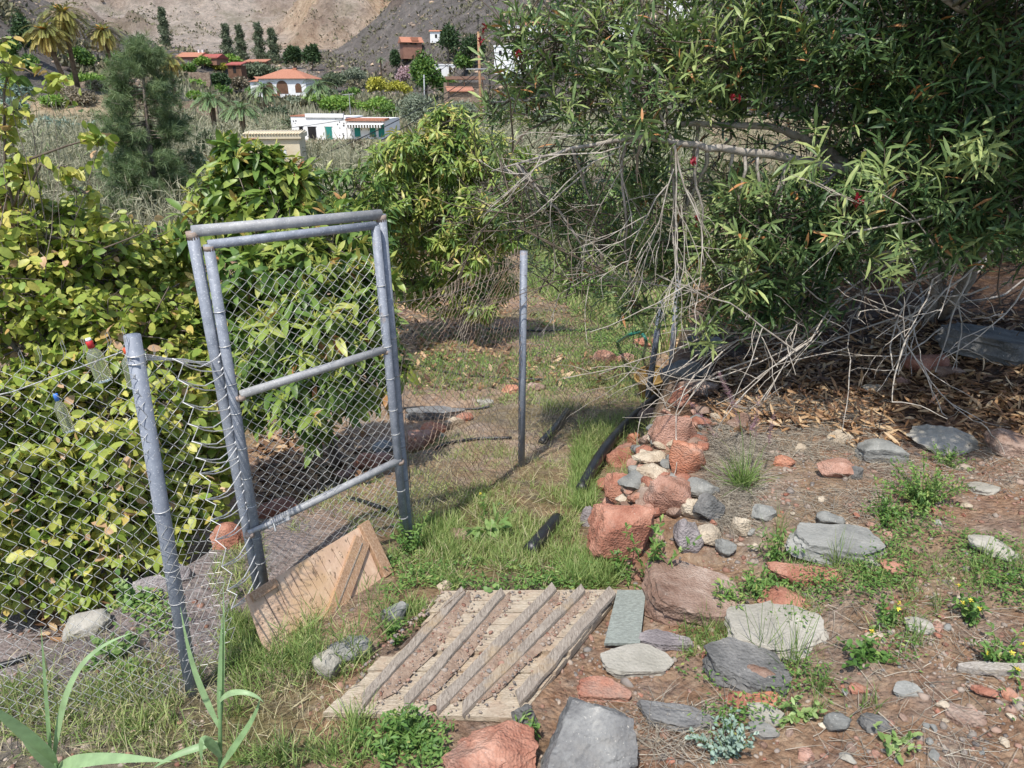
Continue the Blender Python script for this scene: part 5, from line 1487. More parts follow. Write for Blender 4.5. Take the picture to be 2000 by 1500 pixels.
FT = 'tall trees at the foot of the mountain'
for px, p0, p1, wd, Y, lb in [(326, 92, 16, 24, 190, 'single tall dark tree on the slope above the red roofed farmhouse'), (447, 115, 48, 26, 215, 'slender grey green tree, first of the row right of the red roofed farmhouse'), (474, 118, 50, 24, 215, 'slender grey green tree, second of the row right of the red roofed farmhouse'),
                              (511, 122, 46, 28, 222, 'feathery tall tree left of its thinner neighbour above the villa'), (537, 124, 56, 27, 222, 'thinner feathery tree above the villa roof')]:
    plant('casuarina_tree', lb, 'tree', px, p0, p1, wd, Y, M['casua'], 900, 4, .3, 22, .40, .04, col=True, group=FT)
for px, p0, p1, wd, Y, lb in [(575, 134, 82, 40, 212, 'dark bushy tree behind the villa roof, left one of two'), (610, 138, 78, 44, 212, 'dark bushy tree behind the villa roof beside the black rocks'),
                              (876, 122, 40, 66, 205, 'large airy dark tree behind the utility pole houses')]:
    plant('dark_tree', lb, 'tree', px, p0, p1, wd, Y, M['darkleaf'], 1100, 5, .4, 24, .38, .02, taper=.25, group=FT)
plant('broad_tree', 'dense dark green tree in front of the brown tower house', 'tree', 832, 205, 92, 84, 140, M['citrus'], 1900, 5.5, .5, 26, .38, .02, taper=.35)
plant('shrub', 'leafy skirt of green bush right of the dense dark green tree', 'shrub', 874, 200, 150, 56, 138, M['citrus'], 700, 5, .5)
plant('broad_tree', 'blue green conifer left of the pink blossoming tree', 'tree', 775, 150, 90, 30, 180, M['darkleaf'], 700, 4.5, .4, taper=.3)
plant('blossom_tree', 'pink blossoming almond tree behind the yellow bush', 'tree', 793, 175, 122, 46, 150, M['pinkleaf'], 700, 3.2, .6, 18, .34)
plant('yellow_bush', 'bright yellow flowering bush, left and brighter one', 'shrub', 735, 190, 148, 52, 120, M['yellowleaf'], 800, 4, .6)
plant('yellow_bush', 'sparser yellow green bush right of the bright yellow bush', 'shrub', 782, 195, 155, 58, 118, M['yellowleaf'], 420, 4, .6)
plant('olive_shrub', 'round grey olive bush behind the mango tree top', 'shrub', 815, 258, 180, 112, 84, M['olive'], 2200, 6, .25, 22, .4, .02)
plant('olive_shrub', 'grey olive bush behind the utility pole', 'shrub', 895, 255, 186, 86, 88, M['olive'], 1500, 6, .25, 20, .4, .02)
plant('olive_shrub', 'grey olive bush right of the utility pole', 'shrub', 990, 262, 178, 96, 90, M['olive'], 1500, 6, .25, 20, .4, .02)
plant('olive_shrub', 'grey bush farthest right behind the oleander sprays', 'shrub', 1075, 275, 195, 90, 80, M['olive'], 1300, 6, .25, 20, .4, .02)
plant('shrub', 'fresh green bush directly above the white stone house', 'shrub', 660, 226, 180, 92, 105, M['bright'], 1300, 5, .5, 18, .4, .02)
plant('shrub', 'light green bush above the awning end of the white stone house', 'shrub', 738, 226, 190, 84, 102, M['bright'], 1100, 5, .5, 18, .4, .02)
plant('shrub', 'reddish brown bush between two fresh green bushes', 'shrub', 704, 224, 196, 44, 100, M['drybush'], 500, 4, .4)
plant('shrub', 'dusky green bush left of the villa', 'shrub', 432, 178, 142, 60, 140, M['darkleaf'], 700, 5, .5)
plant('shrub', 'tangled brown green bush between the dusky bush and the villa', 'shrub', 470, 182, 148, 44, 138, M['drybush'], 600, 4, .5)
plant('broad_tree', 'wide dark olive tree crown behind the left of the villa', 'tree', 512, 160, 124, 92, 180, M['casua'], 1200, 5, .4, 20, .38)
plant('broad_tree', 'dark leafless tree in front of the villa arches', 'tree', 578, 192, 148, 26, 118, M['darkleaf'], 170, 4, .35, 12, .4)
plant('shrub', 'dark grey shrub mass right of the villa', 'shrub', 655, 180, 140, 60, 170, M['casua'], 800, 5, .4)
plant('shrub', 'pale green shrub between villa and yellow bush', 'shrub', 692, 172, 128, 62, 172, M['olive'], 700, 4, .4)
plant('citrus_tree', 'bright citrus tree in front of the red roofed farmhouse', 'citrus tree', 398, 136, 108, 36, 170, M['bright'], 500, 4, .5)
plant('citrus_tree', 'citrus tree at the right end of the red roofed farmhouse', 'citrus tree', 455, 136, 106, 44, 170, M['bright'], 600, 4, .5)
plant('citrus_tree', 'yellowing citrus tree between the two bright citrus trees', 'citrus tree', 430, 140, 120, 30, 168, M['yellowleaf'], 300, 4, .5)
OG = 'orchard trees on the left terrace'
for px, p0, p1, wd, lb in [(20, 130, 70, 70, 'orchard tree at the left edge under the hillside'), (55, 120, 18, 50, 'tall dark tree right behind the golden palm'), (160, 140, 92, 60, 'orchard tree between the palm pair and the slim palm'), (235, 140, 100, 60, 'orchard tree right of the slim palm'), (285, 145, 112, 50, 'orchard tree behind the top of the pine'), (370, 150, 122, 44, 'orchard tree left of the red roofed farmhouse garden'), (60, 150, 104, 60, 'round orchard tree under the left palm')]:
    plant('orchard_tree', lb, 'tree', px, p0, p1, wd, 125 if p1 > 40 else 115, M['citrus'] if p1 > 40 else M['darkleaf'], 900, 5, .5, 18, .4, .05, group=OG)
# clipped terrace hedges
plant('hedge', 'bright green hedge along the terrace right of the palms', 'hedge', 168, 162, 146, 100, 97, M['bright'], 900, 4, .5, 26, .3, .0)
plant('hedge', 'bright green hedge on the terrace right of the pine', 'hedge', 375, 172, 158, 74, 95, M['bright'], 700, 4, .5, 24, .3, .0)
plant('hedge', 'dull green hedge at the far left below the orchard', 'hedge', 20, 172, 150, 80, 97, M['citrus'], 800, 4, .5, 24, .3, .0)
CG = 'blue green cactus clumps on the left terrace'
for px, p0, p1, wd, Y, lb in [(105, 272, 226, 150, 60, 'wide blue green cactus thicket below the red soil'), (30, 195, 156, 90, 85, 'blue green cactus thicket at the left edge under the palms'), (190, 268, 236, 60, 58, 'small blue green cactus patch beside the pine'), (30, 215, 192, 50, 80, 'low cactus patch at the left edge above the red soil'), (1000, 172, 146, 44, 120, 'agave clump right of the utility pole')]:
    plant('cactus_thicket', lb, 'cactus', px, p0, p1, wd, Y, M['cactus'], 1100, 6, .55, 26, .28, .0, group=CG)
VG = 'scrub bushes in the valley'
for i, (px, p0, p1, wd, Y, mt, lb) in enumerate([(410, 300, 245, 60, 44, 'casua', 'grey green bush in the reeds right of the pine'), (395, 345, 300, 50, 36, 'cactus', 'pale green bush at the foot of the pine'), (110, 208, 188, 60, 82, 'bright', 'little green patch of shrub on the red terrace'), (160, 205, 180, 70, 84, 'drybush', 'brown bush right of the green patch on the terrace'),
        (190, 178, 160, 40, 92, 'drybush', 'grey brown bush below the palms'), (575, 262, 225, 60, 75, 'casua', 'dark grey bush at the left end of the white stone house'), (1050, 175, 150, 50, 120, 'citrus', 'green bush right of the agave clump'), (1085, 150, 120, 60, 140, 'citrus', 'green bush below the white houses at right'), (945, 200, 178, 50, 110, 'drybush', 'brown bush at the foot of the utility pole'), (925, 135, 66, 60, 170, 'darkleaf', 'dark green tree crown beside the top of the utility pole'), (905, 150, 100, 50, 172, 'citrus', 'round green tree below the dark crown by the pole')]):
    plant('shrub', lb, 'shrub', px, p0, p1, wd, Y, M[mt], 900, 5, .4, group=VG)
VB = 'green bushes dotted through the dry reeds of the valley'
for px, p0, wd, hh, mt, lb in [(620, 208, 60, 26, 'bright', 'green bush between the villa and the white stone house'), (575, 212, 50, 22, 'olive', 'grey green bush below the villa'), (540, 235, 60, 30, 'casua', 'dusky bush left of the white stone house roof'), (690, 195, 50, 24, 'citrus', 'green bush below the yellow bushes'), (640, 195, 44, 22, 'olive', 'pale bush right of the villa palm'), (450, 250, 60, 30, 'casua', 'dusky bush among reeds right of the stemless palms'), (430, 190, 50, 26, 'citrus', 'green bush behind the stemless palms'), (385, 200, 40, 24, 'bright', 'light green bush beside the pine top'), (360, 240, 60, 30, 'drybush', 'dry bush right of the pine on the red soil'), (500, 190, 44, 24, 'citrus', 'green bush left of the villa palm'), (300, 178, 60, 24, 'drybush', 'dry bush behind the pine top'), (760, 235, 60, 36, 'citrus', 'green bush right of the awning end of the white house'), (930, 205, 40, 26, 'bright', 'light green bush by the utility pole'), (1020, 205, 70, 34, 'citrus', 'green bush below the agave'), (130, 190, 60, 22, 'drybush', 'dry bush under the tallest palm'), (255, 190, 60, 24, 'olive', 'grey bush below the slim palm'), (60, 300, 90, 36, 'drybush', 'dry tangled bush at the left edge in the reeds'), (200, 330, 80, 40, 'olive', 'pale bush left of the pine foot'), (480, 330, 60, 44, 'casua', 'dusky bush left of the cream hut'), (700, 300, 60, 30, 'drybush', 'dry bush in front of the white stone house')]:
    plant('valley_bush', lb, 'bush', px, p0, p0 - hh, wd, 60, M[mt], 550, 5, .45, 16, .4, .0, group=VB)
plant('broad_tree', 'bare grey shrub seen through the lower oleander twigs', 'shrub', 1060, 480, 410, 90, 24, M['drybush'], 700, 6, .15, 20, .4)
plant('shrub', 'bright yellow green weed bush at the back of the orchard', 'shrub', 1130, 548, 512, 110, 14.5, M['bright'], 500, 9, .5, 16, .4, .0)
plant('shrub', 'yellow green weed bush farther right at the back of the orchard', 'shrub', 1600, 320, 270, 120, 22, M['bright'], 600, 9, .5, 16, .4, .0)

# ------------------------------------------------------------ reeds, scrub, hillside dots
M['reed'] = leafmat('dry_reed', [(0, '#64664a'), (.3, '#84866a'), (.6, '#a39f82'), (.85, '#bdb697'), (1, '#84965e')], .7, .25)
def field(n, y0, y1, a0, a1, hmin, hmax, dens=None, hmul=None):
    y = np.exp(rng.uniform(math.log(y0), math.log(y1), n)); a = rng.uniform(a0, a1, n); x = a * y
    keep = np.ones(n, bool) if dens is None else rng.random(n) < dens(x, y)
    x, y = x[keep], y[keep]; h = rng.uniform(hmin, hmax, len(x))
    if hmul is not None: h = h * hmul(x, y)
    return np.stack([x, y, H(x, y)], 1), h
def hm(x, y):
    a = x / y
    v = np.where(y > 44, .5, 1.) * np.where(y < 26, .75, 1.)
    v = v * (1 - .45 * smooth(60, 66, y))
    cap = np.where((a > -.29) & (a < -.12) & (y < 90), np.maximum(.1, (2 - .061 * y - H(x, y)) / 2.7), 9.)
    cap = np.where((a > -.36) & (a < -.25) & (y < 32), np.maximum(.15, (2 - .115 * y - H(x, y)) / 2.), cap)
    v = np.where(y > 44, .9, 1.) * np.where(y < 26, .75, 1.)
    v = np.minimum(v, cap)
    return v * (.75 + .6 * np.clip(fbm(x * .25, y * .25, 201, 3) + .3, 0, 1))
dn = lambda x, y: np.clip(.25 + 1.3 * smooth(-.25, .2, fbm(x * .18, y * .18, 205, 3)), 0, 1) * (1 - .97 * smooth(-.44, -.5, x / y) * smooth(60, 64, y))
P, h = field(40000, 20, 84, -.95, .25, 1.4, 2.7, dn, hm)
LV = Leaves()
d = unit(np.array([0, 0, 1.]) + .22 * rng.normal(size=P.shape))
LV.add('blade', P, d, rng.normal(size=P.shape) + np.array([0, -1., 0]), h, .002 + .0009 * P[:, 1], .25 * rng.random(len(P)), 0, np.clip(.35 + .25 * rng.normal(size=len(P)), 0, 1))
for q in range(3):
    b = P + d * (h * rng.uniform(.25, .9, len(P)))[:, None]
    LV.add('blade', b, unit(d * .7 + .7 * rng.normal(size=P.shape)), rng.normal(size=P.shape) + np.array([0, -.5, 1.]), h * .24, .002 + .0011 * P[:, 1], .5, 0, np.clip(.5 + .25 * rng.normal(size=len(P)), 0, 1))
tag(LV.build('dry_reeds', M['reed']), kind='stuff')
LV = Leaves(); P, h = field(11000, 84, 160, -.44, .25, .7, 1.7, lambda x, y: smooth(-.3, .15, fbm(x * .05, y * .05, 207, 3)) * (1 - smooth(.0, 1., (y > 160) * 1.)))
d = unit(np.array([0, 0, 1.]) + .25 * rng.normal(size=P.shape))
LV.add('blade', P, d, rng.normal(size=P.shape) + np.array([0, -1., 0]), h, .02 + .0012 * P[:, 1], .25 * rng.random(len(P)), 0, np.clip(.5 + .25 * rng.normal(size=len(P)), 0, 1))
tag(LV.build('far_dry_reeds', M['reed']), kind='stuff')
P, h = field(14000, 22, 108, -1.0, .6, .25, .8, lambda x, y: np.clip(.2 + smooth(-.2, .3, fbm(x * .12, y * .12, 221, 3)), 0, 1))
LV = Leaves()
for q in range(9):
    e = unit(rng.normal(size=P.shape)); e[:, 2] = np.abs(e[:, 2])
    LV.add('simple', P + e * (h * .5)[:, None], e + .4 * rng.normal(size=P.shape), rng.normal(size=P.shape), h * .7, h * .16, .2, 0, np.clip(np.repeat(rng.random(1), len(P)) * 0 + (fbm(P[:, 0], P[:, 1], 231, 2) + .5) + .2 * rng.normal(size=len(P)), 0, 1))
M['scrub'] = leafmat('grey_scrub', [(0, '#5a6048'), (.4, '#7d7d60'), (.7, '#988c70'), (1, '#7c8a52')], .7, .2)
tag(LV.build('valley_scrub', M['scrub']), kind='stuff')
P, h = field(26000, 125, 500, -.75, .35, .5, 1.7, lambda x, y: np.clip(.15 + smooth(-.1, .35, fbm(x * .03, y * .03, 241, 4)), 0, 1))
LV = Leaves()
for q in range(5):
    e = unit(rng.normal(size=P.shape)); e[:, 2] = np.abs(e[:, 2])
    LV.add('simple', P + e * (h * .4)[:, None], e + .4 * rng.normal(size=P.shape), rng.normal(size=P.shape), h * .8, h * .4, .2, 0, np.clip(.45 + .25 * rng.normal(size=len(P)), 0, 1))
M['hillscrub'] = leafmat('hill_scrub', [(0, '#4f5240'), (.4, '#6d6b52'), (.7, '#8a8262'), (1, '#75804e')], .8, .1)
tag(LV.build('hillside_scrub', M['hillscrub']), kind='stuff')
# boulders strewn over the slopes
P, h = field(9000, 120, 460, -.75, .35, .3, 1.5, None)
t = NT('slope_boulder'); c = t.ramp(t.attr('tint'), [(0, '#5f544c'), (.4, '#8f7f70'), (.7, '#ad957c'), (1, '#c9b398')]); M['slopeb'] = t.fin(c, .95, .1)
h = h * np.where(rng.random(len(h)) < .03, .9, .32)
pebbles('slope_boulders', P, h, M['slopeb'])

# ------------------------------------------------------------ houses
def paint(name, c0, c1, sc=1.5): return noisemat(name, [(.3, c0), (.7, c1)], sc, .85, .15, 30, .02)
M['white'] = paint('white_limewash', '#dcdcda', '#f0efec'); M['cream'] = paint('cream_render', '#cdbd9c', '#dccdae'); M['brownwall'] = paint('red_brown_wall', '#86604f', '#9c7360')
M['rooft'] = noisemat('terracotta_tiles', [(.3, '#9c6248'), (.7, '#c0866a')], 3, .85, .8, 6, .1, stretch=(6, 1, 1)); M['roofred'] = noisemat('red_roof_sheet', [(.3, '#93483f'), (.7, '#ac5c50')], 2, .7, .3)
M['teal'] = paint('teal_shutter', '#1f7a70', '#2f8f82'); M['dark'] = paint('dark_opening', '#1c1c1e', '#2e2c2a'); M['darkstone'] = paint('dark_stone', '#2e2c2c', '#4a4644', 6)
M['woodbrown'] = paint('brown_timber', '#5a4030', '#7a5a44'); M['stonewall'] = noisemat('dry_stone', [(.3, '#6d5c4e'), (.55, '#94806c'), (.7, '#b3a08a')], 2.5, .9, 1., 5, .15); M['grid'] = paint('grey_metal', '#8f9294', '#b0b2b2')

class House:
    def __init__(s, name, label, cat, px, Y, wm, dm, pytop, rz=0., pybase=None, group=None):
        if pybase is not None:
            Y0 = Y; Y = float(np.clip(G(px, pybase)[1], 20, 300)); wm, dm = wm * Y / Y0, dm * Y / Y0
        s.k = Y / 80
        s.x = W(px, pytop, Y)[0]; s.Y = Y; s.zt = W(px, pytop, Y)[2]
        zb = float(H(s.x, Y)) - .6
        s.zb = min(zb, s.zt - 1.5); s.w, s.d, s.rz = wm, dm, rz
        s.root = thing(name, (s.x, Y, s.zb), label, cat, group)
    def L(s, u, v, z):
        c, n = math.cos(s.rz), math.sin(s.rz)
        return np.array([s.x + u * c - v * n, s.Y + u * n + v * c, z])
    def block(s, name, mat, u0, u1, v0, v1, z0, z1, parent=None):
        m = MB(); V = [s.L(u, v, z) for z in (z0, z1) for u, v in ((u0, v0), (u1, v0), (u1, v1), (u0, v1))]
        m.add(V, [(3, 2, 1, 0), (4, 5, 6, 7), (0, 1, 5, 4), (1, 2, 6, 5), (2, 3, 7, 6), (3, 0, 4, 7)])
        return m.build(name, mat, parent or s.root)
    def opening(s, name, mat, u, z, w_, h_, v=None, frame=None):
        v = -s.d / 2 if v is None else v
        o = s.block(name, mat, u - w_ / 2, u + w_ / 2, v - .04, v + .05, z, z + h_)
        if frame: s.block('frame', frame, u - w_ / 2 - .08, u + w_ / 2 + .08, v - .06, v - .002, z + h_, z + h_ + .1, o)
        return o
    def hip(s, name, mat, u0, u1, v0, v1, z, h_, ov=.4, gable=False):
        u0 -= ov; u1 += ov; v0 -= ov; v1 += ov; vm = (v0 + v1) / 2; k = 0 if gable else (v1 - v0) / 2 * .9
        m = MB(); V = [s.L(u0, v0, z), s.L(u1, v0, z), s.L(u1, v1, z), s.L(u0, v1, z), s.L(u0 + k, vm, z + h_), s.L(u1 - k, vm, z + h_)]
        m.add(V, [(0, 1, 5, 4), (1, 2, 5), (2, 3, 4, 5), (3, 0, 4), (3, 2, 1, 0)])
        return m.build(name, mat, s.root)
    def mono(s, name, mat, u0, u1, v0, v1, z0, z1, th=.18):
        m = MB(); V = [s.L(u0, v0, z0), s.L(u1, v0, z0), s.L(u1, v1, z1), s.L(u0, v1, z1)]
        m.quadslab(V, (0, 0, 1), th); return m.build(name, mat, s.root)

# white house set with dark stones
h = House('stone_house', 'long white house dotted with dark stones, teal shutters and a striped awning', 'house', 676, 80, 9.8, 5, 229, R(-9))
z = h.zt; b = h.zb
h.block('wall', M['white'], -4.9, .9, -2.5, 2.5, b, z + .12); h.block('annex_wall', M['white'], .92, 4.9, -2.4, 2.5, b, z - .15)
h.block('parapet', M['white'], -3.3, .7, -2.62, -2.3, z + .05, z + .42)
h.mono('roof', M['rooft'], .95, 5.0, -2.8, -1.2, z - .06, z + .02); h.block('roof_deck', M['white'], .95, 4.9, -1.19, 2.4, z - .148, z - .06); h.block('roof_edge', M['rooft'], -4.95, -3.3, -2.55, 2.5, z + .125, z + .24)
for u, w_, hh, zz, mt in ((-3.9, .38, .55, -1.35, 'dark'), (-2.75, .85, 1.3, -2.1, 'dark')): h.opening('window', M[mt], u, z + zz, w_, hh, frame=M['white'])
h.opening('door', M['teal'], -1.0, z - 3.0, .7, 2.2, frame=M['white'])
for u in (2.0, 3.6, 4.5): h.opening('shutter', M['teal'], u, z - 1.75, .6, 1.15, v=-2.4)
aw = h.mono('awning', M['white'], 1.2, 4.9, -3.3, -2.4, z - .55, z - .35, .04)
for k in range(26):
    h.block('fringe', M['drybush'] if k % 2 else M['white'], 1.2 + k * .142, 1.2 + k * .142 + .11, -3.32, -3.28, z - .85, z - .56, aw) if k < 26 else None
for k in range(44):
    u, zz = random.choice([(random.uniform(-4.8, -3.2), random.uniform(-2.6, -.2)), (random.uniform(-.2, .8), random.uniform(-2.6, .0)), (random.uniform(1., 4.8), random.uniform(-2., -.7)), (random.uniform(-4.8, -2), random.uniform(-2.6, -1.5))])
    r = random.uniform(.05, .10)
    m = MB(); V, F = ICO[1]; c = h.L(u, -2.5 if u < .9 else -2.4, z + zz); m.add([c + v * r * np.array([1, .6, 1]) for v in V], F); m.build('inset_stone', M['darkstone'], h.root)
m = MB(); c = h.L(.5, 0, z + .3); m.tube([c, c + (0, 0, 1.9)], .03, 5); m.tube([c + (-.7, 0, 1.85), c + (.5, 0, 1.95)], .02, 4)
for k in range(5): m.tube([c + (-.6 + .22 * k, -.25, 1.86), c + (-.6 + .22 * k, .25, 1.86)], .015, 4)
m.build('antenna', M['grid'], h.root)
# cream hut
h = House('pump_hut', 'plain cream hut with a tiled cornice standing among the reeds', 'hut', 540, 32, 2.1, 2.6, 268, R(8))
z, b = h.zt, h.zb
h.block('wall', M['cream'], -1.03, 1.03, -1., 1., b, z)
c_ = h.block('cornice', M['cream'], -1.12, 1.12, -1.1, 1.1, z + .002, z + .18)
for k in range(20):
    m = MB(); q = h.L(-1.08 + k * .113, -1.14, z + .19); m.tube([q, q + (0, .9, .08)], .045, 6); m.build('cornice_tile', M['cream'], c_, True)
h.opening('vent', M['white'], .3, z - .75, .45, .35, frame=M['cream'])
# villa
h = House('villa', 'white villa with arches and a low terracotta hip roof', 'house', 566, 150, 9.4, 8, 154, R(-6))
z, b = h.zt, h.zb
h.block('wall', M['white'], -4.6, 4.4, -3.6, 4, b, z); h.hip('roof', M['rooft'], -4.7, 4.5, -3.7, 4, z + .003, 1.7)
h.block('porch_wall', M['white'], -6.6, -4.62, -3, 2, b, z - .5); h.hip('porch_roof', M['rooft'], -6.6, -4.7, -3, 2, z - .497, .9, .3)
def arch(u, w_, zz, hh):
    m = MB(); n = 10; v = -3.64
    P = [h.L(u - w_ / 2, v, zz), h.L(u + w_ / 2, v, zz)] + [h.L(u + w_ / 2 * math.cos(a), v, zz + hh + w_ / 2 * math.sin(a)) for a in np.linspace(0, math.pi, n)]
    Pb = [p + h.L(0, .1, 0) - h.L(0, 0, 0) for p in P]; k = len(P)
    m.add(P + Pb, [tuple(range(k)), tuple(range(2 * k - 1, k - 1, -1))] + [(i, k + i, k + (i + 1) % k, (i + 1) % k) for i in range(k)])
    m.build('arch', M['woodbrown'], h.root)
arch(-2.6, 1.4, z - 2.4, 1.1); arch(-.2, 2.2, z - 2.6, 1.2); arch(2.9, 1.2, z - 2.4, 1.0)
h.block('terrace_ledge', M['rooft'], -3.6, -.8, -4.3, -3.62, z - 3.0, z - 2.6)
m = MB(); c = h.L(1.2, 0, z + 1.5); m.box(c, (.7, .7, .8)); m.build('chimney', M['rooft'], h.root)
# red roofed farmhouse
h = House('farmhouse', 'long low farmhouse with orange and red roofs on the left hillside', 'house', 396, 186, 9, 5, 112, R(-12), pybase=122)
z, b = h.zt, h.zb
h.block('wall', M['brownwall'], -5, 5, -2.4, 2.4, b, z); h.hip('roof', M['rooft'], -5, .4, -2.4, 2.4, z + .003, 1.1, .4, True); h.hip('annex_roof', M['roofred'], .9, 5, -2.4, 2.4, z - .3, 1.0, .3, True)
for u in (-3.4, -1., 2.6): h.opening('window', M['dark'], u, z - 1.5, .7, .8)
for u in (-.9, .1): h.block('chimney', M['white'], u, u + .35, -.3, .2, z + .7, z + 1.6)
for px, py, Y, wm, lb, mt in ((462, 124, 180, 3.2, 'tiny red roofed shed below the feathery trees', 'roofred'), (503, 118, 200, 5.5, 'small brown shed with a pale lean-to roof under the feathery trees', 'rooft')):
    h = House('shed', lb, 'shed', px, Y, wm, 2.5, py + 4, R(-8)); h.block('wall', M['woodbrown'], -wm / 2, wm / 2, -1.2, 1.2, h.zb, h.zt); h.mono('roof', M[mt], -wm / 2 - .3, wm / 2 + .3, -1.6, 1.5, h.zt + .19, h.zt + .8)
    h.opening('door', M['dark'], 0, h.zt - 1.6, .7, 1.4, v=-1.2)
# brown tower house
h = House('tower_house', 'red brown tower house with a gabled orange roof on the dark slope', 'house', 802, 225, 5.6, 5, 84, R(18), pybase=112)
z, b = h.zt, h.zb
h.block('wall', M['brownwall'], -2.6, 2.6, -2.5, 2.5, b, z); h.block('gallery', M['woodbrown'], -2.75, 1.2, -2.7, -2.52, z - .55, z - .05)
h.hip('roof', M['rooft'], -2.6, 2.6, -2.5, 2.5, z + .003, 1.5, .5, True); h.block('dormer', M['rooft'], -.2, 1.6, -2.7, 0, z + .4, z + 1.3)
for u in (-1.6, -.4, .8): h.opening('window', M['dark'], u, z - .45, .5, .35, v=-2.7)
# lower terrace rock wall under it
def smallhouse(name, label, px, py, Y, wm, hm_, wall, roof, rz=0., wins=2, pb=None):
    h = House(name, label, 'house', px, Y, wm, wm * .6, py, rz, pybase=pb)
    wm = h.w; z = h.zt; d = wm * .3
    h.block('wall', M[wall], -wm / 2, wm / 2, -d, d, h.zb, z)
    if roof: h.hip('roof', M[roof], -wm / 2, wm / 2, -d, d, z + .003, wm * .13, .3, True)
    else: h.block('parapet', M[wall], -wm / 2 - .1, wm / 2 + .1, -d - .1, d + .1, z + .002, z + .3)
    for k in range(wins): h.opening('window', M['dark'], -wm / 2 + wm * (k + .5) / wins, z - 1.6, .6, .9, v=-d)
    return h
smallhouse('cottage', 'little cottage with an orange roof above the tower house', 852, 62, 230, 3.4, 3, 'white', 'rooft', 0, 1, pb=80)
smallhouse('white_house', 'small white house with a flat roof beside the dark tree by the pole', 868, 128, 150, 3.8, 3, 'white', None, R(10), pb=152)
smallhouse('white_house', 'white house partly hidden behind oleander tips left of the orange roof', 1003, 52, 190, 4.2, 3, 'white', None, R(-6), pb=70)
smallhouse('white_house', 'white house with an orange roof showing through the oleander tips', 1045, 50, 195, 6.5, 3, 'white', 'rooft', R(-6), 3, pb=72)
smallhouse('white_house', 'tall white walled house with bays seen through the oleander', 1010, 92, 150, 7.5, 4, 'white', None, R(-20), 3, pb=138)
smallhouse('white_house', 'white house behind the oleander at the upper right', 1205, 44, 180, 7, 4, 'white', None, R(-10), 3, pb=70)
smallhouse('white_house', 'white house corner high behind the oleander near the top edge', 1325, 8, 190, 6, 4, 'white', None, R(-10), 2, pb=34)
h = House('stone_terrace', 'brown dry stone terrace with a timber canopy left of the utility pole', 'terrace', 905, 128, 6.4, 3, 152, R(6))
h.block('wall', M['stonewall'], -3.2, 3.2, -1.4, 1.4, h.zb, h.zt - .7); h.mono('canopy', M['woodbrown'], -2.9, 3.4, -2, 1.6, h.zt - .2, h.zt + .25, .12)
for u in (-2.6, 0, 2.9): h.block('canopy_post', M['woodbrown'], u, u + .12, -1.85, -1.73, h.zt - 1.5, h.zt - .33)
h = House('tiled_shelter', 'little red tiled roof poking out above the grey olive bushes', 'shelter', 898, 105, 3.4, 2.4, 178, R(10)); h.block('wall', M['stonewall'], -1.5, 1.5, -1, 1, h.zb, h.zt); h.mono('roof', M['rooft'], -1.8, 1.8, -1.3, 1.3, h.zt + .05, h.zt + .6, .12)
# terraces of dry stone on the left slope
for px, py, Y, wm, lb in ((350, 150, 104, 12, 'dry stone terrace wall behind the right hedge'), (345, 212, 88, 9, 'dry stone terrace wall right of the pine'), (215, 172, 96, 10, 'dry stone terrace wall below the slim palm')):
    Y = float(G(px, py)[1]); h = House('terrace_wall', lb, 'wall', px, Y, wm, .6, py, R(4)); h.zt = float(H(h.x, Y)) + .8; m = MB(); N = 16; V = []; F = []
    for k in range(N + 1):
        u = -wm / 2 + wm * k / N; zt = h.zt + .25 * float(vnoise(k * .7, px, 3)); zb = float(H(*h.L(u, 0, 0)[:2])) - .5; zt = max(zt, zb + .7)
        V += [h.L(u, -.3, zb), h.L(u, -.22, zt), h.L(u, .25, zt), h.L(u, .3, zb)]
    for k in range(N):
        for e in range(4): F.append((k * 4 + e, k * 4 + (e + 1) % 4, k * 4 + 4 + (e + 1) % 4, k * 4 + 4 + e))
    F += [(3, 2, 1, 0), (N * 4, N * 4 + 1, N * 4 + 2, N * 4 + 3)]
    m.add(V, F); m.build('stones', M['stonewall'], h.root)

# utility pole and its cables
Y = 74.; pt = W(934, 62, Y); pb = W(941, 235, Y); pb[2] = min(pb[2], float(H(pb[0], Y)) - .3)
up_ = thing('utility_pole', pb, 'weathered wooden utility pole rising behind the mango tree', 'utility pole')
m = MB(); m.tube([pb, lerp(pb, pt, .5), pt], [.16, .135, .11], 12); m.build('pole', M['pole'], up_, True)
m = MB(); q = W(936, 135, Y); m.beam(q + (-1.2, -.15, 0), q + (.8, -.15, .02), .08, .08); m.build('crossarm', M['grid'], up_)
m = MB(); q = W(947, 150, Y); m.tube([q + (-.2, -.2, .3), q + (.35, -.2, .1), q + (.5, -.2, -.9), q + (.3, -.2, -1.5), q + (.0, -.2, -1.4)], .05, 6); m.build('cable_loop', M['cable'], up_, True)
def cable(a, b, sag, r=.03, nm='cable'):
    m = MB(); m.tube([lerp(a, b, t) + (0, 0, -4 * sag * t * (1 - t)) for t in np.linspace(0, 1, 24)], r, 5); m.build(nm, M['cable'], up_, True)
cable(W(930, 142, 73.8), W(560, 330, 40), .5, .03); cable(W(930, 150, 73.8), W(590, 352, 40), .5, .03)
cable(W(930, 175, 73.8), W(-200, 235, 60), 2.5, .025); cable(W(590, 352, 40), W(-150, 400, 26), .3, .014); cable(W(560, 330, 40), W(-150, 385, 26), .3, .014)
cable(W(935, 70, 74), W(800, 158, 120), 1., .03); cable(W(938, 100, 74), W(1250, 60, 90), 1., .03)
m = MB(); q = W(931, 40, 73.9); m.tube([pt, pt + (0, 0, 1.2)], .04, 6); m.build('mast', M['cable'], up_)
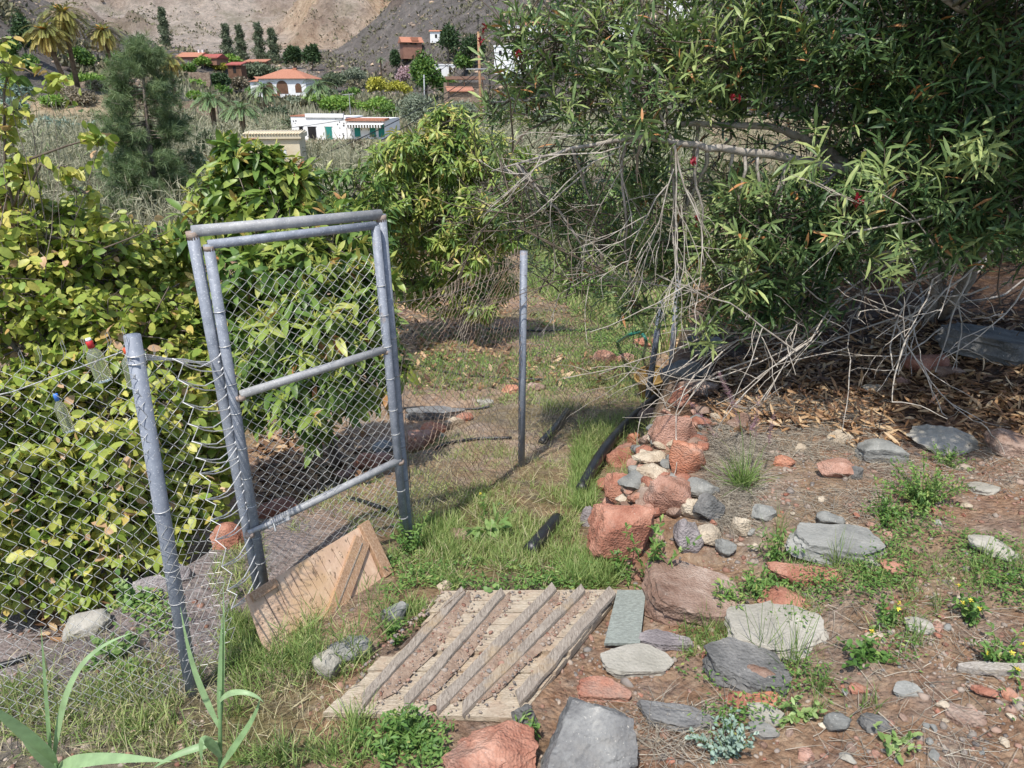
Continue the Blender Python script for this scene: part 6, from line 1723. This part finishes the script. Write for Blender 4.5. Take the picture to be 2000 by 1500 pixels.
# second thin pole in front of the dark tree
q0 = W(828, 180, 112); q1 = W(828, 146, 112); q0[2] = float(H(q0[0], 112)) - .1
o = MB(); o.tube([q0, q1], .09, 8); oo = o.build('street_pole', M['grid'], None, True, loc=q0); tag(oo, 'thin grey pole in front of the dense dark green tree', 'pole')
# ------------------------------------------------------------ ground cover
M['grass'] = leafmat('green_grass', [(0, '#5f7d3c'), (.35, '#86a352'), (.65, '#acb76e'), (.85, '#c2bb88'), (1, '#d0c29e')], .6, .35)
M['weed'] = leafmat('green_weed_leaf', [(0, '#3f6628'), (.5, '#62893c'), (.85, '#8aa652'), (1, '#a3a95a')], .5, .3)
M['weedbright'] = leafmat('bright_weed_leaf', [(0, '#5f8640'), (.6, '#86a556'), (1, '#a9c078')], .5, .35)
M['dryleaf'] = leafmat('dry_oleander_leaf', [(0, '#5c4230'), (.4, '#8a6644'), (.7, '#ab8458'), (1, '#cbaf86')], .55, .1, tgain='#ffd090')
M['straw'] = leafmat('dry_straw', [(0, '#83786a'), (.5, '#ada290'), (1, '#d0c5b0')], .7, .15)
M['cane'] = leafmat('cane_leaf', [(0, '#7da068'), (.5, '#94b47c'), (1, '#a9c48e')], .42, .35)
M['yflower'] = leafmat('yellow_petal', [(0, '#e0c92a'), (1, '#f2e24a')], .5, .3)
M['plume'] = leafmat('purple_plume', [(0, '#7f5a66'), (.6, '#a87f8c'), (1, '#c7a5ae')], .7, .3)

def grass(P, hmin, hmax, wd, tint0, tv, lean=.35, blades=3, LV=None):
    LV = LV or Leaves()
    for q in range(blades):
        n = len(P); B = P + np.concatenate([rng.normal(size=(n, 2)) * .012, np.zeros((n, 1))], 1)
        B[:, 2] = H(B[:, 0], B[:, 1]) - .004
        d = unit(np.array([0, 0, 1.]) + lean * rng.normal(size=(n, 3)))
        h = rng.uniform(hmin, hmax, n)
        LV.add('blade', B, d, np.concatenate([rng.normal(size=(n, 2)), np.full((n, 1), .25)], 1), h, wd * rng.uniform(.7, 1.3, n), rng.uniform(.1, .6, n), 0, np.clip(tint0 + tv * rng.normal(size=n), 0, 1))
    return LV
patch = lambda s, f, lo=-.15, hi=.2: (lambda x, y: smooth(lo, hi, fbm(x * f, y * f, s, 3)))
LV = Leaves()
grass(scatter(3400, [(800, 1080, 1150, 1150, 3), (900, 960, 1130, 1090, 3), (1000, 880, 1150, 960, .7)], patch(301, 3, -.05, .25)), .03, .095, .0034, .5, .16, .45, 4, LV)
grass(scatter(1500, [(1120, 880, 1160, 1000, 1.5), (1100, 1080, 1200, 1150, 1)], None), .06, .14, .0036, .4, .15, .4, 3, LV)
grass(scatter(2600, [(760, 1020, 900, 1150, 1.4), (780, 1120, 870, 1260, .8)], patch(302, 4, -.1, .25)), .04, .12, .0036, .45, .18, .45, 4, LV)
grass(scatter(2200, [(440, 1200, 620, 1500, 2.), (560, 1280, 720, 1420, .9), (620, 1420, 860, 1500, 1.)], patch(303, 3, -.2, .2)), .05, .14, .0036, .42, .18, .45, 4, LV)
grass(scatter(1300, [(0, 1300, 420, 1500, 1.)], patch(304, 3, -.1, .3)), .04, .13, .0036, .55, .25, .6, 4, LV)
grass(scatter(2600, [(800, 880, 1010, 1090, 2.), (560, 950, 800, 1050, 1), (420, 1060, 520, 1180, .6)], patch(305, 3, -.25, .2)), .03, .09, .0036, .6, .2, .6, 4, LV)
grass(scatter(1900, [(1060, 740, 1270, 860, 2.), (1090, 840, 1200, 900, .8)], patch(306, 2.5, -.2, .2)), .06, .17, .0036, .5, .18, .4, 4, LV)
grass(scatter(3200, [(800, 700, 1270, 800, 2.), (820, 640, 1250, 700, 1.5), (1030, 545, 1270, 640, 1.4)], patch(307, 1.2, -.15, .15)), .04, .12, .008, .5, .2, .6, 3, LV)
grass(scatter(1500, [(1480, 1180, 2000, 1320, 1.5), (1500, 1090, 1960, 1190, 1.3), (1330, 1160, 1440, 1300, 1.2)], patch(308, 3, .0, .25)), .03, .09, .003, .35, .2, .5, 3, LV)
grass(scatter(1900, [(800, 880, 1130, 1090, 2.), (1000, 760, 1270, 900, 1.2), (440, 1180, 700, 1480, 1.2), (0, 1280, 420, 1500, 1.), (780, 1060, 1150, 1150, .8)], None), .03, .12, .003, .92, .08, .9, 3, LV)
grass(scatter(2600, [(1030, 478, 1420, 560, 1.)], None), .12, .4, .02, .45, .2, .5, 3, LV)
grass(scatter(1600, [(790, 690, 1270, 760, 1.5), (1030, 560, 1270, 700, 1.)], patch(309, 1., -.2, .1)), .05, .14, .009, .3, .15, .6, 3, LV)
tag(LV.build('grass', M['grass']), kind='stuff')
# low leafy ground cover
LV = Leaves()
def cover(P, L, wd, k, tint0=.5):
    n = len(P); k = int(k * 1.5)
    for q in range(k):
        e = rng.normal(size=(n, 3)) * np.array([.03, .03, 0]); B = P + e; B[:, 2] = H(B[:, 0], B[:, 1]) + rng.uniform(.004, .05, n)
        LV.add('simple', B, np.concatenate([rng.normal(size=(n, 2)), rng.uniform(-.1, .7, (n, 1))], 1), np.array([0, 0, 1.]) + .4 * rng.normal(size=(n, 3)), L * rng.uniform(.6, 1.3, n), wd * rng.uniform(.7, 1.2, n), .2, 0, np.clip(tint0 + .22 * rng.normal(size=n), 0, 1))
cover(scatter(2300, [(1510, 1120, 1800, 1240, 3), (1850, 1380, 2000, 1500, .4), (2000, 950, 2500, 1400, 1.5), (1500, 1290, 1700, 1400, .6), (1720, 1000, 1900, 1080, .8), (1650, 1060, 2000, 1190, 2.2), (1620, 1180, 1780, 1300, 1.2), (1850, 1130, 2000, 1230, 1)], patch(311, 4, -.12, .35)), .019, .008, 5)
cover(scatter(900, [(1330, 1170, 1450, 1330, 1.6), (1380, 1120, 1480, 1180, 1.), (1480, 1300, 1640, 1420, .5), (1380, 1330, 1460, 1420, .6)], patch(312, 5, -.1, .35)), .020, .008, 5)
cover(scatter(600, [(180, 1130, 330, 1330, 1)], patch(313, 4, .0, .2)), .022, .016, 4, .75)
cover(scatter(1200, [(1160, 650, 1260, 700, 1.5), (1040, 600, 1240, 700, 1), (1030, 520, 1340, 600, 1.5), (830, 690, 960, 730, .6)], patch(314, 1.5, -.1, .2)), .04, .022, 5, .7)
cover(scatter(900, [(830, 1100, 1160, 1150, 1.2), (760, 1080, 840, 1240, .8), (640, 1430, 860, 1500, 1.)], patch(315, 5, -.15, .2)), .024, .009, 5, .55)
tag(LV.build('ground_cover', M['weed']), kind='stuff')
# dry leaves under the oleander, straw and twigs
def flat(P, L, wd, mat, name, kind='lance', tilt=.25, lift=.012):
    LV = Leaves(); n = len(P); B = P.copy(); B[:, 2] = H(B[:, 0], B[:, 1]) + rng.uniform(.002, lift, n)
    LV.add(kind, B, np.concatenate([rng.normal(size=(n, 2)), rng.normal(size=(n, 1)) * tilt], 1), np.array([0, 0, 1.]) + .5 * rng.normal(size=(n, 3)), L * rng.uniform(.55, 1.15, n), wd * rng.uniform(.7, 1.2, n), rng.normal(size=n) * .2, .25)
    return tag(LV.build(name, mat), kind='stuff')
LP = scatter(13000, [(2000, 640, 2700, 840, 2.5), (1400, 700, 2000, 845, 4), (1480, 620, 2000, 710, 2.2), (1300, 640, 1500, 720, 1), (1640, 840, 2000, 870, .25), (1370, 780, 1500, 860, .3)], lambda x, y: .35 + .65 * smooth(-.2, .15, fbm(x * 3, y * 3, 331, 3)))
flat(LP, .105, .019, M['dryleaf'], 'leaf_litter', lift=.02)
OLp = scatter(2600, [(760, 590, 1000, 700, 3), (800, 700, 1250, 760, 1.5), (1030, 560, 1250, 640, 1.), (500, 850, 720, 960, 2.), (0, 1050, 300, 1200, 1.5)], None)
flat(OLp, .13, .045, M['dryleaf'], 'fallen_orchard_leaves', 'ovate', .35, .03)
SP = scatter(10500, [(1390, 780, 1720, 900, 4.2), (1380, 830, 1480, 1040, 3.), (1650, 860, 1990, 960, 1.6), (1560, 960, 1720, 1040, .9), (1400, 960, 1450, 1030, .8), (1500, 1180, 2000, 1500, .7), (60, 1150, 420, 1450, 1.), (1240, 1370, 1420, 1500, .5)], lambda x, y: .3 + .7 * smooth(-.15, .2, fbm(x * 3.5, y * 3.5, 341, 3)))
B = SP.copy(); n = len(B); az = rng.random(n) * 6.28; L = rng.uniform(.03, .17, n)
B[:, 2] += rng.uniform(.002, .02, n); E = B + np.stack([np.cos(az), np.sin(az), .12 * rng.normal(size=n)], 1) * L[:, None]
E[:, 2] = np.maximum(E[:, 2], H(E[:, 0], E[:, 1]) + .003); mid = (B + E) / 2 + rng.normal(size=(n, 3)) * .012
TWG = Twigs(); TWG.add(B, mid, E, rng.uniform(.0008, .0018, n), .0006, 3, 4)
tag(TWG.build('dry_stems', M['straw']), kind='stuff')

# ------------------------------------------------------------ single plants
def weed(name, label, px, py, hgt, spread, mat, stems=12, lv=16, L=.03, wd=.01, kind='lance', group=None, cat='weed', tint=.5, up=.9, flower=None, dz=0.):
    b = G(px, py); b[2] = float(H(b[0], b[1])) + dz
    root = thing(name, b, label, cat, group); LVs = Leaves(); T = Twigs()
    d = unit(rng.normal(size=(stems, 3)) * spread + np.array([0, 0, up])); d[:, 2] = np.abs(d[:, 2]) + .05; ln = hgt * rng.uniform(.55, 1.05, stems)
    B0 = b[None] + rng.normal(size=(stems, 3)) * np.array([.01, .01, 0]) * (1 + spread); E0 = B0 + d * ln[:, None]
    E0[:, 2] = np.maximum(E0[:, 2], b[2] + .012)
    mid = (B0 + E0) / 2 + np.array([0, 0, 1]) * (ln * .12)[:, None]
    T.add(B0 - np.array([0, 0, .01]), mid, E0, .0017, .0009, 3, 5)
    t = np.linspace(.15, 1., lv)[None, :, None]
    Q = B0[:, None] * (1 - t) ** 2 + mid[:, None] * 2 * t * (1 - t) + E0[:, None] * t * t
    Q = Q.reshape(-1, 3); n = len(Q)
    ld = unit(np.repeat(d, lv, 0) * .45 + rng.normal(size=(n, 3)) * .75)
    LVs.add(kind, Q, ld, np.array([0, -.1, 1.]) + .35 * rng.normal(size=(n, 3)), L * rng.uniform(.6, 1.2, n), wd * rng.uniform(.7, 1.2, n), .2, .2, np.clip(tint + .2 * rng.normal(size=n), 0, 1))
    T.build('stems', M['weed'], root); LVs.build('leaves', mat, root)
    if flower:
        for c in E0[:flower] + np.array([0, 0, .008]):
            F = Leaves(); whorls(F, c[None], np.array([[0, -.2, 1.]]), 9, .004, 1.3, .011, .006, 'simple', .1, 0)
            F.build('flower', M['yflower'], root)
    return root
weed('leafy_weed', 'tall leafy weed growing against the largest red block', 1265, 1148, .34, .28, M['weed'], 7, 26, .042, .012, tint=.55)
weed('leafy_weed', 'low weed spreading at the foot of the largest red block', 1215, 1125, .16, .6, M['weed'], 12, 14, .03, .009)
weed('leafy_weed', 'feathery light green cushion weed in front of the blue grey stone', 1800, 985, .24, .75, M['weed'], 70, 20, .019, .009, tint=.65, up=.55)
weed('leafy_weed', 'sprawling weed right of the feathery cushion weed', 1730, 1010, .16, .9, M['weed'], 30, 14, .02, .009, tint=.5, up=.4)
weed('leafy_weed', 'small feathery weed near the brown stone at the right edge', 1850, 908, .12, .8, M['weed'], 26, 12, .018, .008, tint=.6, up=.4)
weed('leafy_weed', 'herb with narrow leaves left of the wide grey slab', 1512, 1095, .16, .5, M['weed'], 14, 14, .028, .009)
weed('leafy_weed', 'bushy green weed between the mottled stone and the wide grey slab', 1480, 1160, .13, .7, M['weed'], 22, 14, .025, .009, tint=.55)
weed('leafy_weed', 'tufted weed at the corner of the mottled brown stone', 1420, 1190, .12, .6, M['weed'], 18, 12, .026, .009, tint=.65)
weed('leafy_weed', 'green weed in the front edge grass below the panel', 760, 1470, .13, .6, M['weed'], 30, 16, .030, .009, tint=.55)
weed('leafy_weed', 'small weed in front of the rust orange boulder gap', 800, 1440, .12, .5, M['weed'], 12, 14, .028, .009, tint=.6)
weed('leafy_weed', 'grey leaved weed at the bottom edge right of the large grey boulder', 1425, 1475, .13, .6, M['cactus'], 26, 16, .018, .010, tint=.4)
weed('leafy_weed', 'weed rooted between the dark wedge stone and the large grey boulder', 1030, 1440, .10, .4, M['weed'], 8, 12, .026, .008, tint=.6)
weed('rosette_weed', 'bright green rosette weed in the grass behind the panel', 955, 1050, .13, .8, M['weedbright'], 14, 5, .075, .026, 'ovate', tint=.5, up=.4)
weed('seedling', 'bright green seedling growing through the slatted panel', 965, 1170, .09, .35, M['weedbright'], 3, 5, .032, .022, 'ovate', tint=.4, cat='seedling')
weed('rosette_weed', 'bright green small weed on the bottom right path', 1742, 1448, .06, .8, M['weedbright'], 9, 5, .03, .017, 'ovate', tint=.7, up=.4)
weed('rosette_weed', 'light green lettuce like weed below the beige flat stone', 1555, 1400, .08, .7, M['weedbright'], 10, 6, .026, .016, 'ovate', tint=.8, up=.5)
weed('rosette_weed', 'dark green broad weed left of the rounded pale stone', 1690, 1290, .09, .7, M['weed'], 16, 8, .03, .018, 'ovate', tint=.4)
weed('flowering_weed', 'weed with yellow flowers near the right edge', 1950, 1290, .13, .6, M['weed'], 18, 12, .026, .010, flower=4, cat='flower', group='weeds with yellow flowers')
weed('flowering_weed', 'weed with yellow flowers left of the one at the right edge', 1888, 1210, .11, .5, M['weed'], 14, 10, .028, .014, flower=4, cat='flower', group='weeds with yellow flowers')
weed('flowering_weed', 'yellow flowering weed beside the largest pale slab', 1730, 1220, .10, .5, M['weed'], 14, 10, .022, .010, flower=3, cat='flower', group='weeds with yellow flowers')
weed('flowering_weed', 'thin weed with one yellow flower in the grass behind the rosette weed', 948, 1010, .13, .3, M['weed'], 5, 7, .03, .009, flower=1, cat='flower', group='weeds with yellow flowers')
weed('leafy_weed', 'broad leafy weed low on the bank between the leaning post and pale boulder', 225, 1290, .13, .8, M['weedbright'], 16, 8, .03, .024, 'ovate', tint=.4, up=.4)
weed('leafy_weed', 'clover like weed on the bank above the pale boulder', 255, 1180, .13, .8, M['weedbright'], 16, 8, .03, .024, 'ovate', tint=.45, up=.4)
weed('leafy_weed', 'leafy weed beside the grey stone in front of the hatch', 770, 1250, .08, .6, M['weed'], 14, 10, .024, .010, tint=.5)
weed('leafy_weed', 'weed climbing at the foot of the right gate post', 805, 1080, .22, .45, M['weed'], 16, 16, .026, .012, tint=.6)

def tuft(name, label, px, py, n, h0, h1, wd, lean, tint, mat, cat='grass tuft', droop=(.2, .8), group=None):
    b = G(px, py); b[2] = float(H(b[0], b[1])) - .005; LVs = Leaves()
    B0 = b[None] + rng.normal(size=(n, 3)) * np.array([.018, .018, 0])
    d = unit(np.array([0, 0, 1.]) + lean * rng.normal(size=(n, 3))); d[:, 2] = np.abs(d[:, 2])
    LVs.add('blade', B0, d, np.concatenate([rng.normal(size=(n, 2)), np.full((n, 1), .3)], 1), rng.uniform(h0, h1, n), wd, rng.uniform(droop[0], droop[1], n), 0, np.clip(tint + .15 * rng.normal(size=n), 0, 1))
    root = thing(name, b, label, cat, group); LVs.build('blades', mat, root); return root, b
fg, b = tuft('fountain_grass', 'bright green grass tuft with purple plumes on the right of the rock pile', 1450, 950, 170, .12, .26, .0034, .5, .25, M['grass'], 'grass')
LVs = Leaves(); T = Twigs()
for (sx, sy), (ex, ey), pl in (((1400, 855), (1352, 790), .20), ((1445, 830), (1412, 745), .17), ((1475, 860), (1480, 775), .12), ((1500, 865), (1512, 810), .09), ((1440, 800), (1405, 730), .14), ((1465, 840), (1478, 820), .05)):
    e0, e1 = W(sx, sy, b[1] + .05), W(ex, ey, b[1] + .1)
    T.add(b + rng.normal(size=3) * .01, lerp(b, e0, .5) + np.array([.02, 0, .09]), e0, .0014, .001, 3, 8)
    T.add(e0, lerp(e0, e1, .5), e1, .001, .0006, 3, 4)
    k = 210; tt_ = rng.random(k)[:, None]; Q = e0 * (1 - tt_) + e1 * tt_
    ax = unit(e1 - e0)
    LVs.add('needle', Q, ax * .7 + rng.normal(size=(k, 3)) * .55, rng.normal(size=(k, 3)), .020, .0013, 0, 0)
T.build('stalks', M['grass'], fg)
for part in range(1): LVs.build('plumes', M['plume'], fg)
TG = 'thin rush tufts among the stones'
for px, py, n, h0, h1, lb in [(1548, 1300, 44, .1, .3, 'rush tuft growing at the corner of the largest pale slab'), (1515, 1060, 34, .08, .26, 'rush tuft left of the wide grey slab'), (1630, 1108, 34, .08, .22, 'rush tuft in front of the wide grey slab'), (1600, 1350, 34, .05, .18, 'rush tuft on the path below the rush at the pale slab'), (1700, 1385, 26, .04, .12, 'short rush tuft left of the dark wedge stone'), (1925, 1110, 34, .06, .18, 'rush tuft before the grey stone at the right edge'), (1600, 1390, 22, .05, .13, 'short rush tuft above the grey triangular stone'), (1985, 1120, 30, .08, .25, 'rush tuft cut by the right edge'), (1500, 1370, 20, .04, .11, 'little rush tuft beside the reddish stone'), (1490, 1280, 16, .15, .34, 'sparse tall stems in front of the dark grey slab'), (1380, 1230, 20, .08, .18, 'rush tuft on the mottled brown stone edge'), (1790, 1260, 30, .05, .14, 'rush tuft under the rounded pale stone')]:
    tuft('rush_tuft', lb, px, py, n, h0, h1, .0026, .22, .3, M['grass'], group=TG, droop=(.0, .3))
WG = 'tall grass stems in front of the hatch'
for px, py, lb in ((600, 1330, 'seeding grass stems before the left half of the hatch'), (680, 1290, 'seeding grass stems before the middle of the hatch'), (745, 1240, 'seeding grass stems before the right end of the hatch'), (560, 1345, 'seeding grass stems at the lower left corner of the hatch')):
    b = G(px, py); r_ = thing('grass_stems', b, lb, 'grass', WG); T = Twigs(); LVs = Leaves()
    n = 16; d = unit(np.array([0, 0, 1.]) + .28 * rng.normal(size=(n, 3))); ln = rng.uniform(.15, .34, n); E = b + d * ln[:, None]; B0 = b + rng.normal(size=(n, 3)) * np.array([.05, .04, 0]); B0[:, 2] = H(B0[:, 0], B0[:, 1])
    T.add(B0, (B0 + E) / 2 + rng.normal(size=(n, 3)) * .02, E, .0014, .0009, 3, 6)
    for q in range(5):
        f = rng.uniform(.3, 1., n)[:, None]; LVs.add('blade', B0 * (1 - f) + E * f, d + rng.normal(size=(n, 3)) * .5, rng.normal(size=(n, 3)), .06, .0035, .3, 0, np.clip(.4 + .2 * rng.normal(size=n), 0, 1))
    T.build('stems', M['grass'], r_); LVs.build('blades', M['grass'], r_)

# giant cane shoots in the near left corner
def cane(name, label, base, leaves, stemtop):
    b = np.array(base, float); r_ = thing(name, b, label, 'cane'); m = MB(); m.tube([b, lerp(b, stemtop, .5), stemtop], [.007, .006, .004], 8); 
    m.build('stem', M['cane'], r_, True)
    for pts, wd in leaves:
        P = [np.array(p, float) for p in pts]; N = 14; V = []; F = []
        ctr = []
        for k in range(N + 1):
            t = k / N
            if len(P) == 3: c = P[0] * (1 - t) ** 2 + P[1] * 2 * t * (1 - t) + P[2] * t * t
            else: c = P[0] * (1 - t) ** 3 + P[1] * 3 * t * (1 - t) ** 2 + P[2] * 3 * t * t * (1 - t) + P[3] * t ** 3
            ctr.append(c)
        for k in range(N + 1):
            t = k / N; tg = unit(ctr[min(k + 1, N)] - ctr[max(k - 1, 0)]); sd_ = np.cross(tg, unit(np.array([0, -.55, .8])));
            if np.linalg.norm(sd_) < .2: sd_ = np.cross(tg, np.array([0, -1., 0]))
            sd_ = unit(sd_); w_ = wd * .5 * min(1, .45 + 3 * t) * (1 - t ** 2.2) + .0004; nn = unit(np.cross(sd_, tg))
            if nn[2] < 0: nn = -nn
            V += [ctr[k] - sd_ * w_ + nn * w_ * .28, ctr[k], ctr[k] + sd_ * w_ + nn * w_ * .28]
        for k in range(N):
            q = k * 3; F += [(q, q + 1, q + 4, q + 3), (q + 1, q + 2, q + 5, q + 4)]
        nv = len(V); me_off = [v for v in V]
        tot = np.array([len(f) for f in F]); fl_ = np.array([i for f in F for i in f])
        np_mesh('leaf', np.array(me_off), fl_, tot, M['cane'], r_, None, {'tint': np.full(nv, rng.uniform(.2, .8))}, True)
c0 = W(108, 1520, 1.28)
cane('giant_cane', 'young giant cane with long flat leaves at the bottom left corner', c0 + (0, 0, -.2), [
    ([W(105, 1500, 1.28), W(60, 1440, 1.24), W(-40, 1365, 1.18)], .046), ([W(112, 1500, 1.28), W(180, 1470, 1.24), W(335, 1488, 1.22)], .032),
    ([W(105, 1490, 1.28), W(125, 1330, 1.3), W(150, 1270, 1.33), W(262, 1235, 1.36)], .018), ([W(100, 1480, 1.28), W(92, 1370, 1.28), W(80, 1225, 1.3)], .012), ([W(108, 1510, 1.27), W(80, 1490, 1.24), W(45, 1450, 1.22)], .026)], W(106, 1480, 1.28))
c1 = W(430, 1540, 1.5)
cane('giant_cane', 'slim young giant cane in front of the foot of the leaning post', c1, [
    ([W(428, 1420, 1.52), W(385, 1330, 1.55), W(372, 1300, 1.55), W(352, 1185, 1.58)], .017), ([W(428, 1400, 1.52), W(430, 1300, 1.55), W(434, 1200, 1.58)], .014), ([W(430, 1370, 1.52), W(450, 1340, 1.5), W(500, 1352, 1.5), W(515, 1372, 1.5)], .016),
    ([W(430, 1480, 1.5), W(400, 1440, 1.46), W(388, 1420, 1.46), W(395, 1500, 1.46)], .028), ([W(430, 1500, 1.5), W(470, 1440, 1.52), W(505, 1400, 1.54), W(508, 1360, 1.55)], .02), ([W(425, 1450, 1.5), W(340, 1470, 1.46), W(300, 1500, 1.45)], .02), ([W(432, 1420, 1.52), W(440, 1280, 1.56), W(436, 1140, 1.6)], .008)], W(430, 1350, 1.53))
